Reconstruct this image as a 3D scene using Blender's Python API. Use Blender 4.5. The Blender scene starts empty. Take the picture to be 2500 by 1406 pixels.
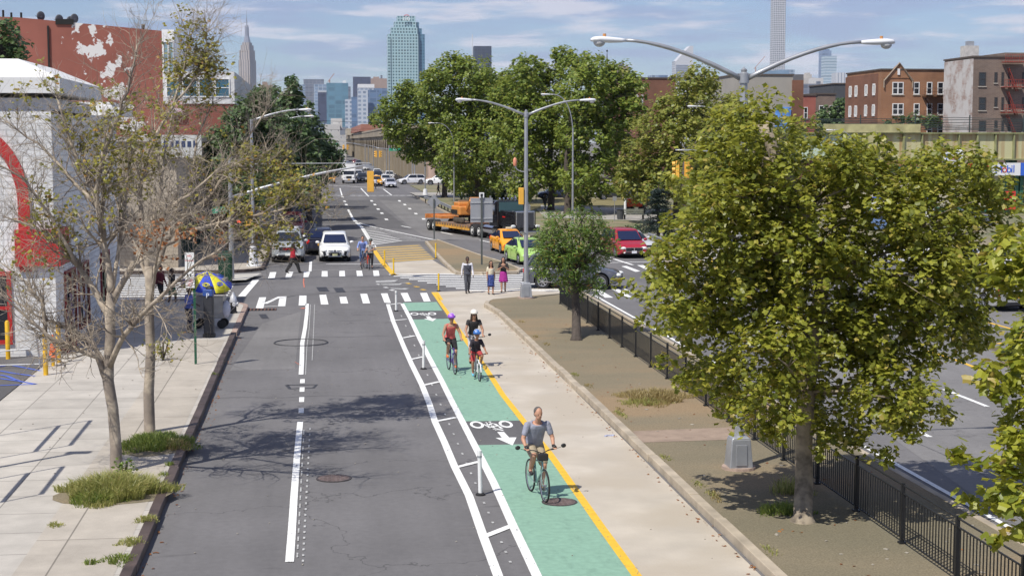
import bpy, bmesh, math, random
from mathutils import Vector, Matrix, noise
R=math.radians; PI=math.pi
random.seed(7)
S=bpy.context.scene; COL=S.collection
# ---------------- camera
F=3800.; YAW=R(7.05); TH=math.atan((703-345)/3800); H=7.2
cam=bpy.data.cameras.new('camera'); co=bpy.data.objects.new('camera',cam); COL.objects.link(co)
cam.sensor_width=36; cam.lens=36*F/2500; cam.clip_end=30000; cam.clip_start=.2
co.location=(0,0,H); co.rotation_euler=(PI/2-TH,0,-YAW); S.camera=co
# ---------------- light
SUN_EL=R(54); SUN_AZ=R(226)   # azimuth clockwise from +Y
sd=Vector((math.sin(SUN_AZ)*math.cos(SUN_EL),math.cos(SUN_AZ)*math.cos(SUN_EL),math.sin(SUN_EL)))
sl=bpy.data.lights.new('sun','SUN'); sl.energy=4.9; sl.angle=R(.53); sl.color=(1,.95,.86)
so=bpy.data.objects.new('sun',sl); COL.objects.link(so); so.rotation_euler=sd.to_track_quat('Z','Y').to_euler(); so.location=sd*50
W=bpy.data.worlds.new('World'); S.world=W; W.use_nodes=True
def build_world():
    nt=W.node_tree; N=nt.nodes; L=nt.links; N.clear()
    out=N.new('ShaderNodeOutputWorld'); bg=N.new('ShaderNodeBackground'); bg.inputs[1].default_value=.105
    sky=N.new('ShaderNodeTexSky'); sky.sky_type='NISHITA'; sky.sun_disc=False; sky.sun_elevation=SUN_EL; sky.sun_rotation=SUN_AZ
    sky.altitude=20; sky.air_density=1.0; sky.dust_density=.15; sky.ozone_density=2.5
    tc=N.new('ShaderNodeTexCoord')
    def cl(scale,st,lo,hi,det=5,off=0):
        mp=N.new('ShaderNodeMapping'); mp.inputs['Scale'].default_value=(1,1,st); mp.inputs['Location'].default_value=(off,off*.7,off*.3)
        L.new(tc.outputs['Generated'],mp.inputs[0])
        n=N.new('ShaderNodeTexNoise'); n.inputs['Scale'].default_value=scale; n.inputs['Detail'].default_value=det; n.inputs['Roughness'].default_value=.55
        L.new(mp.outputs[0],n.inputs[0])
        r=N.new('ShaderNodeMapRange'); r.interpolation_type='SMOOTHSTEP'; r.inputs[1].default_value=lo; r.inputs[2].default_value=hi
        L.new(n.outputs[0],r.inputs[0]); return r.outputs[0]
    def mix(a,b,f,k):
        m=N.new('ShaderNodeMix'); m.data_type='RGBA'; 
        mu=N.new('ShaderNodeMath'); mu.operation='MULTIPLY'; mu.inputs[1].default_value=k; L.new(f,mu.inputs[0])
        L.new(mu.outputs[0],m.inputs[0]); L.new(a,m.inputs[6])
        if isinstance(b,tuple): m.inputs[7].default_value=b
        else: L.new(b,m.inputs[7])
        return m.outputs[2]
    t=N.new('ShaderNodeMix'); t.data_type='RGBA'; t.blend_type='MULTIPLY'; t.inputs[0].default_value=1; L.new(sky.outputs[0],t.inputs[6]); t.inputs[7].default_value=(.66,.75,.99,1)
    hs=N.new('ShaderNodeHueSaturation'); hs.inputs['Saturation'].default_value=.88; L.new(t.outputs[2],hs.inputs['Color']); c=hs.outputs[0]
    c=mix(c,(3.6,4.1,6.3,1),cl(10,8,.40,.66,4,.3),.55)   # grey violet cloud layer
    c=mix(c,(7.6,7.5,8.4,1),cl(14,7,.49,.66,6,2.1),.72)     # lit cloud tops
    L.new(c,bg.inputs[0]); L.new(bg.outputs[0],out.inputs[0])
build_world()
S.render.engine='CYCLES'; S.view_settings.view_transform='Standard'; S.view_settings.look='None'; S.view_settings.gamma=1
S.view_settings.exposure=0.0
S.cycles.max_bounces=6; S.cycles.transparent_max_bounces=12; S.cycles.use_denoising=True
# ---------------- placing: a photo pixel as a sight line from the bridge
def ray(u,v):
    x=(u-1250)/F; y=(703-v)/F
    f=math.cos(TH)+y*math.sin(TH)
    return Vector((x*math.cos(YAW)+f*math.sin(YAW),-x*math.sin(YAW)+f*math.cos(YAW),-math.sin(TH)+y*math.cos(TH)))
def G(u,v,z=0.):
    r=ray(u,v); t=(z-H)/r.z; return Vector((r.x*t,r.y*t,z))
def PY(u,v,Y):
    r=ray(u,v); t=Y/r.y; return Vector((r.x*t,Y,H+r.z*t))
# ---------------- materials
MT={}
def M(name,col,rough=.6,metal=0,var=.12,scale=4,bump=0,coat=0,spec=.5,big=None,bscale=200):
    if name in MT: return MT[name]
    m=bpy.data.materials.new(name); m.use_nodes=True; nt=m.node_tree; N=nt.nodes; L=nt.links
    b=N['Principled BSDF']; c=(*col[:3],1); b.inputs['Base Color'].default_value=c
    b.inputs['Roughness'].default_value=rough; b.inputs['Metallic'].default_value=metal
    b.inputs['Coat Weight'].default_value=coat; b.inputs['Specular IOR Level'].default_value=spec
    if var:
        tc=N.new('ShaderNodeTexCoord')
        n=N.new('ShaderNodeTexNoise'); n.inputs['Scale'].default_value=scale; n.inputs['Detail'].default_value=6; L.new(tc.outputs['Object'],n.inputs[0])
        mr=N.new('ShaderNodeMapRange'); mr.inputs[1].default_value=.3; mr.inputs[2].default_value=.7; mr.inputs[3].default_value=1-var; mr.inputs[4].default_value=1+var; L.new(n.outputs[0],mr.inputs[0])
        vm=N.new('ShaderNodeVectorMath'); vm.operation='SCALE'; vm.inputs[0].default_value=col[:3]; L.new(mr.outputs[0],vm.inputs['Scale'])
        last=vm.outputs[0]
        if big:
            n2=N.new('ShaderNodeTexNoise'); n2.inputs['Scale'].default_value=big[0]; n2.inputs['Detail'].default_value=5; L.new(tc.outputs['Object'],n2.inputs[0])
            m2=N.new('ShaderNodeMapRange'); m2.inputs[1].default_value=.45; m2.inputs[2].default_value=.6; L.new(n2.outputs[0],m2.inputs[0])
            mx=N.new('ShaderNodeMix'); mx.data_type='RGBA'; L.new(m2.outputs[0],mx.inputs[0]); L.new(last,mx.inputs[6]); mx.inputs[7].default_value=(*big[1],1); last=mx.outputs[2]
        L.new(last,b.inputs['Base Color'])
        if bump:
            bn=N.new('ShaderNodeTexNoise'); bn.inputs['Scale'].default_value=bscale/10; bn.inputs['Detail'].default_value=4; L.new(tc.outputs['Object'],bn.inputs[0])
            bp=N.new('ShaderNodeBump'); bp.inputs['Strength'].default_value=bump; bp.inputs['Distance'].default_value=.02; L.new(bn.outputs[0],bp.inputs['Height']); L.new(bp.outputs[0],b.inputs['Normal'])
    MT[name]=m; return m
def nodes(name):
    m=bpy.data.materials.new(name); m.use_nodes=True; MT[name]=m; return m,m.node_tree.nodes,m.node_tree.links,m.node_tree.nodes['Principled BSDF']
def asphalt(name,base,crack=1.,spots=1.):
    if name in MT: return MT[name]
    m,N,L,b=nodes(name); b.inputs['Roughness'].default_value=.85; b.inputs['Specular IOR Level'].default_value=.25
    tc=N.new('ShaderNodeTexCoord'); P=tc.outputs['Object']
    def nz(s,d=6,r=.6,st=None):
        n=N.new('ShaderNodeTexNoise'); n.inputs['Scale'].default_value=s; n.inputs['Detail'].default_value=d; n.inputs['Roughness'].default_value=r
        if st:
            mp=N.new('ShaderNodeMapping'); mp.inputs['Scale'].default_value=st; L.new(P,mp.inputs[0]); L.new(mp.outputs[0],n.inputs[0])
        else: L.new(P,n.inputs[0])
        return n.outputs[0]
    def mr(x,a,b_,c,d):
        r=N.new('ShaderNodeMapRange'); r.inputs[1].default_value=a; r.inputs[2].default_value=b_; r.inputs[3].default_value=c; r.inputs[4].default_value=d; L.new(x,r.inputs[0]); return r.outputs[0]
    def mul(x,y):
        k=N.new('ShaderNodeMath'); k.operation='MULTIPLY'; L.new(x,k.inputs[0]); L.new(y,k.inputs[1]); return k.outputs[0]
    f=mr(nz(.16,5,.62),.3,.7,.84,1.14)
    f=mul(f,mr(nz(70,3,.8),.3,.7,.78,1.22))
    f=mul(f,mr(nz(7,4,.6),.3,.7,.93,1.07))
    f=mul(f,mr(nz(1.2,5,.6,(1,.07,1)),.35,.7,1.05,.9))      # wheel track streaks
    f=mul(f,mr(nz(1.3,3,.5,(.35,1.6,1)),.66,.74,1,1-.28*spots))  # tar smears
    v=N.new('ShaderNodeTexVoronoi'); v.feature='DISTANCE_TO_EDGE'; v.inputs['Scale'].default_value=.19
    wn=N.new('ShaderNodeTexNoise'); wn.inputs['Scale'].default_value=.9; wn.inputs['Detail'].default_value=8; L.new(P,wn.inputs[0])
    va=N.new('ShaderNodeVectorMath'); va.operation='SCALE'; va.inputs['Scale'].default_value=2.4; L.new(wn.outputs['Color'],va.inputs[0])
    vb=N.new('ShaderNodeVectorMath'); L.new(P,vb.inputs[0]); L.new(va.outputs[0],vb.inputs[1]); L.new(vb.outputs[0],v.inputs[0])
    f=mul(f,mr(v.outputs['Distance'],.001,.005,1-.42*crack,1))
    s=N.new('ShaderNodeVectorMath'); s.operation='SCALE'; s.inputs[0].default_value=base; L.new(f,s.inputs['Scale']); L.new(s.outputs[0],b.inputs['Base Color'])
    bp=N.new('ShaderNodeBump'); bp.inputs['Strength'].default_value=.25; bp.inputs['Distance'].default_value=.01; L.new(nz(90,2),bp.inputs['Height']); L.new(bp.outputs[0],b.inputs['Normal'])
    return m
def slabmat(name,base,joint,size=(1.6,1.6),jcol=.55,var=.12):
    """concrete flags with dark joints"""
    m,N,L,b=nodes(name); b.inputs['Roughness'].default_value=.85; b.inputs['Specular IOR Level'].default_value=.2
    tc=N.new('ShaderNodeTexCoord'); br=N.new('ShaderNodeTexBrick'); L.new(tc.outputs['Object'],br.inputs[0])
    br.offset=0; br.inputs['Scale'].default_value=1; br.inputs['Brick Width'].default_value=size[0]; br.inputs['Row Height'].default_value=size[1]; br.inputs['Mortar Size'].default_value=joint
    br.inputs['Mortar Smooth'].default_value=.3; br.inputs['Bias'].default_value=0
    br.inputs['Color1'].default_value=(*[c*(1-var*.6) for c in base],1); br.inputs['Color2'].default_value=(*[c*(1+var*.6) for c in base],1); br.inputs['Mortar'].default_value=(*[c*jcol for c in base],1)
    n=N.new('ShaderNodeTexNoise'); n.inputs['Scale'].default_value=1.1; n.inputs['Detail'].default_value=9; n.inputs['Roughness'].default_value=.65; L.new(tc.outputs['Object'],n.inputs[0])
    r=N.new('ShaderNodeMapRange'); r.inputs[1].default_value=.3; r.inputs[2].default_value=.7; r.inputs[3].default_value=.84; r.inputs[4].default_value=1.12; L.new(n.outputs[0],r.inputs[0])
    n3=N.new('ShaderNodeTexNoise'); n3.inputs['Scale'].default_value=60; n3.inputs['Detail'].default_value=3; L.new(tc.outputs['Object'],n3.inputs[0])
    r3=N.new('ShaderNodeMapRange'); r3.inputs[1].default_value=.3; r3.inputs[2].default_value=.7; r3.inputs[3].default_value=.93; r3.inputs[4].default_value=1.07; L.new(n3.outputs[0],r3.inputs[0])
    mm=N.new('ShaderNodeMath'); mm.operation='MULTIPLY'; L.new(r.outputs[0],mm.inputs[0]); L.new(r3.outputs[0],mm.inputs[1])
    s=N.new('ShaderNodeVectorMath'); s.operation='SCALE'; L.new(br.outputs[0],s.inputs[0]); L.new(mm.outputs[0],s.inputs['Scale']); L.new(s.outputs[0],b.inputs['Base Color'])
    MT[name]=m; return m
def brickmat(name,c1,c2,mortar,scale=(.22,.075),patch=None,rot=True):
    """brick courses on any upright wall; patch=(colour,noise scale,lo,hi) lays a second coat of paint"""
    m,N,L,b=nodes(name); b.inputs['Roughness'].default_value=.85
    tc=N.new('ShaderNodeTexCoord'); sx=N.new('ShaderNodeSeparateXYZ'); L.new(tc.outputs['Object'],sx.inputs[0])
    ad=N.new('ShaderNodeMath'); L.new(sx.outputs[0],ad.inputs[0]); L.new(sx.outputs[1],ad.inputs[1])
    cb=N.new('ShaderNodeCombineXYZ'); L.new(ad.outputs[0],cb.inputs[0]); L.new(sx.outputs[2],cb.inputs[1])
    br=N.new('ShaderNodeTexBrick'); L.new(cb.outputs[0],br.inputs[0]); br.inputs['Scale'].default_value=1
    br.inputs['Brick Width'].default_value=scale[0]; br.inputs['Row Height'].default_value=scale[1]; br.inputs['Mortar Size'].default_value=scale[1]*.13
    br.inputs['Color1'].default_value=(*c1,1); br.inputs['Color2'].default_value=(*c2,1); br.inputs['Mortar'].default_value=(*mortar,1)
    n=N.new('ShaderNodeTexNoise'); n.inputs['Scale'].default_value=.35; n.inputs['Detail'].default_value=8; L.new(tc.outputs['Object'],n.inputs[0])
    r=N.new('ShaderNodeMapRange'); r.inputs[1].default_value=.3; r.inputs[2].default_value=.7; r.inputs[3].default_value=.8; r.inputs[4].default_value=1.18; L.new(n.outputs[0],r.inputs[0])
    s=N.new('ShaderNodeVectorMath'); s.operation='SCALE'; L.new(br.outputs[0],s.inputs[0]); L.new(r.outputs[0],s.inputs['Scale']); last=s.outputs[0]
    if patch:
        n2=N.new('ShaderNodeTexNoise'); n2.inputs['Scale'].default_value=patch[1]; n2.inputs['Detail'].default_value=7; n2.inputs['Roughness'].default_value=.6; L.new(tc.outputs['Object'],n2.inputs[0])
        m2=N.new('ShaderNodeMapRange'); m2.inputs[1].default_value=patch[2]; m2.inputs[2].default_value=patch[3]; L.new(n2.outputs[0],m2.inputs[0])
        mx=N.new('ShaderNodeMix'); mx.data_type='RGBA'; L.new(m2.outputs[0],mx.inputs[0]); L.new(last,mx.inputs[6]); mx.inputs[7].default_value=(*patch[0],1); last=mx.outputs[2]
    L.new(last,b.inputs['Base Color']); MT[name]=m; return m
def towermat(name,wall,glass,w,h,mort=.25,rough=.5,vert=0,var=.25):
    """storey and bay pattern for towers kilometres away: w bay width, h storey height"""
    m,N,L,b=nodes(name); b.inputs['Roughness'].default_value=rough
    tc=N.new('ShaderNodeTexCoord'); sx=N.new('ShaderNodeSeparateXYZ'); L.new(tc.outputs['Object'],sx.inputs[0])
    ad=N.new('ShaderNodeMath'); L.new(sx.outputs[0],ad.inputs[0]); L.new(sx.outputs[1],ad.inputs[1])
    cb=N.new('ShaderNodeCombineXYZ'); L.new(ad.outputs[0],cb.inputs[0]); L.new(sx.outputs[2],cb.inputs[1])
    br=N.new('ShaderNodeTexBrick'); br.offset=0; L.new(cb.outputs[0],br.inputs[0]); br.inputs['Scale'].default_value=1
    br.inputs['Brick Width'].default_value=w; br.inputs['Row Height'].default_value=h if not vert else 4000; br.inputs['Mortar Size'].default_value=mort*min(w,h)*.5
    br.inputs['Mortar Smooth'].default_value=.1; g2=[c*(1+var) for c in glass]; g1=[c*(1-var) for c in glass]
    br.inputs['Color1'].default_value=(*g1,1); br.inputs['Color2'].default_value=(*g2,1); br.inputs['Mortar'].default_value=(*wall,1)
    L.new(br.outputs[0],b.inputs['Base Color']); MT[name]=m; return m
def leafmat(name,c1,c2,c3=None,tr=.35):
    m,N,L,b=nodes(name); N.remove(b); out=N['Material Output']
    oi=N.new('ShaderNodeNewGeometry'); rp=N.new('ShaderNodeValToRGB'); L.new(oi.outputs['Random Per Island'],rp.inputs[0])
    e=rp.color_ramp.elements; e[0].color=(*c1,1); e[0].position=.05; e[1].color=(*c2,1); e[1].position=.9
    if c3: k=e.new(.99); k.color=(*c3,1)
    d=N.new('ShaderNodeBsdfPrincipled'); d.inputs['Roughness'].default_value=.42; d.inputs['Specular IOR Level'].default_value=.45; t=N.new('ShaderNodeBsdfTranslucent'); mx=N.new('ShaderNodeMixShader'); mx.inputs[0].default_value=tr
    hs=N.new('ShaderNodeHueSaturation'); hs.inputs['Value'].default_value=1.5; hs.inputs['Hue'].default_value=.485; L.new(rp.outputs[0],hs.inputs['Color'])
    L.new(rp.outputs[0],d.inputs['Base Color']); L.new(hs.outputs[0],t.inputs[0]); L.new(d.outputs[0],mx.inputs[1]); L.new(t.outputs[0],mx.inputs[2]); L.new(mx.outputs[0],out.inputs[0]); return m
def roadpaint(name,col,under=(.16,.157,.16),lo=.60,hi=.66,sc=5.):
    """paint rubbed through to the asphalt in chips and streaks"""
    m=M(name,col,.65,0,.10,7); nt=m.node_tree; N=nt.nodes; L=nt.links; b=N['Principled BSDF']; src=b.inputs['Base Color'].links[0].from_socket
    tc=N.new('ShaderNodeTexCoord'); mp=N.new('ShaderNodeMapping'); mp.inputs['Scale'].default_value=(1.6,.6,1); L.new(tc.outputs['Object'],mp.inputs[0])
    n=N.new('ShaderNodeTexNoise'); n.inputs['Scale'].default_value=sc; n.inputs['Detail'].default_value=11; n.inputs['Roughness'].default_value=.72; L.new(mp.outputs[0],n.inputs[0])
    r=N.new('ShaderNodeMapRange'); r.inputs[1].default_value=lo; r.inputs[2].default_value=hi; L.new(n.outputs[0],r.inputs[0])
    x=N.new('ShaderNodeMix'); x.data_type='RGBA'; L.new(r.outputs[0],x.inputs[0]); L.new(src,x.inputs[6]); x.inputs[7].default_value=(*under,1); L.new(x.outputs[2],b.inputs['Base Color']); return m
def glassmat(name,col=(.02,.025,.035),rough=.06):
    return M(name,col,rough,0,0,spec=.45)
def paint(name,col,rough=.3):
    return M(name,col,rough,.0,.07,1.3,coat=.6)
# ---------------- mesh builder
class MB:
    def __init__(s): s.v=[]; s.f=[]; s.mi=[]; s.m=0
    def add(s,vs,fs,mat=None):
        o=len(s.v); s.v+= [tuple(v) for v in vs]; s.f+=[tuple(i+o for i in f) for f in fs]; s.mi+=[s.m if mat is None else mat]*len(fs); return s
    def box(s,c,d,rz=0,rx=0,ry=0):
        m=Matrix.Rotation(rz,3,'Z')@Matrix.Rotation(ry,3,'Y')@Matrix.Rotation(rx,3,'X'); c=Vector(c); vs=[]
        for x in(-.5,.5):
            for y in(-.5,.5):
                for z in(-.5,.5): vs.append(c+m@Vector((x*d[0],y*d[1],z*d[2])))
        return s.add(vs,[(0,1,3,2),(4,6,7,5),(0,4,5,1),(2,3,7,6),(0,2,6,4),(1,5,7,3)])
    def prism(s,pts,z0,z1,pz=None):
        n=len(pts); a=sum(pts[i][0]*pts[(i+1)%n][1]-pts[(i+1)%n][0]*pts[i][1] for i in range(n))
        if a<0: pts=pts[::-1]
        vs=[(p[0],p[1],z0) for p in pts]+[(p[0],p[1],z1) for p in pts]
        return s.add(vs,[tuple(range(n))[::-1],tuple(range(n,2*n))]+[(i,(i+1)%n,n+(i+1)%n,n+i) for i in range(n)])
    def poly(s,pts): return s.add(pts,[tuple(range(len(pts)))])
    def tube(s,pts,r,n=6,cap=True,sx=1):
        pts=[Vector(p) for p in pts]; k=len(pts)
        if not isinstance(r,(list,tuple)): r=[r]*k
        o=len(s.v); up=None; vs=[]; fs=[]
        for i,p in enumerate(pts):
            t=(pts[min(i+1,k-1)]-pts[max(i-1,0)])
            if t.length<1e-9: t=Vector((0,0,1))
            t.normalize()
            if up is None: up=t.orthogonal().normalized() if abs(t.z)<.9 else Vector((1,0,0))
            up=(up-t*up.dot(t)); up=up.normalized() if up.length>1e-6 else t.orthogonal().normalized()
            b=t.cross(up)
            for j in range(n):
                a=2*PI*j/n; vs.append(p+(up*math.cos(a)+b*math.sin(a)*sx)*r[i])
        for i in range(k-1):
            for j in range(n): fs.append((i*n+j,i*n+(j+1)%n,(i+1)*n+(j+1)%n,(i+1)*n+j))
        if cap: fs+= [tuple(range(n))[::-1],tuple(range((k-1)*n,k*n))]
        return s.add(vs,fs)
    def cyl(s,a,b,r,n=12,r2=None): return s.tube([a,b],[r,r if r2 is None else r2],n)
    def lathe(s,prof,c=(0,0,0),n=16,axis='Z',cap=True):
        vs=[];fs=[];k=len(prof)
        for (r,z) in prof:
            for j in range(n):
                a=2*PI*j/n; x,y=r*math.cos(a),r*math.sin(a)
                p={'Z':(x,y,z),'Y':(x,z,y),'X':(z,x,y)}[axis]; vs.append((p[0]+c[0],p[1]+c[1],p[2]+c[2]))
        for i in range(k-1):
            for j in range(n): fs.append((i*n+j,i*n+(j+1)%n,(i+1)*n+(j+1)%n,(i+1)*n+j))
        if cap: fs+= [tuple(range(n))[::-1],tuple(range((k-1)*n,k*n))]
        return s.add(vs,fs)
    def ell(s,c,r,n=12,m=8,rot=None):
        c=Vector(c); vs=[];fs=[]; rot=rot or Matrix.Identity(3)
        if not isinstance(r,(tuple,list)): r=(r,r,r)
        for i in range(1,m):
            t=PI*i/m
            for j in range(n):
                a=2*PI*j/n; vs.append(c+rot@Vector((r[0]*math.sin(t)*math.cos(a),r[1]*math.sin(t)*math.sin(a),r[2]*math.cos(t))))
        for i in range(m-2):
            for j in range(n): fs.append((i*n+j,(i+1)*n+j,(i+1)*n+(j+1)%n,i*n+(j+1)%n))
        k=len(vs); vs+=[c+rot@Vector((0,0,r[2])),c+rot@Vector((0,0,-r[2]))]
        for j in range(n): fs+= [(k,j,(j+1)%n),(k+1,(m-2)*n+(j+1)%n,(m-2)*n+j)]
        return s.add(vs,fs)
    def torus(s,c,R0,r,n=28,k=6,axis='Y',ang=(0,2*PI)):
        pts=[]; full=abs(ang[1]-ang[0]-2*PI)<1e-6; q=n if full else n+1
        vs=[];fs=[]
        for i in range(q):
            a=ang[0]+(ang[1]-ang[0])*i/n
            for j in range(k):
                b=2*PI*j/k; rr=R0+r*math.cos(b); x,z,y=rr*math.cos(a),rr*math.sin(a),r*math.sin(b)
                p={'Y':(x,y,z),'X':(y,x,z),'Z':(x,z,y)}[axis]; vs.append((c[0]+p[0],c[1]+p[1],c[2]+p[2]))
        for i in range(n if full else n):
            for j in range(k): fs.append((i*k+j,((i+1)%q)*k+j,((i+1)%q)*k+(j+1)%k,i*k+(j+1)%k))
        return s.add(vs,fs)
    def build(s,name,mats,parent=None,smooth=False,bevel=0,loc=None):
        me=bpy.data.meshes.new(name); me.from_pydata(s.v,[],s.f); 
        if not isinstance(mats,(list,tuple)): mats=[mats]
        for m in mats: me.materials.append(m)
        if len(mats)>1: me.polygons.foreach_set('material_index',s.mi)
        if smooth:
            me.polygons.foreach_set('use_smooth',[True]*len(me.polygons))
            if smooth!='all': me.set_sharp_from_angle(angle=R(38))
        me.update(); o=bpy.data.objects.new(name,me); COL.objects.link(o)
        if parent: o.parent=parent
        if loc: o.location=loc
        if bevel:
            b=o.modifiers.new('bevel','BEVEL'); b.width=bevel; b.segments=2; b.limit_method='ANGLE'; b.harden_normals=False
        return o
def tag(o,label,cat=None,group=None,kind=None):
    if label: o['label']=label
    if cat: o['category']=cat
    if group: o['group']=group
    if kind: o['kind']=kind
    return o
def thing(name,label,cat,loc=(0,0,0),rz=0,group=None,scale=1):
    o=bpy.data.objects.new(name,None); COL.objects.link(o); o.location=loc; o.rotation_euler=(0,0,rz); o.empty_display_size=.2
    if scale!=1: o.scale=(scale,)*3
    return tag(o,label,cat,group)
def copy_tree(o,parent=None,swap=None):
    c=o.copy(); COL.objects.link(c)
    if parent: c.parent=parent
    if swap and c.type=='MESH':
        for i,sl_ in enumerate(c.material_slots):
            if sl_.material and sl_.material.name in swap:
                k_=sl_.material.name; sl_.link='OBJECT'; sl_.material=swap[k_]
    for ch in list(o.children): copy_tree(ch,c,swap)
    return c
def text(name,s,size,mat,parent,loc,rot,ext=.01,align='CENTER',sx=1):
    c=bpy.data.curves.new(name,'FONT'); c.body=s; c.size=size; c.align_x=align; c.align_y='CENTER'; c.extrude=ext; c.materials.append(mat)
    c.space_character=1.0
    tmp=bpy.data.objects.new(name,c); COL.objects.link(tmp); bpy.context.view_layer.update()
    me=bpy.data.meshes.new_from_object(tmp.evaluated_get(bpy.context.evaluated_depsgraph_get())); bpy.data.objects.remove(tmp)
    me.materials.clear(); me.materials.append(mat)
    o=bpy.data.objects.new(name,me); COL.objects.link(o); o.parent=parent; o.location=loc; o.rotation_euler=rot; o.scale=(sx,1,1); return o
def strip(mb,pts,w,z):
    """painted line along ground points"""
    pts=[Vector((p[0],p[1],0)) for p in pts]; L_=[];R_=[]
    for i,p in enumerate(pts):
        t=(pts[min(i+1,len(pts)-1)]-pts[max(i-1,0)]).normalized(); n=Vector((-t.y,t.x,0))*w/2
        L_.append(p+n); R_.append(p-n)
    vs=[(p.x,p.y,z) for p in L_+R_]; k=len(pts)
    mb.add(vs,[(i,k+i,k+i+1,i+1) for i in range(k-1)])
def gpx(l,z=0): return [G(a,b,z) for a,b in l]
# ---------------- setting
ASPH=asphalt('asphalt',(.160,.155,.157)); ASPH2=asphalt('asphalt_worn',(.196,.19,.188),.6,.5); ASPH3=asphalt('asphalt_dark',(.122,.119,.121),.8,.6)
WHT=roadpaint('road_white',(.80,.80,.78)); WHT2=M('road_white_worn',(.42,.42,.41),.7,0,.3,6)
YEL=roadpaint('road_yellow',(.78,.47,.035)); GRN=roadpaint('lane_green',(.235,.40,.30),(.17,.29,.22),.54,.74,1.6)
TAN=M('path_concrete',(.485,.435,.365),.85,0,.13,.8,bump=.2,big=(.35,(.44,.385,.31)))
DIRT,N,L,b=nodes('median_dirt')
def dirt_nodes():
    b.inputs['Roughness'].default_value=.95; b.inputs['Specular IOR Level'].default_value=.1
    tc=N.new('ShaderNodeTexCoord'); mp=N.new('ShaderNodeMapping'); mp.inputs['Scale'].default_value=(.6,1,1); L.new(tc.outputs['Object'],mp.inputs[0])
    n=N.new('ShaderNodeTexNoise'); n.inputs['Scale'].default_value=.14; n.inputs['Detail'].default_value=6; n.inputs['Roughness'].default_value=.55; L.new(mp.outputs[0],n.inputs[0])
    r=N.new('ShaderNodeValToRGB'); L.new(n.outputs[0],r.inputs[0]); e=r.color_ramp.elements
    e[0].position=.38; e[0].color=(.185,.165,.115,1); e[1].position=.62; e[1].color=(.285,.21,.13,1); k=e.new(.5); k.color=(.225,.19,.13,1)
    n2=N.new('ShaderNodeTexNoise'); n2.inputs['Scale'].default_value=28; n2.inputs['Detail'].default_value=6; n2.inputs['Roughness'].default_value=.8; L.new(tc.outputs['Object'],n2.inputs[0])
    m2=N.new('ShaderNodeMapRange'); m2.inputs[1].default_value=.3; m2.inputs[2].default_value=.7; m2.inputs[3].default_value=.62; m2.inputs[4].default_value=1.4; L.new(n2.outputs[0],m2.inputs[0])
    s=N.new('ShaderNodeVectorMath'); s.operation='SCALE'; L.new(r.outputs[0],s.inputs[0]); L.new(m2.outputs[0],s.inputs['Scale']); L.new(s.outputs[0],b.inputs['Base Color'])
    bp=N.new('ShaderNodeBump'); bp.inputs['Strength'].default_value=.6; bp.inputs['Distance'].default_value=.02; L.new(n2.outputs[0],bp.inputs['Height']); L.new(bp.outputs[0],b.inputs['Normal'])
dirt_nodes()
WALK=slabmat('sidewalk_flags',(.46,.43,.385),.018,(1.55,1.5)); WALK2=slabmat('sidewalk_old',(.42,.38,.325),.018,(1.5,3.1),.5)
KERB=M('kerb_stone',(.40,.34,.26),.85,0,.25,1.5); KERBD=M('kerb_iron_faced',(.085,.062,.055),.6,.2,.4,1.5)
def struct(name,mb,mat,**k):
    o=mb.build(name,mat,**k); o['kind']='structure'; return o
mb=MB(); mb.poly([(-1850,-60,-.03),(3650,-60,-.03),(3650,6350,-.03),(-1850,6350,-.03)]); struct('ground',mb,M('earth',(.16,.15,.13),.95,0,.3,.02))
mb=MB(); mb.poly([(-45,-8,0),(80,-8,0),(80,262,0),(15,262,0),(14.5,1300,0),(-4.2,1300,0),(-4.2,95,0),(-45,95,0)]); struct('road',mb,ASPH)
# older and newer asphalt
def px_sheet(name,px,mat,z): mb=MB(); mb.poly(gpx(px,z)); return struct(name,mb,mat)
px_sheet('road_patch',[(770,490),(905,488),(1003,560),(885,556),(872,545),(780,545)],ASPH3,.004)
px_sheet('road_patch',[(925,488),(1070,502),(1180,585),(1050,585),(1003,556)],ASPH2,.004)
px_sheet('road_patch',[(764,480),(796,480),(797,496),(764,496)],M('patch_tan',(.36,.27,.2),.9),.008)
px_sheet('road_patch',[(912,602),(1024,596),(1062,634),(948,644)],asphalt('asphalt_tan',(.27,.235,.185),.3,.3),.006)
px_sheet('road_patch',[(640,790),(735,760),(720,900),(560,905)],ASPH2,.004)
px_sheet('road_patch',[(1770,760),(2500,700),(2500,1290),(2420,1240),(1900,870)],ASPH2,.004)
px_sheet('green_lane',[(983,739),(1066,737),(1080,758),(995,759)],GRN,.008)
px_sheet('green_lane',[(1004,780),(1094,778),(1138,832),(1186,898),(1229,964),(1279,1026),(1131,1028),(1105,978),(1078,925),(1045,865),(1024,822)],GRN,.008)
px_sheet('green_lane',[(1162,1086),(1322,1083),(1400,1186),(1472,1290),(1570,1430),(1325,1430),(1254,1280),(1209,1180)],GRN,.008)
px_sheet('green_lane_gap',[(995,759),(1080,758),(1094,778),(1004,780)],ASPH3,.006)
px_sheet('green_lane_gap',[(1131,1028),(1279,1026),(1322,1083),(1162,1086)],ASPH3,.006)
px_sheet('bike_path',[(1055,713),(1230,706),(1365,703),(1382,716),(1290,722),(1200,733),(1188,741),(1300,850),(1500,1050),(1700,1250),(1905,1450),(1600,1450),(1550,1400),(1470,1290),(1400,1190),(1340,1105),(1276,1026),(1227,964),(1185,898),(1136,830),(1096,769)],TAN,.010)
px_sheet('crossing_pad',[(945,642),(1055,634),(1078,648),(1112,668),(1000,672),(962,672)],TAN,.010)
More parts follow.
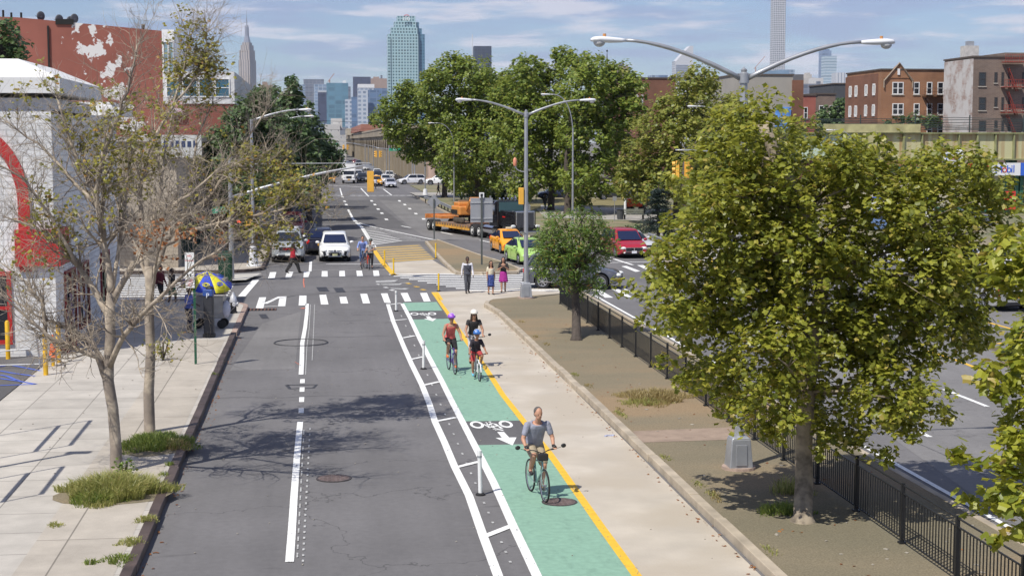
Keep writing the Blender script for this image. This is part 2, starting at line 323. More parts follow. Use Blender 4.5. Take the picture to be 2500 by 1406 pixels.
# kerbed blocks: x/y outlines
def block(name,pts,z,mat,kerb=None,kw=.2,kmat=None):
    mb=MB(); mb.prism([(p[0],p[1]) for p in pts],-.02,z); o=struct(name,mb,mat); return o
def kerbline(name,pts,mat,z=.16,w=.2,jit=0):
    mb=MB(); rnd=random.Random(3); acc=0
    P=[Vector((p[0],p[1],0)) for p in pts]
    for a,b_ in zip(P,P[1:]):
        d=(b_-a); n=max(1,int(d.length/1.9)); t=d.normalized(); nn=Vector((-t.y,t.x,0))
        for i in range(n):
            p=a+d*(i/n); q=a+d*((i+1)/n)-t*.012; j=nn*rnd.uniform(-jit,jit); hh=z+rnd.uniform(-jit,jit)*.6
            mb.prism([(p+j+nn*w/2).xy,(q+j+nn*w/2).xy,(q+j-nn*w/2).xy,(p+j-nn*w/2).xy],-.01,hh)
    return struct(name,mb,mat,bevel=.015)
arc=lambda cx,cy,r,a0,a1,n=8:[(cx+r*math.cos(R(a0+(a1-a0)*i/n)),cy+r*math.sin(R(a0+(a1-a0)*i/n))) for i in range(n+1)]
near=[(-3.3,-6),(-3.3,67.6)]+arc(-5.6,67.6,2.3,0,90)[1:]+[(-45,70),(-45,58),(-8.7,53),(-8.7,41),(-8.9,-6)]
block('sidewalk',near,.15,WALK)
mb=MB(); mb.poly([(-5.05,-6,.154),(-3.4,-6,.154),(-3.4,56,.154),(-5.05,56,.154)]); struct('sidewalk_strip',mb,WALK2)
kerbline('kerb',[(-3.2,y) for y in range(-6,62,4)],KERBD,.17,.2,.015)
kerbline('kerb',[(-3.2,58.2),(-3.2,67.6)]+arc(-5.6,67.6,2.4,0,90)[1:]+[(-20,70.05)],M('kerb_red',(.33,.24,.2),.85,0,.3,2),.165,.2,.01)
block('parking_lot',[(-45,-6),(-9.0,-6),(-8.75,40.9),(-8.75,53.2),(-45,53.2)],.14,ASPH3)
far=[(-3.3,262),(-3.3,88.6)]+arc(-5.4,88.6,2.1,0,-90)[1:]+[(-45,86.5),(-45,262)]
block('sidewalk',far,.15,WALK2)
kerbline('kerb',[(-3.2,262),(-3.2,88.6)]+arc(-5.4,88.6,2.2,0,-90)[1:]+[(-30,86.4)],KERBD,.17,.2,.0)
# cut in the far kerb drawn as pale ramp flag
px_sheet('ramp_flag',[(505,672),(640,667),(600,683),(440,690)],slabmat('pale_flags',(.5,.48,.44),.015),.158)
# main median
med=[G(1188,742,.15),G(1192,735,.15),G(1204,730,.15),G(1290,722,.15),G(1372,716,.15)]
med=[(p.x,p.y) for p in med]
block('median',med+[(12.2,76.5),(12.2,8),(7.45,8),(7.45,66)],.15,DIRT)
kerbline('kerb',[(7.4,8)]+[(7.4,y) for y in range(12,68,4)]+med[:2],KERB,.17,.2,.02)
kerbline('kerb',[(12.25,75.9),(12.25,8)],KERB,.16,.16,.01)
mb=MB(); mb.poly([G(700*0+a,b_,.155) for a,b_ in [(1545,1052),(1790,1042),(1795,1072),(1560,1080)]]); struct('median_patch',mb,M('patch_pink',(.30,.225,.17),.95,0,.15,3,bump=.4))
# far island
isl=[G(u,v,.15) for u,v in [(1041,589),(1068,585),(1120,604),(1180,625),(1230,640),(1262,652),(1270,657),(1262,662),(1180,665),(1118,664),(1108,660),(1085,638),(1060,612)]]
block('traffic_island',[(p.x,p.y) for p in isl],.15,DIRT)
kerbline('kerb',[isl[i] for i in (12,11,10)]+[isl[9],isl[8],isl[7],isl[6],isl[5]],KERB,.17,.2,.01)
kerbline('kerb',[isl[0],isl[12]],KERB,.17,.2,.01)
kerbline('kerb',[isl[i] for i in (1,2,3,4,5)],KERB,.17,.14,.0)
# park on the right
GRASSG=M('park_floor',(.17,.17,.09),.95,0,.25,.6,big=(.2,(.24,.20,.13)))
pk=[G(u,v,.15) for u,v in [(1016,478),(1066,505),(1120,533),(1300,580),(1480,606),(1590,622),(1660,641),(1780,650),(2050,640)]]
block('park_ground',[(p.x,p.y) for p in pk]+[(72,110),(72,252),(14.6,252),(14.6,215)],.15,GRASSG)
kerbline('kerb',pk[:8],KERB,.18,.2,.01)
px_sheet('park_walk',[(1540,570),(1590,618),(1660,637),(1900,645),(1900,560),(1700,570)],slabmat('park_flags',(.36,.34,.31),.015),.158)
px_sheet('park_walk',[(1300,500),(1700,515),(1700,542),(1330,532)],MT['park_flags'],.162)
px_sheet('park_walk',[(1000,470),(1130,470),(1130,482),(1020,480)],MT['park_flags'],.158)
for px in ([(1330,484),(1560,484),(1560,506),(1320,500)],[(1130,495),(1320,495),(1320,510),(1150,512)]): px_sheet('park_grass',px,M('park_lawn',(.20,.17,.07),.95,0,.3,1),.166)
# gas station forecourt and service road at right
block('forecourt',[(34,120),(90,105),(90,150),(34,150)],.13,slabmat('forecourt_flags',(.42,.39,.34),.02,(3,3)))
r1=[G(u,v) for u,v in [(2330,833),(2500,872),(2500,905),(2440,893)]]
block('side_median',[(p.x,p.y) for p in r1]+[(26.6,30),(25.6,30)],.15,DIRT)
# ---- painted markings
wm=MB(); ym=MB(); ww=MB(); Z=.013
def q(mb,l,ox=0,oy=0,s=1,z=Z): mb.poly(gpx([(ox+a/s,oy+b_/s) for a,b_ in l],z))
def ln(mb,l,w,ox=0,oy=0,s=1,z=Z): strip(mb,gpx([(ox+a/s,oy+b_/s) for a,b_ in l]),w,z)
near_cw=[[(165,230),(250,228),(215,365),(122,362)],[(415,220),(500,218),(485,338),(395,340)],[(657,208),(745,208),(743,328),(648,330)],[(903,200),(985,197),(1015,317),(922,318)],[(1148,225),(1232,222),(1258,305),(1165,307)],[(1403,188),(1488,185),(1525,303),(1437,305)],[(1657,182),(1738,180),(1780,300),(1700,295)]]
for l in near_cw: q(wm,l,600,680,5.0225)
for l in [[(238,230),(290,228),(320,292),(270,294)],[(383,230),(435,228),(463,292),(412,294)]]: q(wm,l,900,640,3.056)
ln(wm,[(235,312),(330,268),(425,225)],.22,600,680,5.0225,Z+.003); ln(wm,[(215,348),(400,338)],.12,600,680,5.0225,Z+.003)
for l in [[(160,1205),(290,1200),(255,1325),(120,1328)],[(505,1195),(635,1195),(590,1310),(470,1315)],[(850,1190),(980,1190),(940,1305),(840,1308)],[(1215,1180),(1330,1180),(1335,1295),(1208,1295)],[(1570,1178),(1680,1175),(1690,1290),(1568,1290)],[(1915,1172),(2030,1172),(2050,1285),(1930,1288)],[(2255,1170),(2370,1168),(2390,1280),(2270,1285)]]: q(wm,l,640,520,8.333)
ln(wm,[(1300,1045),(2460,1040)],.22,640,520,8.333); ln(ww,[(1000,1160),(2490,1160)],.1,640,520,8.333); ln(wm,[(990,985),(975,1190)],.16,640,520,8.333)
ln(wm,[(750,742),(749,765),(745,800),(738,838),(737,880),(735,915)],.15)
for a,b_ in [(926,936),(946,957),(970,982),(997,1009)]: ln(wm,[(738.5-(a-926)*.04,a),(738.5-(b_-926)*.04,b_)],.14)
ln(wm,[(733,1030),(729,1070),(724,1130),(718,1210),(713,1290),(707,1372)],.15)
ln(ww,[(758,744),(755,800),(749,850),(746,915)],.025); ln(ww,[(768,744),(766,800),(762,880)],.025)
for i in range(24): a=1045+i*14; ln(ww,[(757-i*.75,a),(756.7-i*.75,a+5)],.04)
for i in range(16): a=1050+i*20; ln(ww,[(742-i*1.05,a),(741.4-i*1.05,a+11)],.03)
ln(wm,[(947,743),(960,785),(985,845),(1005,890),(1030,940),(1048,985),(1062,1030),(1085,1080),(1110,1140),(1145,1210),(1180,1310),(1225,1430)],.17)
ln(wm,[(982,742),(1000,775),(1024,826),(1045,868),(1077,928),(1105,984),(1130,1032),(1164,1098),(1205,1178),(1250,1278),(1322,1430)],.17)
for l in [[(147,320),(240,308)],[(160,439),(285,428)],[(252,568),(345,550)],[(310,728),(415,706)],[(410,920),(530,893)],[(500,1190),(650,1160)]]: ln(wm,l,.16,900,640,3.056,Z+.003)
ln(wm,[(1108,1143),(1172,1127)],.15,z=Z+.003); ln(wm,[(1178,1312),(1252,1283)],.17,z=Z+.003)
for i in range(26):
    t=i/25.; v=770+t*600; u=968+((v-745)/655.)*290; 
    ln(ww,[(u,v),(u+2,v+4)],.045)
ln(ym,[(1057,714),(1067,728),(1083,751),(1096,769),(1136,830),(1185,898),(1227,964),(1276,1026),(1340,1105),(1400,1190),(1470,1290),(1572,1430)],.17)
ln(ym,[(1066,714),(1078,733)],.16)
ln(ym,[(914,612),(933,640),(962,672)],.3); ln(ym,[(962,672),(968,671)],.3)
for i in range(7):
    t=i/6.; ln(ym,[(914+t*26,606+t*33),(1022+t*38,600+t*32)],.36)
for i in range(11):
    t=(i+.5)/11.; l=(884+t*27,556+t*44); r=(925+t*118,556+t*33); m_=(l[0]*.45+r[0]*.55,l[1]*.45+r[1]*.55-1.5-t*3); ln(wm,[l,m_,r],.24)
ln(wm,[(862,535),(884,556),(914,604)],.3); ln(wm,[(864,541),(905,553),(970,567),(1055,585),(1064,586)],.2)
ln(wm,[(1075,589),(1150,615),(1215,637),(1250,652),(1288,656)],.2)
# long ladder crossings (stripes lie along the avenue)
for i in range(10):
    y=74.6+i*1.05; xs=6.3-.02*i; xs=[7.0,6.6,6.2,5.8,5.4,5.0,4.6,4.2,3.9,3.7][i]
    strip(wm,[(xs,y+.2),(11.6,y+.0)],.42,Z)
for i in range(11):
    y=72.6+i*1.12; strip(wm,[(-30,y),(-4.3+.0*i,y)],.42,Z)
ln(wm,[(625,684),(590,724)],.35)
for l in [[(1590,30),(1870,15),(1830,40),(1600,48)],[(1650,60),(1930,52),(1890,78),(1680,80)],[(1770,115),(2009,118),(1960,135),(1790,130)]]:
    q(ww,l,600,680,5.0225)
ln(ww,[(925,695),(1000,690)],.2)
for l in [[(65,165),(90,170)],[(118,188),(140,193)],[(163,208),(187,214)]]: ln(wm,l,.2,900,640,3.056)
for l in [[(285,158),(310,164)],[(345,182),(372,188)],[(392,204),(420,210)]]: ln(ym,l,.2,900,640,3.056)
# right carriageway
for l in [[(1545,1090),(1650,1090),(1860,1210),(1740,1210)],[(1830,1085),(1930,1085),(2125,1200),(2060,1205)],[(1370,1100),(1405,1100),(1550,1215),(1480,1225)]]: q(wm,l,1180,520,5.857)
for l in [[(215,1230),(290,1225),(490,1300),(420,1310)],[(440,1215),(530,1215),(670,1290),(600,1292)],[(690,1212),(770,1212),(970,1290),(890,1292)],[(890,1215),(960,1212),(1120,1270),(1060,1275)],[(1050,1210),(1130,1208),(1300,1265),(1220,1268)]]: q(wm,l,1480,440,5.857)
ln(wm,[(0,1182),(960,1160)],.25,1480,440,5.857); ln(wm,[(110,1130),(380,1215)],.2,1480,440,5.857,Z+.003)
ln(wm,[(1290,710),(1375,712)],.25)
for a in range(-6,60,9): strip(wm,[(14.75,24+a),(14.75,27+a)],.14,Z)
for a in range(0,54,9): strip(wm,[(18.0,22+a),(18.0,25+a)],.14,Z)
strip(wm,[(12.75,6),(12.75,72)],.13,Z)
ln(ym,[(2255,855),(2330,878),(2400,905)],.16); ln(ym,[(2385,780),(2500,812)],.16); ln(ym,[(2435,840),(2500,830)],.2)
# lanes beyond the junction
ln(wm,[(830,460),(835,478)],.18); ln(wm,[(850,512),(862,535)],.22); ln(wm,[(881,460),(900,480)],.18); ln(wm,[(936,462),(956,477)],.18)
for u,v in [(836,481),(841,492),(845,500),(907,491),(915,500),(923,511),(932,521),(943,536),(975,491),(988,500),(1000,510),(1015,522),(1034,535)]: ln(wm,[(u-1,v-1.6),(u+1.6,v+1.6)],.3)
ln(wm,[(980,552),(1003,556.5)],.2); ln(wm,[(1076,567),(1104,573)],.2); ln(wm,[(1172,587),(1201,593)],.2); ln(wm,[(1290,614),(1320,621)],.2)
for x in (330,435,645,745,860,950,1070,1180,1290,1390,1500,1600): ln(wm,[(x-22,1110),(x+22,1112)],1.0,760,300,6.25)
ln(wm,[(0,940),(1150,1005)],.35,760,300,6.25); 
for v in (519,523.5,528,533): ln(ww,[(788,v),(826,v)],.22)
ln(ww,[(770,546),(768,556)],.2); ln(ww,[(792,541),(820,541)],.4)
ln(ym,[(1014,477),(1035,491),(1065,506),(1108,530)],.22)
ln(ym,[(1590,626),(1655,645)],.22)
struct('white_markings',wm,WHT); struct('yellow_markings',ym,YEL); struct('worn_markings',ww,WHT2)
# bike symbols in the green lane
def bikesym(c,s):
    mb=MB(); c=Vector(c)
    for dx in(-.37,.37):
        n=24; vs=[];fs=[]
        for i in range(n):
            a=2*PI*i/n
            for r in(.105,.175): vs.append((c.x+(dx+r*math.cos(a))*s,c.y+(r*math.sin(a)*2.9)*s+.7*s,Z))
        for i in range(n): j=(i+1)%n; fs.append((2*i,2*i+1,2*j+1,2*j))
        mb.add(vs,fs)
    for l in ([(-.12,1.0),(.10,.75),(.2,.1)],[(-.05,1.0),(.02,.15),(.2,-.1)],[(-.2,.75),(.16,.35)],[(-.12,.3),(.2,-.2)],[(.02,1.1),(-.16,.6),(.05,-.1)]): strip(mb,[(c.x+a*s,c.y+b_*s) for a,b_ in l],.07*s,Z+.002)
    mb.poly([(c.x+a*s,c.y+b_*s,Z) for a,b_ in [(.03,-.35),(.2,-.35),(.24,-1.1),(.42,-1.1),(.2,-2.1),(-.10,-1.1),(.06,-1.1)]])
    return struct('bike_symbol_marking',mb,WHT)
bikesym(G(1207,1049),1.0); bikesym(G(1036,771),1.0)
mb=MB()
for l in [[(0,1250),(60,1260),(160,1300)],[(0,1180),(90,1165),(350,1215)],[(0,1215),(140,1240),(300,1260)],[(0,1280),(140,1300),(310,1330)],[(0,1340),(140,1335),(310,1330)]]:
    strip(mb,[G(a/3.514,560+b_/3.514,.14) for a,b_ in l],.12,.153)
struct('blue_markings',mb,M('road_blue',(.07,.13,.5),.6,0,.15,6))
mb=MB()
for l,w in (([(742,680),(741,690),(743,702)],.05),([(736,754),(744,752)],.18),([(720,884),(735,893)],.02)): ln(mb,l,w)
pit=MB(); pr=random.Random(9)
for u,v,rx,ry in ((278,1205,1.25,1.1),(372,1088,1.0,1.25)):
    p=G(u,v,.158); pit.poly([(p.x+rx*math.cos(a*.35)*pr.uniform(.85,1.05),p.y+ry*math.sin(a*.35)*pr.uniform(.85,1.05),.158) for a in range(18)])
struct('tree_pit_soil',pit,DIRT)
struct('survey_paint_marking',mb,M('spray_red',(.62,.17,.1),.7,0,.2,8))
# cast-iron covers and drain, tar patches, painted shadow lines
def cover(u,v,r,label,grate=False):
    p=G(u,v); t=thing('manhole_cover',label,'manhole cover',(p.x,p.y,0),group='utility covers in the road')
    mb=MB(); mb.lathe([(r,.0),(r,.016),(r*.9,.018)],n=28); mb.build('rim',M('cast_iron',(.07,.06,.06),.7,.3,.3,8),t)
    mb=MB(); mb.lathe([(r*.88,.0),(r*.88,.019)],n=28)
    for i in range(-3,4):
        for j in range(-3,4):
            if math.hypot(i,j)<3.3: mb.box((i*r*.24,j*r*.24,.0215),(r*.14,r*.14,.006))
    mb.build('lid',M('cast_iron_lid',(.16,.12,.11),.7,.2,.3,8),t)
cover(1366,1226,.36,'round brown manhole cover in the green lane beside the grey-shirted cyclist')
cover(815,1168,.38,'dark round manhole cover in the left asphalt lane among branch shadows')
p=G(638,756); t=thing('drain_grate','rusty slotted drain grate at the kerb corner by the crosswalk','drain',(p.x,p.y,0))
mb=MB()
for i in range(9): mb.box((-.6+i*.15,0,.012),(.06,.8,.022))
mb.build('bars',M('rust_iron',(.17,.09,.07),.8,.2,.3,8),t); mb=MB(); mb.box((0,0,.004),(1.3,.85,.006)); mb.build('pit',M('pit_black',(.012,.01,.01),.9,0,0),t)
mb=MB(); TAR_SHADOW=M('tar',(.04,.04,.045),.6,0,.2,5)
rs_=random.Random(2)
for pts_ in ([(-3+.5*i,44+.12*math.sin(i*1.3)) for i in range(12)],[(-3+.5*i,57.5-.1*math.sin(i)) for i in range(12)],[(14.2+.06*math.sin(y),y) for y in range(22,70)],[(17+.4*math.sin(i*.8),28+i) for i in range(9)]): strip(mb,pts_,.022,.0065)
for u,v,r in [(735,837,.95)]:
    p=G(u,v); mb.torus((p.x,p.y,-.012),r,.05,40,4,'Z')
ln(mb,[(700,940),(708,949),(765,947),(773,939),(700,940)],.12,z=.006)
for u,v,w in [(788,706,.5),(829,708,.45),(644,772,.3)]: ln(mb,[(u-4,v-5),(u+4,v+6)],w,z=.006)
for l in ([(640,738),(720,722),(800,716),(1000,703)],[(780,704),(950,700)]): ln(mb,l,.05,z=.0165)  # cast shadow painted as dark lines across the crosswalk
struct('tar_patch',mb,TAR_SHADOW)
rnd=random.Random(11); lt=MB()
for i in range(70):
    u,v=rnd.uniform(1500,2400),rnd.uniform(800,1400)
    p=G(u,v,.152)
    if not(7.7<p.x<11.9): continue
    r=rnd.uniform(.02,.05); lt.box((p.x,p.y,.158),(r*2,r*1.4,.012),rnd.uniform(0,3))
for i in range(160):
    x,y=rnd.uniform(-3,7.2),rnd.uniform(22,66); r=rnd.uniform(.008,.022); lt.box((x,y,.014),(r*2,r*1.3,.01),rnd.uniform(0,3))
for i in range(60):
    x,y=rnd.uniform(-8,-3.5),rnd.uniform(22,66); r=rnd.uniform(.01,.03); lt.box((x,y,.162),(r*2,r*1.3,.01),rnd.uniform(0,3))
o=lt.build('litter',M('litter',(.33,.3,.25),.9,0,.5,3)); tag(o,'scattered bits of dry leaf and litter on the road and median','litter',kind='stuff')
p=G(1487,1065); o=MB(); 
for a,b_,c,dx in ((.12,.05,.03,0),(.08,.07,.02,.1),(.05,.1,.025,-.08)): o.box((dx,dx*.4,c/2+.012),(a,b_,c),dx*9)
o=o.build('crumpled_wrapper',M('wrapper',(.42,.45,.62),.5,0,.3,20)); o.location=(p.x,p.y,0); tag(o,'small crumpled white and blue wrapper lying on the pale bike path','litter')
# ================= vehicles =================
RUB=M('rubber',(.018,.018,.02),.8,0,.15,10); CHR=M('chrome',(.75,.75,.77),.15,1,0); BLK=M('black_plastic',(.02,.02,.022),.5,0,0)
GLS=glassmat('car_glass',(.022,.028,.04)); GLB=glassmat('car_glass_blue',(.015,.022,.06)); LAMP=M('lamp_lens',(.75,.76,.74),.1,0,0,spec=.9); RED=M('lens_red',(.55,.02,.015),.2,0,0); AMB=M('lens_amber',(.8,.27,.03),.2,0,0)
RIMM=M('alloy',(.5,.5,.52),.3,.8,0); UND=M('underbody',(.012,.012,.012),.9,0,0)
KIND={ # L,W,H, hood z, belt z, profile of roof: base front, roof front, roof rear, base rear (fraction from front), wheel r, wheelbase, front overhang
 'suv':dict(L=4.7,W=1.88,H=1.68,hood=.98,nose=.78,belt=1.08,tail=1.05,cab=(.235,.40,.92,.985),wr=.365,wb=2.8,fo=.93,clr=.26),
 'van':dict(L=5.1,W=1.98,H=1.74,hood=1.0,nose=.72,belt=1.06,tail=1.02,cab=(.19,.36,.93,.985),wr=.34,wb=3.05,fo=.95,clr=.2),
 'hatch':dict(L=4.45,W=1.75,H=1.50,hood=.9,nose=.66,belt=.98,tail=1.02,cab=(.20,.44,.70,.965),wr=.31,wb=2.7,fo=.92,clr=.19),
 'sedan':dict(L=4.8,W=1.82,H=1.46,hood=.9,nose=.68,belt=.95,tail=1.0,cab=(.27,.43,.70,.86),wr=.325,wb=2.78,fo=.97,clr=.19),
 'truck':dict(L=5.4,W=1.95,H=1.85,hood=1.15,nose=1.0,belt=1.2,tail=1.15,cab=(.27,.37,.93,.985),wr=.39,wb=3.3,fo=.95,clr=.32),
}
def smooth_u(pts,x):
    for a,b_ in zip(pts,pts[1:]):
        if a[0]<=x<=b_[0]:
            t=(x-a[0])/(b_[0]-a[0]+1e-9); t=t*t*(3-2*t); return a[1]+(b_[1]-a[1])*t
    return pts[-1][1] if x>pts[-1][0] else pts[0][1]
def car(kind,col,label,cat,loc,rz,group=None,name='parked_car',detail=True,glass=None,grille='bar',plate=(.8,.8,.75),rails=False,scale=1):
    K=KIND[kind]; L_,W_,H_=K['L'],K['W'],K['H']; glass=glass or GLS
    P=paint('paint_%s'%'_'.join('%02d'%round(c*99) for c in col),col,.32) if not isinstance(col,bpy.types.Material) else col
    t=thing(name,label,cat,loc,rz,group,scale)
    xf=L_/2; wx=[xf-K['fo'],xf-K['fo']-K['wb']]; ar=K['wr']+.06
    xs=set()
    for i in range(27): xs.add(-L_/2+L_*i/26)
    for w in wx:
        for i in range(-8,9): xs.add(w+ar*math.sin(PI/2*i/8))
    xs=sorted(xs); rows=[]
    for x in xs:
        f=(xf-x)/L_
        top=smooth_u([(0,K['nose']*.8),(.03,K['nose']),(.10,K['nose']+(K['hood']-K['nose'])*.6),(K['cab'][0]+.01,K['hood']+.03),(K['cab'][0]+.12,K['belt']+.0),(.9,K['tail']),(.985,K['tail']-.02),(1,K['tail']-.16)],f)
        end=min(f,1-f); hw=W_/2*(1-.16*max(0,1-end/.10)**2-.03*max(0,1-end/.3))
        zb=K['clr']+.14*max(0,1-end/.06)
        for w in wx:
            d=abs(x-w)
            if d<ar: zb=max(zb,K['wr']+math.sqrt(max(0,ar*ar-d*d))*.98)
        zb=min(zb,top-.12)
        tb=.0
        sec=[(hw*.90,zb),(hw*.985,min(zb+.04,top-.1)),(hw,min(max(.55,zb+.05),top-.09)),(hw*.985,top-.16 if top-.16>zb+.06 else top-.085),(hw*.93,top-.05),(hw*.84,top-.005),(hw*.45,top+.02),(0,top+.03)]
        rows.append([Vector((x,y,z)) for y,z in sec]+[Vector((x,-y,z)) for y,z in sec[-2::-1]])
    mb=MB(); n=len(rows[0]); vs=[p for r_ in rows for p in r_]; fs=[]
    for i in range(len(rows)-1):
        for j in range(n-1): fs.append((i*n+j,i*n+j+1,(i+1)*n+j+1,(i+1)*n+j))
    fs.append(tuple(range(n))); fs.append(tuple(range((len(rows)-1)*n,len(rows)*n))[::-1])
    mb.add(vs,fs)
    body=mb.build('body',P,t,smooth=True)
    mb=MB(); mb.box((0,0,K['clr']+.05),(L_*.9,W_*.72,.12)); 
    for w in wx: mb.box((w,0,K['wr']+.05),(ar*1.9,W_*.7,ar*1.3))
    mb.build('underbody',UND,t)
    # cabin
    c=K['cab']; x0,x1,x2,x3=[xf-a*L_ for a in c]; zb=K['belt']-.06; zr=H_; wb_=W_/2*.93; wr_=W_/2*(.74 if kind!='hatch' else .70); m1=(x1+x2)/2
    bs=[(x0,wb_*.86),(x0-.25*(x0-x1)-.05,wb_*.97),(m1,wb_),(x3+.12,wb_*.94),(x3,wb_*.86)]
    def crown(z): return z
    rf=[(x1+.02,wr_*.9,zr-.07),(x1-.14,wr_*.96,zr-.025),(m1,wr_,zr),(x2+.12,wr_*.95,zr-.04),(x2,wr_*.88,zr-.10)]
    mb=MB(); A_=[];B_=[];C_=[]
    for (x,w) in bs: A_.append((x,w,zb))
    for (x,w,z) in rf: B_.append((x,w,z-.03)); C_.append((x,w*.86,z+.01))
    ring=lambda l:[Vector(p) for p in l]+[Vector((p[0],-p[1],p[2])) for p in l[::-1]]
    RA,RB,RC=ring(A_),ring(B_),ring(C_); n=10
    mb.add(RA+RB+RC,[(i,(i+1)%n,n+(i+1)%n,n+i) for i in range(n)]+[(n+i,n+(i+1)%n,2*n+(i+1)%n,2*n+i) for i in range(n)]+[(2*n+i,2*n+i+1,2*n+(n-2-i),2*n+(n-1-i)) for i in range(4)])
    for i in range(4): pass
    cb=mb.build('roof',P,t,smooth=True)
    def quad_on(a,b_,c_,d_,off,inset):
        ctr=(a+b_+c_+d_)/4; nn=(b_-a).cross(d_-a).normalized()
        if nn.dot(ctr-Vector((m1,0,(zb+zr)/2)))<0: nn=-nn
        r_=[]
        P4=[a,b_,c_,d_]
        for i,p in enumerate(P4):
            u=(P4[(i+1)%4]-p).normalized(); v=(P4[i-1]-p).normalized(); r_.append(p+(u+v)*inset+nn*off)
        return r_
    g=MB(); g.poly(quad_on(RA[0]+Vector((-.0,0,.07)),RA[9]+Vector((0,0,.07)),RB[9],RB[0],.012,.05)); g.build('windscreen',glass,t)
    g=MB(); g.poly(quad_on(RA[4]+Vector((0,0,.06)),RA[5]+Vector((0,0,.06)),RB[5],RB[4],.012,.06)); g.build('rear_window',glass,t)
    for s in (0,1):
        idx=(lambda i:i) if s==0 else (lambda i:9-i)
        for (i,j) in ((1,2),(2,3)):
            g=MB(); a,b_,c_,d_=RA[idx(i)].copy(),RA[idx(j)].copy(),RB[idx(j)].copy(),RB[idx(i)].copy()
            a.z+=.07; b_.z+=.07
            g.poly(quad_on(a,b_,c_,d_,.012,.035)); g.build('side_window',glass,t)
    if rails:
        for s in(-1,1): g=MB(); g.tube([(x1-.1,s*wr_*.9,zr),(x1-.2,s*wr_*.92,zr+.05),(x2+.3,s*wr_*.92,zr+.05),(x2+.2,s*wr_*.9,zr)],.018,6); g.build('roof_rail',BLK,t)
    # wheels
    for w in wx:
        for s in(-1,1):
            g=MB(); r=K['wr']; g.lathe([(r*.68,-.11),(r*.93,-.115),(r,-.07),(r,.07),(r*.93,.115),(r*.68,.11)],(0,0,0),22,'Y')
            ty=g.build('wheel',RUB,t,smooth=True,loc=(w,s*(W_/2-.115),r))
            g=MB(); g.torus((0,s*.112,0),r*.64,.02,22,5,'Y'); g.lathe([(r*.15,s*.07),(r*.15,s*.118),(.01,s*.122)],(0,0,0),12,'Y')
            for k in range(7):
                a=2*PI*k/7; g.tube([(r*.1*math.cos(a),s*.105,r*.1*math.sin(a)),(r*.64*math.cos(a),s*.108,r*.64*math.sin(a))],r*.07,4)
            g.build('rim',RIMM,ty,smooth=True); g=MB(); g.lathe([(r*.64,s*.0),(r*.64,s*.085)],(0,0,0),18,'Y'); g.build('hub_shadow_disc',UND,ty) if False else None
    # face: lamps, grille, plate
    zn=K['nose']; xn=xf
    hwf=W_/2*.84
    for s in(-1,1):
        g=MB(); g.ell((xn-.12,s*hwf*.80,zn-.09),(.17,.20,.10),10,6); g.build('headlight',LAMP,t,smooth='all')
        g=MB(); g.ell((-xf+.10,s*W_/2*.80,K['tail']-.20),(.12,.13,.17),10,6); g.build('tail_light',RED,t,smooth='all')
        g=MB(); g.ell((xn-.03,s*hwf*.72,K['clr']+.16),(.06,.1,.06),8,5); g.build('fog_light',LAMP,t,smooth='all')
        g=MB(); g.ell((x0-.32,s*(W_/2*.93+.16),K['belt']+.04),(.09,.13,.09),10,6); g.build('mirror',P,t,smooth='all')
    g=MB()
    if grille=='bar':
        g.box((xn-.01,0,zn-.13),(.05,W_*.42,.11)); g.box((xn+.0,0,K['clr']+.2),(.04,W_*.6,.16))
    elif grille=='big':
        g.box((xn-.01,0,zn-.17),(.06,W_*.52,.22)); g.box((xn+.005,0,K['clr']+.12),(.04,W_*.6,.1))
    elif grille=='fangs':
        for s in(-1,1):
            g.box((xn+.005,s*.62,.52),(.04,.16,.26),rx=R(-14*s))
        g.box((xn+.005,0,.47),(.05,W_*.40,.24)); g.box((xn+.01,-.25,.70),(.03,.30,.035)); g.box((xn+.01,.25,.70),(.03,.30,.035)); g.lathe([(.07,0),(.07,.03)],(xn,0,.68),12,'X')
    g.build('grille',M('grille_black',(.02,.02,.025),.4,0,0),t)
    if grille in('big','cross'):
        g=MB(); 
        for z in (-.05,-.29): g.box((xn+.01,0,zn+z),(.05,W_*.54,.025))
        for s in(-1,1): g.box((xn+.01,s*W_*.27,zn-.17),(.05,.025,.25))
        g.build('grille_trim',CHR,t)
    g=MB(); g.box((xn+.035,0,K['clr']+.2),(.012,.31,.15)); g.build('licence_plate',M('plate_%02d%02d'%(plate[0]*99,plate[2]*99),plate,.5,0,.25,30),t)
    g=MB(); g.box((-xf-.01,0,K['clr']+.45),(.012,.31,.15)); g.build('licence_plate',MT['plate_%02d%02d'%(plate[0]*99,plate[2]*99)],t)
    g=MB(); g.box((-xf+.0,0,K['clr']+.14),(.06,W_*.8,.14)); g.build('bumper_strip',BLK,t)
    # seams of the doors
    g=MB()
    for s in(-1,1):
        for xx in (x0-.35,m1,x2-.05): g.box((xx,s*(W_/2+.001),K['belt']-.38),(.008,.006,.52))
        g.box((m1+.3,s*(W_/2+.008),K['belt']-.2),(.13,.02,.03)); g.box((m1-.75,s*(W_/2+.008),K['belt']-.2),(.13,.02,.03))
    g.build('door_seam',BLK,t)
    return t
def taxi_light(t,z,x=0): g=MB(); g.box((x,0,z+.07),(.16,.4,.13)); g.build('roof_sign',M('taxi_sign',(.75,.65,.45),.5,0,.1,9),t,bevel=.02)
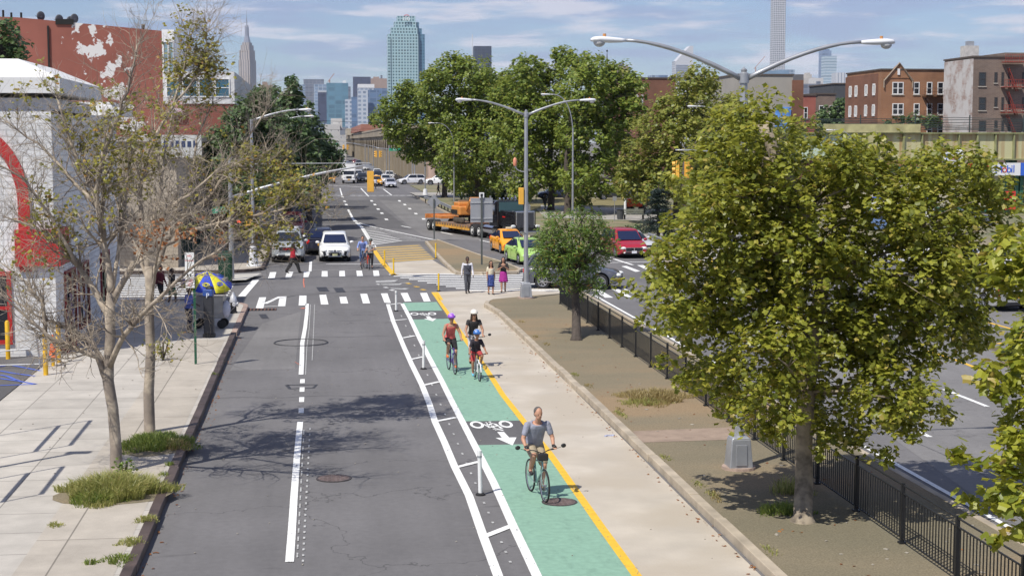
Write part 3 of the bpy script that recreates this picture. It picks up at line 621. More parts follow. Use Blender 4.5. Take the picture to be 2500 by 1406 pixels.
# ================= people =================
def skin(n,c): return M('skin_'+n,c,.55,0,.06,14,spec=.35)
SK1=skin('a',(.50,.27,.18)); SK2=skin('b',(.33,.165,.10)); SK3=skin('c',(.10,.055,.04)); SK4=skin('d',(.42,.23,.15))
def cloth(n,c,v=.12): return M('cloth_'+n,c,.85,0,v,9,bump=.95,bscale=110)
def caps(mb,a,b_,ra,rb,k=12):
    """tapered limb with round ends"""
    a=Vector(a);b_=Vector(b_); d=b_-a; l=d.length or 1e-4; t=d/l; pts=[];rs=[]
    for i in range(4): th=PI/2*(1-i/3.5) ; pts.append(a-t*ra*math.sin(th)*.98); rs.append(max(ra*math.cos(th),ra*.12))
    for s in(.15,.4,.7,.9): pts.append(a+d*s); rs.append(ra+(rb-ra)*s)
    for i in range(4): th=PI/2*(i+.5)/3.5; pts.append(b_+t*rb*math.sin(min(th,PI/2))*.98); rs.append(max(rb*math.cos(min(th,PI/2)),rb*.12))
    mb.tube(pts,rs,k)
def loft(mb,secs,k=16):
    """secs: (centre, right vector, front vector, rx, ry)"""
    vs=[];fs=[]
    for c,rt,fr,rx,ry in secs:
        for j in range(k):
            a=2*PI*j/k; cx,sy=math.cos(a),math.sin(a); cx=math.copysign(abs(cx)**.85,cx); sy=math.copysign(abs(sy)**.85,sy)
            vs.append(Vector(c)+Vector(rt)*rx*cx+Vector(fr)*ry*sy)
    m=len(secs)
    for i in range(m-1):
        for j in range(k): fs.append((i*k+j,i*k+(j+1)%k,(i+1)*k+(j+1)%k,(i+1)*k+j))
    fs+=[tuple(range(k))[::-1],tuple(range((m-1)*k,m*k))]; mb.add(vs,fs)
def remesh(o,vox,sm=2):
    m=o.modifiers.new('join','REMESH'); m.mode='VOXEL'; m.voxel_size=vox; m.use_smooth_shade=True
    if sm: s=o.modifiers.new('smooth','SMOOTH'); s.factor=.5; s.iterations=sm
    return o
def person(label,loc,rz,J,skinm,tops=None,legs=None,hair=None,shoes=None,name='person',g=1.0,group=None,fem=False,vox=.014,cat='person',scale=1,grip=False):
    """J: joints in metres, figure faces local -Y ... keys pelvis chest neck head + shl elb wri hip kne ank toe (left,right)"""
    t=thing(name,label,cat,loc,rz,group,scale); V=Vector
    pe,ch,nk,hd=[V(J[k]) for k in('pelvis','chest','neck','head')]
    face=V(J.get('face',(0,-1,0))).normalized()
    up=(nk-pe).normalized(); rt=(V(J['shl'][1])-V(J['shl'][0])).normalized(); rt=(rt-up*rt.dot(up)).normalized(); fr=up.cross(rt).normalized()
    if fr.y>0 and abs(fr.y)>.3 and not J.get('turned'): fr=-fr
    sw=(V(J['shl'][1])-V(J['shl'][0])).length/2; hipw=(V(J['hip'][1])-V(J['hip'][0])).length/2
    def torso(mb,e=0,lo=0,hi=1.,belly=0):
        hw=hipw+.075*g; prof=[(-.14,hw*.75,.09),(-.04,hw,.115),(.10,hw*.97,.115),(.26,(hw*.80 if fem else hw*.93),.098+belly),(.5,(hw*.82 if fem else hw*1.0),.11+belly*.8),(.72,sw*.88,.12),(.88,sw*.93,.105),(.97,sw*.66,.085),(1.04,.07,.065)]
        secs=[]
        Lg=(nk-pe).length
        for s,rx,ry in prof:
            if s<lo-.001 or s>hi+.001: continue
            c=pe+(nk-pe)*s if s>.5 or s<0 else pe+(ch-pe)*(s/.55) if s<.5 else ch
            c=pe.lerp(ch,s/.55) if s<=.55 else ch.lerp(nk,(s-.55)/.45)
            secs.append((c,rt,fr,rx*1.0+e,ry*g+e))
        loft(mb,secs)
    b=MB(); torso(b,belly=J.get('belly',0))
    caps(b,nk-up*.03,hd,.058*g,.052*g)
    # head
    hup=(hd-nk).normalized()*.35+V((0,0,1)); hup.normalize(); hr=face.cross(hup).normalized(); hup=hr.cross(face).normalized()
    rot=Matrix((hr,face,hup)).transposed(); hc=hd+hup*.105
    b.ell(hc+hup*.022,(.08,.098,.112),14,10,rot); b.ell(hc-hup*.055+face*.028,(.058,.066,.066),12,8,rot)
    b.ell(hc-hup*.015+face*.098,(.014,.02,.024),8,6,rot); b.ell(hc+hup*.035+face*.078,(.05,.016,.012),8,6,rot)
    for s in(-1,1): b.ell(hc+hr*s*.076-hup*.005-face*.005,(.012,.02,.03),8,6,rot)
    limbs=[]
    for s in(0,1):
        sh,el,wr=V(J['shl'][s]),V(J['elb'][s]),V(J['wri'][s])
        caps(b,sh,el,.052*g,.04*g); caps(b,el,wr,.041*g,.027*g)
        hp,kn,an,to=V(J['hip'][s]),V(J['kne'][s]),V(J['ank'][s]),V(J['toe'][s])
        caps(b,hp,kn,.088*g,.056*g); caps(b,kn,kn.lerp(an,.3),.054*g,.057*g); caps(b,kn.lerp(an,.3),an,.057*g,.036*g); caps(b,an,to,.038*g,.026*g)
        # hand
        hdv=(V(J['hnd'][s])-wr) if 'hnd' in J else (wr-el); hdv.normalize(); side=V((1 if s else -1,0,0)) if True else 0
        pn=hdv.cross(V((0,0,1)) if abs(hdv.z)<.8 else V((0,-1,0))).normalized(); pal=pn.cross(hdv).normalized()
        c0=wr+hdv*.02; c1=wr+hdv*.075
        wd=pn if abs(hdv.z)<.8 else V((0,-1,0)); wd=(wd-hdv*wd.dot(hdv)).normalized(); inn=hdv.cross(wd).normalized()
        if grip: inn=V((0,0,-1)); wd=V((1,0,0)) if not J.get('turned') else wd; 
        loft(b,[(c0,wd,inn,.026*g,.016),(wr+hdv*.05,wd,inn,.038*g,.016),(c1+hdv*.01,wd,inn,.038*g,.013)],10)
        for k_,ln_ in enumerate((.068,.078,.072,.056)):
            o_=wd*(-.029+.0195*k_)*g; p0=c1+o_; curl=.9 if grip else .25
            p1=p0+(hdv*(1-curl*.45)+inn*curl*.9).normalized()*ln_*.55; p2=p1+(hdv*(1-curl*1.25)+inn*curl*1.35).normalized()*ln_*.5
            caps(b,p0-hdv*.01,p1,.0098,.0088,8); caps(b,p1,p2,.0088,.0075,8)
        tw=wd*(-.04 if s else .04)*g; th0=wr+hdv*.025+tw*.6; th1=th0+(hdv*.6+tw.normalized()*.7+inn*(.5 if grip else .2)).normalized()*.035; caps(b,th0,th1,.012,.0105,8); caps(b,th1,th1+(hdv*.8+inn*.4).normalized()*.028,.0105,.009,8)
    body=b.build('body',skinm,t); remesh(body,min(vox,.0115),1)
    # eyes and mouth
    if not J.get('shades'):
        for s in(-1,1): e=MB(); e.ell(hc+hr*s*.03+hup*.008+face*.088,(.011,.006,.007),8,5,rot); e.build('eye',M('eye_dark',(.02,.015,.012),.3,0,0),t)
    else:
        e=MB()
        for s in(-1,1): e.ell(hc+hr*s*.032+hup*.008+face*.098,(.028,.008,.02),10,6,rot); e.tube([hc+hr*s*.055+hup*.012+face*.09,hc+hr*s*.078+hup*.01],.003,4)
        e.build('sunglasses',BLK,t,smooth='all')
    e=MB(); e.ell(hc-hup*.055+face*.088,(.022,.008,.006),8,5,rot); e.build('mouth',M('lips',(.3,.10,.08),.5,0,0),t)
    # clothing
    if tops:
        c=MB(); torso(c,.013,lo=tops.get('lo',-.04),hi=tops.get('hi',.97),belly=J.get('belly',0))
        sl=tops.get('sleeve',.6)
        for s in(0,1):
            sh,el,wr=V(J['shl'][s]),V(J['elb'][s]),V(J['wri'][s])
            if sl>0: 
                caps(c,sh+up*.005,sh.lerp(el,min(sl,1)),.066*g,.058*g if sl<1 else .05*g)
                if sl>1: caps(c,el,el.lerp(wr,min(sl-1,.98)),.05*g,.037*g)
            else: caps(c,sh-rt*(-1 if s==0 else 1)*-.0+up*.0-rt*(.02 if s else -.02),sh+up*.02-rt*(.05 if s else -.05),.045,.05)
        remesh(c.build(tops.get('name','shirt'),tops['mat'],t),vox,2)
        if tops.get('vest'):
            c=MB(); torso(c,.026,lo=-.04,hi=.88); remesh(c.build('waistcoat',tops['vest'],t),vox,2)
    if legs:
        c=MB(); k=legs.get('len',1.9); torso(c,.012,lo=-.14,hi=.10)
        if legs.get('skirt'):
            kn=(V(J['kne'][0])+V(J['kne'][1]))/2; h=(V(J['hip'][0])+V(J['hip'][1]))/2; dn=(kn-h); w=legs['skirt']
            vs=[];fs=[];n=32; m=6
            for i in range(m+1):
                q_=i/m; cc=pe.lerp(h+dn*legs.get('skl',1),q_)+V((0,0,.10*(1-q_)))
                for j in range(n):
                    a=2*PI*j/n; fl=1+.07*q_*math.sin(a*7); rx=(hipw+.08)*(1-q_)+w*q_; ry=.13*(1-q_)+w*.82*q_
                    vs.append(cc+V((math.cos(a)*rx*fl,math.sin(a)*ry*fl,0)))
            for i in range(m):
                for j in range(n): fs.append((i*n+j,(i+1)*n+j,(i+1)*n+(j+1)%n,i*n+(j+1)%n))
            c=MB(); c.add(vs,fs); o=c.build('skirt',legs['mat'],t,smooth='all'); so_=o.modifiers.new('thick','SOLIDIFY'); so_.thickness=.006
        else:
            for s in(0,1):
                hp,kn,an=V(J['hip'][s]),V(J['kne'][s]),V(J['ank'][s])
                fl=legs.get('flare',1)
                if k<=1: caps(c,hp,hp.lerp(kn,k),.105*g,.078*g*fl)
                else: caps(c,hp,kn,.10*g,.068*g*fl); caps(c,kn,kn.lerp(an,min(k-1,.97)),.068*g*fl,.052*g*fl)
            remesh(c.build(legs.get('name','trousers'),legs['mat'],t),vox,2)
    if shoes:
        for s in(0,1):
            an,to=V(J['ank'][s]),V(J['toe'][s]); c=MB(); d=(to-an); caps(c,an+V((0,0,-.01)),an-d*.12+V((0,0,-.035)),.042,.042); caps(c,an-d*.12+V((0,0,-.035)),to,.042,.036); remesh(c.build('shoe',shoes,t),.012,1)
    if hair:
        c=MB(); st=hair.get('style','short')
        c.ell(hc+hup*(.056 if st!='short' or hair.get('full') else .052)-face*(.012 if st!='short' or hair.get('full') else .030),(.087,.094,.094),14,10,rot)
        if st=='short': c.ell(hc-face*.050+hup*.0,(.083,.062,.085),12,8,rot)
        if st=='long':
            for s in(-1,1): caps(c,hc+hr*s*.06+hup*.02-face*.02,nk+hr*s*.095+face*.03-up*.09,.04,.045)
            caps(c,hc-face*.06,nk-face*.09-up*.1,.075,.07)
        if st=='bun': c.ell(hc-face*.1+hup*.03,(.05,.05,.05),10,6,rot)
        ho=c.build('hair',hair['mat'],t); 
        d=ho.modifiers.new('join','REMESH'); d.mode='VOXEL'; d.voxel_size=.012; d.use_smooth_shade=True
        if hair.get('helmet'):
            c=MB(); vs=[];fs=[];n=24;m=8
            for i in range(m+1):
                a=PI/2*i/m*1.08
                for j in range(n):
                    bb=2*PI*j/n; p=Vector((.102*math.sin(a)*math.cos(bb),.132*math.sin(a)*math.sin(bb),.105*math.cos(a))); vs.append(hc+hup*.045+rot@p)
            for i in range(m):
                for j in range(n): fs.append((i*n+j,(i+1)*n+j,(i+1)*n+(j+1)%n,i*n+(j+1)%n))
            c.add(vs,fs); ho=c.build('helmet',hair['helmet'],t,smooth='all'); so_=ho.modifiers.new('thick','SOLIDIFY'); so_.thickness=.02; so_.offset=1
            if hair.get('vents'):
                c=MB()
                for k_ in(-2,-1,0,1,2):
                    for jj in(-1,0,1): 
                        a=k_*.32; p=Vector((.118*math.sin(a),.11*jj*.75,.125*math.cos(a)*math.cos(jj*.75))); c.ell(hc+hup*.045+rot@p,(.011,.038,.009),8,5,rot@Matrix.Rotation(-jj*.7,3,'X'))
                c.build('helmet_vent',hair['vents'],ho,smooth='all')
    return t
def walkJ(h=1.72,stride=.28,arm=.18,lead=0,sw=.175,lean=0,face=(0,-1,0),hipw=.085):
    """walking toward local -Y"""
    k=h/1.72; a,b_=(lead,1-lead); J={}
    J['pelvis']=(0,0,.93*k); J['chest']=(0,-.02-lean*.5,1.17*k); J['neck']=(0,-.03-lean,1.43*k); J['head']=(0,-.045-lean,1.50*k); J['face']=face
    X=[-1,1]
    J['shl']=[(x*sw*k,-.02-lean,1.385*k) for x in X]; J['hip']=[(x*hipw*k,0,.88*k) for x in X]
    fwd=[stride if i==a else -stride for i in(0,1)]
    J['kne']=[(X[i]*.09*k,-fwd[i]*.55-.06,.49*k) for i in(0,1)]
    J['ank']=[(X[i]*.08*k,-fwd[i],(.09 if fwd[i]>0 else .13)*k) for i in(0,1)]
    J['toe']=[(X[i]*.10*k,-fwd[i]-.15*k,(.045 if fwd[i]>0 else .035)*k) for i in(0,1)]
    J['elb']=[(X[i]*(sw+.055)*k,fwd[i]/stride*arm*.45 if stride else 0,1.10*k) for i in(0,1)]
    J['wri']=[(X[i]*(sw+.07)*k,fwd[i]/stride*arm-.06 if stride else -.04,.87*k) for i in(0,1)]
    return J
# ================= bicycle: front wheel toward local -Y =================
STEEL=M('steel',(.55,.56,.58),.3,.9,0)
def bicycle(label,loc,rz,frame,name='bicycle',s=1.,bar=.3,mirrors=(),basket=None,fender=None,group=None,tyre=None,barz=1.02):
    t=thing(name,label,'bicycle',loc,rz,group); r=.34*s; wb=.53*s
    for yy in(-wb,wb):
        g=MB(); g.torus((0,yy,r),r-.018,.02,34,6,'X'); w=g.build('wheel',tyre or RUB,t,smooth='all')
        g=MB(); g.torus((0,yy,r),r-.04,.008,30,4,'X')
        for i in range(14):
            a=2*PI*i/14; g.tube([(.0,yy,r),(0,yy+(r-.04)*math.cos(a),r+(r-.04)*math.sin(a))],.0022,3)
        g.lathe([(.02,-.04),(.02,.04)],(0,yy,r),8,'X'); g.build('rim',STEEL,w)
        if fender:
            g=MB(); g.torus((0,yy,r),r+.015,.02,16,5,'X',(R(20),R(170))); g.build('mudguard',fender,t,smooth='all')
    bb=(0,.07*s,.29*s); st=(0,.23*s,.82*s); hd0=(0,-.36*s,.80*s); hd1=(0,-.40*s,.64*s)
    g=MB(); q_=.017
    g.tube([bb,st],q_,8); g.tube([(0,.20*s,.72*s),hd0],q_,8); g.tube([bb,hd1],q_*1.15,8); g.tube([hd0,hd1],.02,8)
    for x in(-.05,.05): g.tube([(x*.6,bb[1],bb[2]),(x,wb,r)],.009,6); g.tube([(x*.3,.20*s,.70*s),(x,wb,r)],.008,6)
    g.build('frame',frame,t,smooth=True)
    g=MB(); 
    for x in(-.05,.05): g.tube([(x,-.41*s,.63*s),(x,-wb,r)],.011,6)
    g.box((0,-.405*s,.635*s),(.12,.04,.04)); g.build('fork',frame,t,smooth=True)
    g=MB(); g.tube([hd0,(0,-.33*s,.95*s)],.014,6); g.tube([(-bar,-.22*s,barz*s),(-bar*.5,-.30*s,barz*s),(0,-.34*s,.96*s),(bar*.5,-.30*s,barz*s),(bar,-.22*s,barz*s)],.012,6)
    hb=g.build('handlebar',M('bar_black',(.03,.03,.035),.4,.3,0),t,smooth=True)
    for x in(-1,1): g=MB(); g.tube([(x*bar*.72,-.26*s,barz*s),(x*(bar+.02),-.215*s,barz*s)],.017,8); g.build('grip',BLK,hb)
    for x in mirrors:
        g=MB(); g.tube([(x*bar,-.22*s,barz*s),(x*(bar+.11),-.24*s,(barz+.03)*s)],.005,5); g.ell((x*(bar+.17),-.24*s,(barz+.06)*s),(.055,.018,.045),12,8); g.build('mirror',BLK,t,smooth='all')
    g=MB(); g.tube([(0,.235*s,.84*s),(0,.26*s,.93*s)],.013,6); g.build('seat_post',STEEL,t)
    g=MB(); g.ell((0,.29*s,.96*s),(.075,.10,.03),12,6); g.ell((0,.18*s,.965*s),(.03,.11,.024),10,6); g.build('saddle',BLK,t,smooth='all')
    g=MB(); g.lathe([(.085*s,.03),(.085*s,.038)],bb,18,'X'); 
    g.tube([(-.06,bb[1],bb[2]),(.06,bb[1],bb[2])],.012,6); g.tube([(.055,bb[1],bb[2]),(.06,bb[1]-.0,bb[2]-.165*s)],.010,6); g.tube([(-.055,bb[1],bb[2]),(-.06,bb[1],bb[2]+.165*s)],.010,6); g.box((.11,bb[1],bb[2]-.17*s),(.1,.07,.02)); g.box((-.11,bb[1],bb[2]+.165*s),(.1,.07,.02)); g.build('crank',STEEL,t)
    if basket: g=MB(); g.box((0,-.41*s,.90*s),(.2,.12,.14)); g.build('bag',basket,t,bevel=.02)
    return t
def rideJ(k=1.,bar=.29,sw=.185,lean=.30,low=0,face=(.05,-1,.02),hipw=.09,barz=1.02,s=1.):
    """sitting on a bicycle of size s; low = foot that is down"""
    J={}; X=[-1,1]; sz=.98*s
    J['pelvis']=(0,.27*s,sz+.06); J['chest']=(0,.27*s-lean*.45,sz+.06+.26*k); J['neck']=(0,.27*s-lean,sz+.06+.49*k); J['head']=(0,.27*s-lean-.05,sz+.06+.56*k); J['face']=face
    J['shl']=[(x*sw*k,.27*s-lean+.02,sz+.06+.43*k) for x in X]; J['hip']=[(x*hipw,.25*s,sz+.02) for x in X]
    J['wri']=[(x*(bar-.02),-.16*s,barz*s+.05) for x in X]; J['hnd']=[(x*(bar-.02),-.25*s,barz*s+.035) for x in X]
    J['elb']=[(x*(sw*k*1.0+.10),(.27*s-lean)*.5-.02,(sz+.06+.43*k+barz*s)/2-.04) for x in X]
    pz=[.125*s,.455*s]; J['ank']=[];J['toe']=[];J['kne']=[]
    for i in(0,1):
        z=(pz[0] if i==low else pz[1])+.095; y=.07*s; J['ank'].append((X[i]*.12,y+.03,z)); J['toe'].append((X[i]*.13,y-.11,z-.06))
        h=Vector(J['hip'][i]); a=Vector(J['ank'][i]); d=(a-h); m_=(h+a)/2; L1=.44*k; b2=max(L1*L1-(d.length/2)**2,.0004)**.5
        pr=d.normalized().cross(Vector((1,0,0))).normalized()
        if pr.y>0: pr=-pr
        kn=m_+pr*b2; kn.x=X[i]*.13; J['kne'].append(tuple(kn))
    return J
# ---------------- riders and walkers
def gz(u,v,z=0): p=G(u,v,z); return (p.x,p.y,z)
GSH=cloth('grey_shirt',(.28,.29,.36)); KHA=cloth('khaki',(.36,.30,.21)); SHB=cloth('shoe_black',(.025,.025,.028)); HG=M('hair_grey',(.10,.09,.085),.8,0,.4,40); HB=M('hair_brown',(.045,.025,.015),.7,0,.3,30); HK=M('hair_black',(.012,.010,.010),.6,0,.2,30)
p=gz(1312,1212); rz=R(8)
bicycle('teal and silver hybrid bicycle with two mirrors under the grey-shirted rider',p,rz,M('frame_teal',(.22,.36,.34),.35,.3,0),bar=.31,mirrors=(-1,1),basket=BLK,name='bicycle')
J=rideJ(1.02,.31,.205,.27,low=1,face=(.12,-1,-.12)); J['belly']=.03
m=person('grey-haired man in a grey shirt and khaki shorts riding a bicycle with mirrors',p,rz,J,SK1,tops=dict(mat=GSH,sleeve=.62),legs=dict(mat=KHA,len=.82,flare=1.15,name='shorts'),hair=dict(mat=HG),shoes=SHB,g=1.12,name='cyclist',vox=.013)
for s in(0,1): g=MB(); w=Vector(J['wri'][s]); h=(Vector(J['hnd'][s])-w).normalized(); caps(g,w+h*.0,w+h*.075,.036,.042); g.build('cycling_glove',BLK,m,smooth='all')
p=gz(1103,908); rz=R(6)
bicycle('purple city bicycle under the woman in the coral top',p,rz,M('frame_purple',(.10,.06,.30),.35,.2,0),bar=.29,name='bicycle',basket=None)
person('woman in a coral tank top and purple helmet riding in the green lane',p,rz,rideJ(.98,.29,.175,.22,low=1,face=(.05,-1,-.05)),SK4,tops=dict(mat=cloth('coral',(.62,.13,.12)),sleeve=0,hi=.88,name='tank_top'),legs=dict(mat=cloth('black_shorts',(.02,.02,.022)),len=.75,flare=1.1,name='shorts'),hair=dict(mat=HB,helmet=M('helmet_purple',(.33,.10,.62),.35,0,.2,9),vents=M('helmet_white',(.8,.78,.78),.4,0,.05)),shoes=cloth('orange_shoe',(.9,.18,.03)),g=1.02,fem=True,name='cyclist')
p=gz(1165,926); rz=R(4)
bicycle('small white bicycle of the child in the blue helmet',p,rz,M('frame_white',(.75,.75,.75),.35,0,0),s=.80,bar=.27,fender=M('guard_white',(.75,.75,.76),.4,0,0),tyre=None,barz=1.0)
person('child in a black T-shirt and blue helmet riding a small white bicycle',p,rz,rideJ(.76,.27,.17,.16,low=0,face=(0,-1,-.1),s=.80,barz=1.0),SK2,tops=dict(mat=cloth('black_tee',(.025,.02,.03)),sleeve=.7,lo=-.04),legs=dict(mat=cloth('red_shorts',(.40,.05,.05)),len=.8,flare=1.1,name='shorts'),hair=dict(mat=HK,helmet=M('helmet_blue',(.05,.17,.5),.35,0,.5,22),vents=MT['helmet_white']),shoes=cloth('shoe_cyan',(.15,.45,.6)),g=.82,fem=True,name='cyclist')
p=gz(1158,897); rz=R(2)
bicycle('silver bicycle with one mirror behind the child cyclist',p,rz,M('frame_silver',(.45,.46,.5),.3,.5,0),bar=.29,mirrors=(1,))
J=rideJ(1.0,.27,.175,.20,low=0,face=(.1,-1,-.02)); J['shades']=1
person('woman in a black top, white helmet and sunglasses riding behind the child',p,rz,J,SK4,tops=dict(mat=cloth('black_top',(.03,.028,.03)),sleeve=.35,lo=-.04),legs=dict(mat=cloth('pale_trousers',(.48,.46,.47)),len=1.7),hair=dict(mat=HB,style='long',helmet=M('helmet_cream',(.78,.74,.66),.4,0,.05)),shoes=cloth('shoe_brown',(.16,.07,.03)),g=1.0,fem=True,name='cyclist')
# pedestrians in the middle crossing
J=walkJ(1.72,.16,.10,lead=0,sw=.19)
m=person('man in a grey waistcoat and white shirt walking over the striped crossing',gz(1141,716),R(4),J,SK3,tops=dict(mat=cloth('white_shirt',(.68,.68,.74)),sleeve=1.95,vest=cloth('waistcoat',(.07,.075,.10))),legs=dict(mat=cloth('slate_trousers',(.065,.07,.085)),flare=1.1),hair=dict(mat=HK,full=1),shoes=SHB,g=.98)
g=MB(); g.tube([(-.15,-.135,1.33),(-.02,-.165,1.2),(.13,-.155,1.02)],.012,5); g.build('bag_strap',BLK,m); g=MB(); g.box((0,-.155,1.36),(.035,.012,.12)); g.build('necktie',SHB,m)
J=walkJ(1.56,.12,.06,lead=1,sw=.155); J['shades']=1
m=person('woman with long dark hair in a cream top and blue patterned skirt',gz(1198,719),R(10),J,SK4,tops=dict(mat=cloth('cream',(.66,.60,.46)),sleeve=.55,hi=.92),legs=dict(mat=M('skirt_blue',(.035,.06,.22),.8,0,.9,14),skirt=.17,skl=1.15),hair=dict(mat=HB,style='long'),shoes=SHB,g=.92,fem=True)
J=walkJ(1.66,.15,.06,lead=0,sw=.165); J['elb']=[(-.25,-.06,1.08),(.25,-.06,1.08)]; J['wri']=[(-.07,-.22,1.22),(.07,-.24,1.24)]; J['hnd']=[(-.02,-.25,1.26),(.02,-.26,1.27)]
person('woman in a black top and magenta skirt looking down at her hands',gz(1229,713),R(-8),J,SK4,tops=dict(mat=MT['cloth_black_top'],sleeve=.7,hi=.92),legs=dict(mat=cloth('magenta',(.32,.02,.22)),skirt=.22,skl=.95),hair=dict(mat=HK,style='long'),shoes=SHB,g=.98,fem=True)
# red shirt walker, seen from the side, heading right
J=walkJ(1.60,.36,.20,lead=1,sw=.17); 
person('man in a red shirt and black trousers striding over the far crosswalk',gz(715,667),R(90),J,SK3,tops=dict(mat=cloth('crimson',(.40,.015,.03)),sleeve=1.3,lo=-.14,hi=.97),legs=dict(mat=cloth('black_trousers',(.02,.02,.022)),flare=1.45),hair=dict(mat=HK,style='short'),shoes=SHB,g=1.05)
# waiting pair with bicycles
p=gz(886,655); bicycle('dark blue bicycle straddled by the man in the light blue shirt',p,R(-8),M('frame_navy',(.03,.06,.2),.35,.2,0))
J=rideJ(1.0,.27,.19,.22,low=0); person('man in a light blue shirt sitting on a bicycle beside the white car',p,R(-8),J,SK1,tops=dict(mat=cloth('sky_shirt',(.25,.33,.66)),sleeve=1.4),legs=dict(mat=cloth('jeans',(.10,.15,.27)),len=1.6),hair=dict(mat=HK,full=1),shoes=SHB,name='cyclist')
p=gz(898,657); bicycle('red bicycle held at the waiting line by the helmeted rider',p,R(5),M('frame_red',(.6,.06,.03),.35,.2,0))
J=walkJ(1.66,.04,.0,lead=0,sw=.175); J['wri']=[(-.30,-.28,1.02),(-.05,-.30,1.02)]; J['elb']=[(-.25,-.08,1.12),(.20,-.10,1.12)]
person('helmeted rider in a patterned grey T-shirt standing beside a red bicycle',gz(905,656),R(0),J,SK4,tops=dict(mat=M('tee_print',(.30,.30,.30),.85,0,.8,9),sleeve=.6),legs=dict(mat=MT['cloth_black_shorts'],len=1.7),hair=dict(mat=HB,helmet=M('helmet_dark',(.06,.07,.06),.4,0,.3,20)),shoes=SHB,g=.98)
# vendor and people in the shade of the corner
J=walkJ(1.70,.05,.02,lead=0,sw=.20); J['elb']=[(-.25,-.05,1.12),(.25,-.05,1.12)]; J['wri']=[(-.16,-.28,1.03),(.16,-.28,1.03)]
m=person('food vendor in a blue shirt and dark cap standing by the cart',gz(461,812,.15),R(75),J,SK3,tops=dict(mat=cloth('vendor_blue',(.12,.16,.48)),sleeve=1.5),legs=dict(mat=cloth('navy_trousers',(.02,.022,.05)),flare=1.3),hair=dict(mat=HK,full=1),shoes=SHB,g=1.14)
g=MB(); g.ell((0,-.05,1.70),(.10,.115,.07),12,8); g.box((0,-.17,1.69),(.14,.1,.012)); g.build('cap',BLK,m,smooth=True)
person('slim pedestrian in a black top and green shorts in the shaded street',gz(420,746,.0),R(60),walkJ(1.62,.14,.1,lead=1,sw=.165),SK3,tops=dict(mat=MT['cloth_black_top'],sleeve=.5),legs=dict(mat=cloth('green_shorts',(.02,.11,.06)),len=.9,flare=1.2,name='shorts'),hair=dict(mat=HK,style='bun'),shoes=SHB,g=.95)
person('pedestrian in dark clothes with a red jacket behind the bare tree',gz(392,742,.0),R(60),walkJ(1.72,.10,.1,lead=0,sw=.18),SK2,tops=dict(mat=cloth('maroon',(.14,.02,.03)),sleeve=1.8,lo=-.14),legs=dict(mat=MT['cloth_black_trousers'],flare=1.2),hair=dict(mat=HK,full=1),shoes=SHB)
person('bare-legged jogger passing the far white car',gz(1070,478,.15),R(80),walkJ(1.7,.25,.2,lead=0),SK4,tops=dict(mat=MT['cloth_black_top'],sleeve=.4),legs=dict(mat=MT['cloth_black_shorts'],len=.6,name='shorts'),hair=dict(mat=HB),shoes=SHB,vox=.02)
m=person('person in white clothes walking between the far waiting cars',gz(917,462,0),R(20),walkJ(1.75,.15,.1,lead=0),SK3,tops=dict(mat=MT['cloth_white_shirt'],sleeve=.8,lo=-.14),legs=dict(mat=MT['cloth_slate_trousers']),hair=dict(mat=HK,full=1),shoes=SHB,vox=.02)
for u,v,l in [(1330,514,'park visitor in black sitting near the dark car'),(1386,483,'distant park visitor standing behind the tree trunks')]:
    person(l,gz(u,v,.15),R(40),walkJ(1.7,.06,.05,lead=0),SK3,tops=dict(mat=MT['cloth_black_top'],sleeve=1.5),legs=dict(mat=MT['cloth_slate_trousers']),hair=dict(mat=HK,full=1),shoes=SHB,vox=.02)
# ---------------- vehicles in the photo
def at(u,v,ahead=0,z=0):
    p=G(u,v); return (p.x,p.y+ahead,z)
TOUS=-PI/2
def facing(u,v,kind,deg=0): # nose centre pixel on the ground -> centre of the car
    K=KIND[kind]; a=R(-90+deg); p=G(u,v); d=K['L']/2-.12
    return (p.x-math.cos(a)*d,p.y-math.sin(a)*d,0),a
l,a=facing(818,640,'suv'); t=car('suv',(.78,.78,.77),'white crossover waiting at the stop line with a chrome nudge bar','car',l,a,name='waiting_car',glass=GLB,grille='fangs',plate=(.75,.72,.4))
g=MB(); x=KIND['suv']['L']/2+.09; g.tube([(x-.08,-.42,.3),(x,-.36,.34),(x,-.26,.62),(x,.26,.62),(x,.36,.34),(x-.08,.42,.3)],.022,6); g.tube([(x,-.36,.36),(x,.36,.36)],.02,6); g.build('nudge_bar',CHR,t,smooth=True)
l,a=facing(703,642,'truck'); t=car('truck',(.42,.45,.47),'silver sport utility vehicle parked first at the left kerb','car',l,a,grille='big',plate=(.8,.8,.75),rails=True)
g=MB(); x=2.73; 
text('lettering','GMC',.17,M('gmc_red',(.6,.02,.03),.4,0,0),t,(x,0,.83),(PI/2,0,PI/2),.006,sx=1.6)
for s in(-1,1): g.ell((2.55,s*.80,.90),(.1,.09,.07),8,5)
g.build('turn_signal',AMB,t,smooth='all')
car('suv',(.76,.76,.75),'white car parked directly behind the silver one at the left kerb','car',(-2.05,101.8,0),TOUS,glass=GLB)
car('suv',(.012,.014,.035),'dark navy car facing away beside the white crossover','car',(.02,101.3,0),PI/2,name='waiting_car',glass=GLB,plate=(.8,.42,.05),rails=True)
car('truck',(.33,.03,.04),'dark red car parked third along the left kerb','car',(-2.1,118,0),TOUS)
car('sedan',(.05,.05,.06),'charcoal car parked fourth along the left kerb under the trees','car',(-2.1,126,0),TOUS)
car('suv',(.05,.05,.06),'black car parked fifth along the left kerb under the trees','car',(-2.1,133,0),TOUS)
car('sedan',(.5,.5,.5),'pale grey car parked sixth along the left kerb under the trees','car',(-2.1,141,0),TOUS)
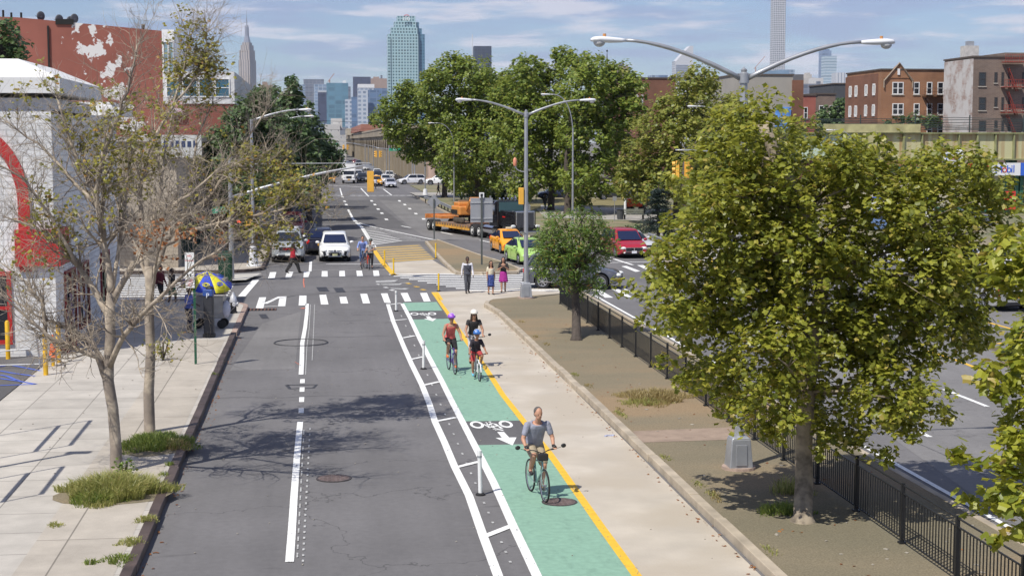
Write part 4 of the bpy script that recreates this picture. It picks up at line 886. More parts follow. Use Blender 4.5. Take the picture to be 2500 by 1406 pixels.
# crossing and turning traffic
w1,w2=G(1325,705),G(1464,707); d=(w2-w1); a=math.atan2(d.y,d.x); c=(w1+w2)/2+Vector((-math.sin(a),math.cos(a),0))*.9
t=car('suv',(.075,.08,.10),'dark blue-grey sport utility vehicle turning across the junction','car',(c.x-.0*math.cos(a),c.y,0),a,name='turning_car',grille='bar',scale=1.02)
g=MB(); g.box((0,-.97,.33),(2.6,.03,.03)); g.build('side_trim',CHR,t)
def by_left_wheels(ur,vr,uf,vf,kind):
    K=KIND[kind]; r_,f=G(ur,vr),G(uf,vf); d=f-r_; a=math.atan2(d.y,d.x); left=Vector((-math.sin(a),math.cos(a),0)); fwd=Vector((math.cos(a),math.sin(a),0))
    c=f-left*(-(K['W']/2-.1))*-1; c=f+(-left)*(-1)*0+ -(-left)*0
    # the wheel row nearest the camera is the car's right row when it heads right, else the left row
    return f,a,fwd,left
def place_by_front(uf,vf,a,kind,side):
    K=KIND[kind]; f=G(uf,vf); fwd=Vector((math.cos(a),math.sin(a),0)); left=Vector((-math.sin(a),math.cos(a),0))
    c=f-fwd*(K['L']/2-K['fo'])-left*side*(K['W']/2-.1); return (c.x,c.y,0)
a=R(-84)
t=car('hatch',(.90,.37,.012),'orange-yellow hatchback taxi leading the queue left of the lamp post','taxi',place_by_front(1224,619,a,'hatch',-1),a,name='taxi',glass=GLB); taxi_light(t,1.5,.1)
a=R(-82)
t=car('hatch',(.40,.62,.17),'apple green taxi partly hidden by the lamp post','taxi',place_by_front(1268,646,a,'hatch',-1),a,name='taxi',glass=GLB); taxi_light(t,1.5,.1)
car('sedan',(.55,.56,.58),'silver car hidden behind the round median tree','car',(20.0,99.5,0),R(-72),name='waiting_car')
l,a=facing(1547,631,'van',4); t=car('van',(.36,.012,.03),'red minivan with a crosshair grille at the right crosswalk','minivan',l,a,name='minivan',glass=GLB,grille='big',plate=(.8,.8,.85))
g=MB(); g.box((2.57,0,.56),(.03,.06,.22)); g.build('grille_cross',CHR,t)
p=G(2462,762); t=car('van',(.33,.33,.33),'silver minivan seen from behind at the right edge','minivan',(p.x+.2,p.y+2.6,0),R(95),name='minivan',plate=(.85,.42,.05))
p=G(2520,800); 
t=thing('motorcycle','motorcycle cut off by the right edge beside the silver minivan','motorcycle',(p.x+.55,p.y,0),R(80))
for x in(-.75,.75): g=MB(); g.torus((x,0,.33),.25,.07,22,8,'Y'); g.build('wheel',RUB,t,smooth='all')
g=MB(); g.ell((.1,0,.8),(.4,.17,.18),12,8); g.ell((-.5,0,.8),(.4,.14,.09),12,8); g.box((.05,0,.5),(.5,.25,.35)); g.build('body',paint('moto_black',(.03,.03,.035)),t,smooth=True)
g=MB(); g.tube([(.75,.1,.33),(.45,.1,1.0)],.03,6); g.tube([(.75,-.1,.33),(.45,-.1,1.0)],.03,6); g.tube([(.3,-.38,1.1),(.45,0,1.05),(.3,.38,1.1)],.015,6); g.build('fork',STEEL,t)
car('suv',(.10,.16,.30),'blue car at the gas station partly hidden by leaves','car',(44.5,118,0),R(-60))
car('sedan',(.09,.10,.13),'dark car at the far right edge on the cross street','car',(54,126,0),R(170))
car('sedan',(.7,.7,.7),'white car glimpsed through the leaves of the big plane tree','car',(34,88,0),R(175),name='waiting_car')
car('sedan',(.6,.6,.62),'pale car glimpsed through the lower right leaves','car',(35.5,80,0),R(175),name='waiting_car')
# park-side cars
car('suv',(.02,.025,.06),'dark car parked in the park lane behind the tree trunks','car',(28.5,187,0.15),R(180))
car('suv',(.02,.02,.02),'black car parked beside the dark one behind the park trees','car',(35.5,186,0.15),R(180))
car('suv',(.75,.75,.74),'white car crossing sideways under the park trees','car',(19.8,256,0),R(172),name='crossing_car',scale=1.12)
car('suv',(.7,.7,.72),'white car nosing out beside the stone viaduct','car',(15.4,262,0),R(190),name='crossing_car')
# queue at the far junction
def far(kind,col,label,u,v,cat='car',name='waiting_car',**k):
    l,a=facing(u,v,kind); return car(kind,col,label,cat,l,a,name=name,group='traffic waiting at the far junction',**k)
t=far('suv',(.88,.40,.012),'yellow taxi at the far stop line left of the box truck',805,449,'taxi','taxi'); taxi_light(t,1.68)
t=far('suv',(.88,.40,.012),'yellow taxi at the far stop line behind the hanging signal',920,455,'taxi','taxi'); taxi_light(t,1.68)
far('suv',(.04,.045,.05),'dark car between the box truck and the hanging signal',885,446)
far('suv',(.7,.7,.7),'white car second in the lane right of the box truck',876,437,grille='bar')
far('sedan',(.45,.46,.52),'silver sedan first in the right lane of the far queue',955,459)
far('suv',(.72,.72,.72),'white car behind the silver sedan in the far queue',943,451,rails=True)
far('suv',(.68,.68,.7),'second white car behind the silver sedan in the far queue',952,440)
far('suv',(.03,.035,.06),'dark blue car in the far queue right of the hanging signal',924,440)
far('sedan',(.03,.03,.035),'black car at the far stop line at the left kerb',762,450)
far('suv',(.05,.05,.06),'dark car behind the yellow taxi in the left far lane',790,430)
rn=random.Random(5); cols=[(.7,.7,.7),(.05,.05,.06),(.45,.46,.48),(.12,.13,.15),(.85,.4,.02),(.5,.5,.5),(.25,.03,.03),(.06,.08,.15)]
names=['white','black','silver','charcoal','yellow','grey','dark red','navy']
lanes=[(-2.1,'parked at the left kerb'),(1.2,'in the left lane'),(4.6,'in the middle lane'),(8.0,'in the right lane'),(11.6,'beside the stone viaduct')]
protos={}
PW=paint('paint_69_69_69',(.7,.7,.7),.32).name
used=set()
for i in range(34):
    ln_=rn.randrange(5); x,where=lanes[ln_]; k=rn.randrange(8)
    Y=290+ (i//5)*38+ln_*6+rn.uniform(-3,3)
    if (ln_,i//5) in used: continue
    used.add((ln_,i//5)); kind=rn.choice(['suv','sedan'])
    nth=['first','second','third','fourth','fifth','sixth','seventh'][i//5]
    lab='%s far car %s, %s block of distant traffic'%(names[k],where,nth)
    if kind not in protos:
        protos[kind]=car(kind,(.7,.7,.7),lab,'car',(x,Y,0),TOUS,name='distant_car',group='distant traffic on the boulevard'); o=protos[kind]
    else:
        P=paint('paint_'+'_'.join('%02d'%round(c*99) for c in cols[k]),cols[k],.32)
        o=copy_tree(protos[kind],None,{PW:P}); o.location=(x,Y,0); 
    tag(o,lab.replace('%s far'%names[k],('white' if o==protos[kind] else names[k])+' far'),'car','distant traffic on the boulevard')
# white box truck
p=G(852,449); t=thing('box_truck','white box truck heading the far queue','truck',(p.x,p.y+3.6,0),TOUS)
WPT=paint('truck_white',(.75,.75,.74))
g=MB(); g.box((-1.2,0,2.05),(5.0,2.4,2.5)); g.build('cargo_box',WPT,t,bevel=.04)
g=MB(); g.prism([(1.3,-1.0),(1.3,1.0),(2.2,1.0),(2.2,-1.0)],.7,2.25); g.box((2.75,0,1.05),(1.5,1.9,.75)); g.box((3.45,0,.75),(.15,2.1,.35)); g.build('cab',WPT,t,bevel=.08)
g=MB(); g.box((2.22,0,1.85),(.04,1.75,.62)); g.build('windscreen',GLS,t); g=MB(); g.box((3.52,0,1.1),(.05,.9,.4)); g.build('grille',BLK,t)
for s in(-1,1):
    g=MB(); g.ell((3.5,s*.75,1.12),(.06,.16,.13),8,6); g.build('headlight',LAMP,t); g=MB(); g.box((2.0,s*1.25,1.75),(.12,.2,.5)); g.build('mirror',BLK,t)
    for x in(2.9,-2.2): g=MB(); g.lathe([(.45,-.15),(.45,.15)],(x,s*.9,.45),16,'Y'); g.build('wheel',RUB,t)
g=MB(); g.box((3.53,0,.72),(.04,.4,.16)); g.build('licence_plate',M('plate_orange',(.8,.42,.05),.5,0,0),t)
# ---- tractor and lowboy with excavator
a0=G(1067,562); a1=G(1172,581); d=(a1-a0); ang=math.atan2(d.y,d.x)+R(3)
fwd=Vector((math.cos(ang),math.sin(ang),0)); lf=Vector((-math.sin(ang),math.cos(ang),0)); 
# origin: rear axle of tractor, centred
org=a1+lf*1.1
t=thing('tractor_truck','black long-nosed truck tractor with chrome grille and roof lights','truck',tuple(org),ang)
BP=paint('truck_black',(.012,.012,.014),.2)
def wheelpair(x,par,r=.5,mat=None,dual=True):
    for s in(-1,1):
        g=MB(); w=.28 if dual else .15; g.lathe([(r*.6,-w),(r*.95,-w),(r,-w+.05),(r,w-.05),(r*.95,w),(r*.6,w)],(x,s*(1.2-w),r),22,'Y'); wo=g.build('wheel',RUB,par,smooth=True)
        g=MB(); g.lathe([(r*.6,-.02),(r*.55,.01),(r*.28,-.03),(r*.22,.05),(.02,.06)] if s>0 else [(r*.6,.02),(r*.55,-.01),(r*.28,.03),(r*.22,-.05),(.02,-.06)],(x,s*1.2,r),18,'Y'); g.build('rim',M('hub_white',(.7,.7,.68),.4,0,.05),wo,smooth=True)
wheelpair(0,t); wheelpair(-1.35,t); wheelpair(5.1,t,.5,None,False)
g=MB(); g.box((1.2,0,.85),(8.0,.9,.25)); g.build('chassis',UND,t)
g=MB(); g.box((2.6,0,1.95),(1.5,2.2,1.9)); g.box((4.6,0,1.65),(2.6,1.75,1.15)); g.box((5.2,0,1.0),(1.6,2.3,.5)); g.build('cab',BP,t,bevel=.08)
g=MB(); g.box((3.37,0,2.45),(.05,1.9,.7)); g.build('windscreen',M('glass_teal',(.06,.12,.13),.08,0,0),t)
for s in(-1,1):
    g=MB(); g.box((2.75,s*1.11,2.4),(.8,.03,.55)); g.build('side_window',GLS,t)
    g=MB(); g.cyl((1.75,s*1.0,.9),(1.75,s*1.0,3.2),.09,12); g.cyl((1.75,s*1.0,1.5),(1.75,s*1.0,2.4),.14,12); g.build('exhaust_stack',CHR,t,smooth=True)
    g=MB(); g.tube([(3.2,s*1.1,2.9),(3.4,s*1.4,2.7),(3.3,s*1.4,1.9)],.02,6); g.box((3.35,s*1.42,2.35),(.1,.2,.5)); g.build('mirror',CHR,t)
    g=MB(); g.cyl((1.1,s*1.0,.75),(2.9,s*1.0,.75),.33,18); g.build('fuel_tank',CHR,t,smooth=True)
    g=MB(); g.ell((6.0,s*.95,1.15),(.08,.2,.12),10,6); g.build('headlight',LAMP,t)
g=MB(); g.box((5.93,0,1.6),(.1,1.5,1.25)); g.build('grille_surround',CHR,t,bevel=.05); g=MB()
for i in range(4): g.box((6.0,-.5+i*.333,1.58),(.05,.29,1.08))
g.build('grille',M('grille_grey',(.09,.09,.10),.4,.5,0),t)
for i in range(6): g=MB(); g.ell((3.1,-.8+i*.32,3.02),(.1,.07,.09),8,6); g.build('roof_light',CHR,t)
g=MB(); g.box((6.05,0,.62),(.2,2.4,.35)); g.build('bumper',CHR,t,bevel=.04)
g=MB(); g.box((4.1,-.89,1.75),(.5,.02,.09)); g.build('red_badge',RED,t)
tr=thing('lowboy_trailer','rusty orange lowboy trailer hitched behind the black truck','trailer',tuple(org),ang); YO=M('trailer_yellow',(.62,.33,.06),.7,0,.35,2)
g=MB(); g.box((-5.6,0,.72),(7.6,2.5,.14)); g.build('deck',M('deck_wood',(.20,.125,.08),.9,0,.35,3),tr)
g=MB()
for s in(-1,1): 
    g.box((-5.6,s*1.2,.62),(7.4,.06,.34))
    for i in range(13): g.box((-9.0+i*.56,s*1.25,.62),(.07,.06,.34))
g.build('side_rail',YO,tr); g=MB(); g.prism([(-1.2,-.45),(-1.2,.45),(1.2,.3),(1.2,-.3)],1.05,1.3); g.box((-1.7,0,.95),(.6,2.2,.6)); g.build('gooseneck',M('rust_brown',(.19,.09,.055),.85,0,.3,4),tr)
g=MB(); g.box((-10.4,0,1.12),(2.6,1.6,.2)); g.box((-11.6,0,1.15),(.25,2.5,.35)); g.build('rear_beam',M('trailer_orange',(.55,.2,.05),.8,0,.3,3),tr)
wheelpair(-9.9,tr,.46); wheelpair(-11.1,tr,.46)
e=thing('excavator','orange excavator chained on the lowboy trailer','excavator',tuple(org+fwd*-5.6+Vector((0,0,.79))),ang,None,.84); EO=paint('digger_orange',(.66,.27,.06),.5)
for s in(-1,1): g=MB(); g.prism([(-1.2,s*.75-.2),(1.2,s*.75-.2),(1.2,s*.75+.2),(-1.2,s*.75+.2)],.05,.62); g.build('track',M('track_steel',(.10,.085,.07),.8,.2,.4,9),e,bevel=.18)
g=MB(); g.box((0,0,.68),(1.5,1.0,.2)); g.build('slew_ring',UND,e)
g=MB(); g.prism([(-1.5,-.75),(-1.3,-1.05),(.9,-1.05),(.9,1.05),(-1.3,1.05),(-1.5,.75)],.8,1.65); g.prism([(-1.3,-.8),(.2,-.9),(.2,.9),(-1.3,.8)],1.6,2.0); g.build('house',EO,e,bevel=.12)
g=MB(); g.box((-.4,-1.06,1.1),(1.5,.03,.4)); g.build('side_panel',UND,e)
g=MB(); g.box((.75,.55,1.9),(1.0,.8,1.1)); g.build('cab',EO,e,bevel=.08); g=MB(); g.box((1.26,.55,2.0),(.03,.65,.75)); g.box((.75,.14,2.0),(.8,.03,.7)); g.build('cab_window',GLS,e)
g=MB(); g.tube([(.8,-.3,1.3),(1.9,-.3,2.2),(2.6,-.3,1.9)],[.17,.2,.14],6); g.tube([(2.6,-.3,1.9),(2.9,-.3,.7)],[.14,.1],6); g.build('boom',EO,e); g=MB(); g.box((-.9,0,2.08),(.3,.9,.12)); g.build('roof_rail',M('rail_brown',(.3,.2,.12),.7),e)
# ---------------- street furniture
GAL=M('galvanised',(.40,.41,.43),.45,.55,.12,3); LHD=M('lamp_head_white',(.74,.75,.77),.35,0,.04,3); BOWL=M('lamp_bowl',(.5,.5,.5),.15,0,0,spec=.8)
SIGY=M('signal_yellow',(.78,.42,.06),.45,0,.08,3); GRNS=M('sign_green',(.02,.30,.17),.5,0,0); SGW=M('sign_white',(.75,.76,.75),.5,0,.03)
SGB=M('sign_back',(.34,.35,.37),.5,.3,.08,2)
def bez(a,b_,c,n=9): a,b_,c=Vector(a),Vector(b_),Vector(c); return [a*(1-t)**2+b_*2*t*(1-t)+c*t*t for t in [i/n for i in range(n+1)]]
def lamp_head(t,p,dx,dy=0,l=.74):
    """cobra head with glass bowl; dx,dy: outward direction"""
    d=Vector((dx,dy,0)).normalized(); a=math.atan2(d.y,d.x); rot=Matrix.Rotation(a,3,'Z'); p=Vector(p)
    g=MB(); W_=[(0,.045,.03,.04),(.10,.06,.045,.05),(.35,.10,.07,.06),(.55,.135,.08,.05),(.68,.12,.065,.04),(l,.05,.03,.03)]
    secs=[]
    for x,w,h,dn in W_:
        secs.append((p+rot@Vector((x*l/.74,0,(h-dn)/2)),rot@Vector((0,1,0)),Vector((0,0,1)),w,(h+dn)/2))
    loft(g,secs,12); g.build('lamp_head',LHD,t,smooth='all')
    g=MB(); g.ell(p+rot@Vector((.56*l/.74,0,-.05)),(.125,.11,.095),12,8,rot); g.build('lamp_bowl',BOWL,t,smooth='all')
    g=MB(); g.cyl(p+rot@Vector((.45,0,.06)),p+rot@Vector((.45,0,.13)),.035,8); g.build('photocell',M('cell_orange',(.55,.25,.08),.6,0,0),t)
def pedestal(t,w=.52,h=.72):
    g=MB(); n=4
    for (z0,w0,z1,w1) in ((.0,w*1.0,h*.93,w*.80),(h*.93,w*.80,h,w*.62)):
        g.add([(x*w0/2,y*w0/2,z0) for x,y in((-1,-1),(1,-1),(1,1),(-1,1))]+[(x*w1/2,y*w1/2,z1) for x,y in((-1,-1),(1,-1),(1,1),(-1,1))],[(0,1,5,4),(1,2,6,5),(2,3,7,6),(3,0,4,7),(4,5,6,7),(3,2,1,0)])
    o=g.build('pedestal',GAL,t,bevel=.02); g=MB(); g.box((0,-w*.475,h*.46),(w*.48,.02,h*.62),rx=R(-5)); g.build('access_door',M('door_panel',(.36,.37,.39),.45,.5,.1,3),o,bevel=.008)
    g=MB(); g.lathe([(w*.72,-.02),(w*.70,.06)],n=16); g.build('footing',M('footing_concrete',(.36,.27,.22),.9,0,.2,4),t)
def twin_lamp(label,u,v,ztop,zh,reach,zbase=.15):
    p=G(u,v,zbase); t=thing('street_lamp',label,'street lamp',(p.x,p.y,zbase),0,'twin-armed lamps on the median'); z=ztop-zbase; h=zh-zbase
    pedestal(t); g=MB(); g.tube([(0,0,.6),(0,0,z)],[.105,.08],8); g.lathe([(.11,z-.18),(.11,z+.02),(.06,z+.05),(.07,z+.10),(.0,z+.16)],n=10); g.build('pole',GAL,t,smooth=True)
    for s in(-1,1):
        g=MB(); g.tube(bez((s*.08,0,z-.08),(s*reach*.62,0,h-.02),(s*reach,0,h)),[.055]*3+[.045]*4+[.036]*3,8); g.build('arm',GAL,t,smooth='all'); lamp_head(t,(s*reach,0,h),s)
    return t
twin_lamp('nearest grey twin-armed street lamp standing on the median beside the big plane tree',1803,1143,8.6,9.3,2.55)
t=twin_lamp('farther twin-armed street lamp by the three walking pedestrians, with a pedestrian signal',1284,728,8.45,9.03,2.42)
g=MB(); g.tube(bez((0,0,5.7),(-.4,0,5.65),(-.5,0,5.95)),.022,6); g.build('bracket',GAL,t); g=MB(); g.lathe([(.06,5.95),(.085,6.02),(.085,6.25),(.02,6.33)],(-.5,0,0),10); g.build('alarm_light',M('lamp_salmon',(.65,.25,.15),.4,0,0),t,smooth=True)
g=MB(); g.box((-.22,0,4.6),(.22,.24,.75)); g.build('pedestrian_signal',SIGY,t,bevel=.02)
g=MB(); g.tube(bez((.0,-.1,2.9),(-.3,-.1,3.2),(-.35,-.1,2.6)),.02,6); g.build('loop_bracket',M('iron_grey',(.15,.16,.17),.6,.3,0),t)
def single_lamp(label,x,y,z,h,reach,style='arm',ped=True,s=1):
    t=thing('street_lamp',label,'street lamp',(x,y,0.15)); z-=.15; h-=.15
    if ped:
        g=MB(); g.lathe([(.42,0),(.42,.05),(.27,.10),(.20,1.0),(.22,1.08),(.13,1.15)],n=16); g.build('pedestal',LHD if ped=='white' else GAL,t,smooth=True)
    g=MB()
    if style=='arm':
        g.tube([(0,0,.5),(0,0,z)],[.10,.085],10); g.build('pole',GAL,t,smooth=True)
        g=MB(); g.tube(bez((s*.03,0,z-.08),(s*reach*.6,0,h-.03),(s*reach,0,h)),[.06]*4+[.045]*6,8); g.build('arm',GAL,t,smooth='all')
    else:
        g.tube([(0,0,.5),(0,0,z)],[.09,.06],10); g.build('pole',GAL,t,smooth=True)
        g=MB(); g.tube(bez((0,0,z-.3),(s*reach*.08,0,h+.12),(s*reach,0,h),12),.04,8); g.build('arm',GAL,t,smooth='all')
    lamp_head(t,(s*reach,0,h),s); return t
single_lamp('single-armed street lamp on the white flared base at the far left corner',-3.75,89.2,8.42,8.97,2.65,ped='white')
single_lamp('second single-armed lamp rising out of the dark street trees on the left',-3.75,118,8.35,9.05,2.7,ped=False)
def goose(label,u,v,Y,up,s=-1,drop=1.6):
    h=PY(u,v,Y); q_=PY(up,v,Y); single_lamp(label,q_.x,Y,h.z-drop,h.z,abs(q_.x-h.x)-.6,'goose',False,s)
goose('curved-neck street lamp left of the tall park trees above the trailer',1048,301,170,1108,drop=2.2)
goose('curved-neck street lamp just behind the farther twin lamp',1325,231,120,1399,drop=2.6)
goose('curved-neck street lamp in front of the trees right of the park',1683,260,115,1782,drop=2.2)
goose('curved-neck street lamp before the green railway girder',2020,318,150,2088,drop=1.9)
goose('slim curved lamp on the stone viaduct side of the far queue',993,312,262,1006,drop=1.6)
# signals
def sig_head(t,p,n=3,ry=0,name='signal_head',back=True):
    o=bpy.data.objects.new('tmp',None); g=MB(); p=Vector(p); h=.36*n
    rot=Matrix.Rotation(ry,3,'Z')
    g.box(p,(.34,.22,h),ry)
    for i in range(n):
        z=p.z+h/2-.18-.36*i; c=p+rot@Vector((0,.14,0)); g.cyl((c.x,c.y,z),tuple(Vector((c.x,c.y,z))+rot@Vector((0,.2,-.01))),.135,12)
    bpy.data.objects.remove(o); return g.build(name,SIGY,t,bevel=.02)
p=G(566,682,.15); t=thing('signal_mast','grey signal mast at the left corner with a long rising arm and green sign','traffic signal',(p.x,p.y,.15))
g=MB(); g.tube([(0,0,0),(0,0,6.2)],[.13,.10],10); g.build('pole',GAL,t,smooth=True)
g=MB(); A_=(.1,0,4.2); B_=(7.2,0,5.86); g.tube(bez(A_,(3.6,0,5.35),B_),[.09]*3+[.07]*4+[.05]*3,8); g.build('mast_arm',GAL,t,smooth='all')
g=MB(); g.tube([(0,0,5.9),(7.1,0,5.93)],.018,5); g.build('stay_wire',GAL,t)
g=MB(); g.box((7.05,-.05,5.75),(.5,.16,.16),ry=R(20)); g.tube([(7.05,0,5.8),(7.1,0,5.4)],.03,6); g.build('arm_clamp',GAL,t)
sig_head(t,(7.13,0,4.98),3); 
g=MB(); g.box((-.52,-.08,3.55),(.80,.02,.33)); sg=g.build('street_sign',GRNS,t); text('lettering','50 ST',.24,SGW,sg,(-.52,-.095,3.55),(PI/2,0,0),.003)
for z,m_ in ((3.0,'case'),): 
    g=MB(); g.box((.42,-.05,3.02),(.34,.2,.4)); sg=g.build('pedestrian_signal',BLK,t); g=MB(); g.box((.42,-.16,3.02),(.2,.01,.22)); hm=bpy.data.materials.new('red_hand_glow'); hm.use_nodes=True; hb_=hm.node_tree.nodes['Principled BSDF']; hb_.inputs['Base Color'].default_value=(.9,.1,.04,1); hb_.inputs['Emission Color'].default_value=(1,.12,.05,1); hb_.inputs['Emission Strength'].default_value=.9; g.build('red_hand',hm,sg)
sig_head(t,(.95,0,3.1),2,name='signal_head')
g=MB(); g.box((-.35,.3,1.2),(.3,.1,.5)); 
# right-hand signals over the carriageway
def mast(label,x,y,armlen,za,zb,heads,sgn=None,nm='signal_mast',s=-1,htop=None,hr=R(0)):
    t=thing(nm,label,'traffic signal',(x,y,.15)); g=MB(); g.tube([(0,0,0),(0,0,htop or za+.6)],[.12,.09],8); g.build('pole',GAL,t,smooth=True)
    g=MB(); g.tube(bez((0,0,za),(s*armlen*.5,0,zb),(s*armlen,0,zb)),[.08]*4+[.05]*6,8); g.build('mast_arm',GAL,t,smooth='all')
    for h in heads: sig_head(t,(s*h[0],h[2] if len(h)>2 else 0,zb-h[1]),3,ry=h[3] if len(h)>3 else 0)
    if sgn: g=MB(); g.box((s*sgn[0],-.1,zb-.25),(sgn[2],.03,.46)); so_=g.build('street_sign',GRNS,t); sgn[1] and text('lettering',sgn[1],.36,SGW,so_,(s*sgn[0],-.125,zb-.25),(PI/2,0,0),.004)
    return t
b0=PY(1660,425,95); bp=PY(1850,425,95)
mast('signal mast behind the big plane tree with a yellow pair of signal heads',bp.x,95,bp.x-b0.x+.3,6.0,6.5,[(bp.x-b0.x+.15,1.2,0,R(75)),(bp.x-b0.x-.45,1.2,0,R(-75))])
b0=PY(952,382,262); mast('far signal mast at the right with yellow heads and a green 48 ST sign',PY(1012,380,262).x,262,6.5,4.4,5.9,[(6.4,1.0,0,R(80)),(5.8,1.0,0,R(-80))],(3.2,'48 ST',2.1))
mast('second far signal mast before the stone viaduct with two yellow heads',14.8,345,9.5,5.0,6.7,[(9.3,1.0,0,R(80)),(8.6,1.0,0,R(-80))],(11.5,'',2.1))
mast('distant signal mast beyond the box truck with a green sign',14.8,470,13,5.2,7.2,[(12.8,1.1,0,R(80)),(14.5,.8)],(13.9,'',2.4))
mast('distant signal mast above the left far lane',-4.5,520,6,6,8.0,[(5.8,1.0),(3.5,1.2)],None,s=1)
for i,(u,v,Y,l) in enumerate([(1036,478,205,'thin steel pole on the kerb by the far right crosswalk'),(978,455,290,'pale pole beside the stone viaduct wall'),(930,440,330,'pale pole far along the stone viaduct'),(918,430,400,'farthest pale pole along the viaduct')]):
    p=G(u,v); t=thing('utility_pole',l,'pole',(p.x,Y,0),group='plain poles beside the far road'); g=MB(); g.tube([(0,0,.8),(0,0,6.5)],.09,8); g.build('shaft',GAL,t); g=MB(); g.lathe([(.35,0),(.25,.9),(.12,.95)],n=12); g.build('base',LHD,t)
# sign backs on posts
p=G(1060,584,.15); t=thing('warning_sign','diamond warning sign seen from behind on a dark post at the island tip','sign',(p.x,p.y,.15))
g=MB(); g.box((0,-.03,1.45),(.09,.06,2.9)); g.build('post',M('post_dark',(.10,.11,.105),.6,.3,.1,4),t); g=MB(); g.box((0,.03,2.68),(.75,.012,.75),ry=R(45)); g.build('panel',SGB,t)
p=G(1176,646,.15); t=thing('regulatory_sign','large grey sign seen from behind on a tall dark post on the island','sign',(p.x,p.y,.15))
g=MB(); g.box((0,-.05,1.95),(.1,.07,3.9)); g.build('post',MT['post_dark'],t); g=MB(); g.box((0,.03,3.12),(1.28,.015,1.4)); pn=g.build('panel',SGB,t)
g=MB(); 
for z in(2.65,3.55): g.box((0,.0,z),(1.28,.04,.05))
g.build('stiffener',M('stiff',(.48,.49,.5),.5,.3,0),pn); g=MB(); g.box((-.0,-.02,3.98),(.28,.06,.3)); g.build('small_sign',SGW,t); g=MB(); g.box((0,-.055,3.98),(.14,.01,.16)); g.build('small_mark',BLK,t)
# parking sign
p=G(478,889,.15); t=thing('parking_sign','tall white parking sign with red and black marks on a green post','sign',(p.x,p.y,.15)); g=MB(); g.box((0,0,1.72),(.075,.045,3.44)); g.build('post',M('post_green',(.02,.10,.055),.5,.2,.1,4),t)
g=MB(); g.box((-.13,-.04,3.0),(.30,.012,1.12),rz=R(-14)); pn=g.build('panel',SGW,t)
RD=M('sign_red',(.6,.04,.03),.5,0,0)
for i,(z,s_,m_) in enumerate([(3.45,'NO',RD),(3.30,'STANDING',RD)]): text('lettering',s_,.085 if len(s_)<7 else .055,m_,pn,(-.135,-.052,z),(PI/2,0,R(-14)),.002)
g=MB(); 
for x in(-.2,-.1): g.box((x,-.05,2.84),(.04,.012,.09),rz=R(-14))
g.build('arrow_mark',BLK,pn); g=MB()
for i in range(4): g.box((-.135,-.048,2.70-i*.06),(.2,.006,.012),rz=R(-14))
g.build('rule_lines',RD,pn)
# meter kiosk
p=G(511,823,.15); t=thing('parking_meter','dark parking meter kiosk with a blue top and white letter P','parking meter',(p.x,p.y,.15),R(-8)); g=MB(); g.prism([(-.17,-.14),(.17,-.14),(.17,.14),(-.17,.14)],.12,1.5); g.build('cabinet',M('meter_dark',(.035,.037,.045),.5,.2,.1,4),t,bevel=.03)
g=MB(); g.box((0,0,.06),(.40,.34,.14)); g.build('base',BLK,t); g=MB(); g.box((0,-.01,1.62),(.36,.32,.26)); hd=g.build('top',M('meter_blue',(.03,.08,.30),.4,0,.05),t,bevel=.04); text('lettering','P',.24,M('p_white',(.7,.75,.85),.5,0,0),hd,(0,-.178,1.52),(PI/2,0,0),.004)
g=MB(); g.ell((.05,0,1.78),(.16,.13,.08),10,6); g.build('crumpled_bag',BLK,t)
# food cart and umbrella
p=G(522,800,.15); t=thing('food_cart','silver food vending cart with a hanging white bag behind the parking meter','cart',(p.x,p.y,.15),R(-6))
STS=M('cart_steel',(.33,.33,.34),.35,.7,.15,3)
g=MB(); g.box((-.12,0,.82),(1.1,.75,.85)); g.build('body',STS,t,bevel=.02); g=MB(); g.box((-.12,0,1.28),(1.2,.85,.05)); g.build('counter',CHR,t)
g=MB(); g.box((.35,0,1.6),(.35,.7,.6)); g.build('shelf',M('cart_tan',(.24,.22,.17),.6,.2,.2,6),t,bevel=.02); g=MB(); g.box((.1,.1,1.45),(.25,.25,.3)); g.build('crate',M('cart_green',(.04,.10,.04),.7),t)
for x,y in((-.55,-.3),(-.55,.3),(.35,-.3),(.35,.3)): g=MB(); g.lathe([(.17,-.04),(.17,.04)],(x,y,.17),14,'Y'); g.build('wheel',RUB,t)
g=MB(); g.ell((.52,-.25,.75),(.17,.16,.33),12,8); g.build('white_bag',M('bag_white',(.62,.63,.72),.6,0,.08,8),t,smooth='all')
g=MB(); g.tube([(.5,.2,.5),(.95,.2,.95)],.02,6); g.build('push_handle',STEEL,t)
ap=PY(503,662,59.3); t=thing('cart_umbrella','blue and yellow vendor umbrella tilted over the food cart','umbrella',(ap.x+.05,59.3,.15)); g=MB(); g.tube([(0,0,.9),(0,0,ap.z-.2)],.02,8); g.build('pole',STEEL,t)
UB=M('umbrella_blue',(.03,.07,.55),.7,0,.1,4); UY=M('umbrella_yellow',(.70,.64,.03),.7,0,.1,4); zt=ap.z-.15; n=8
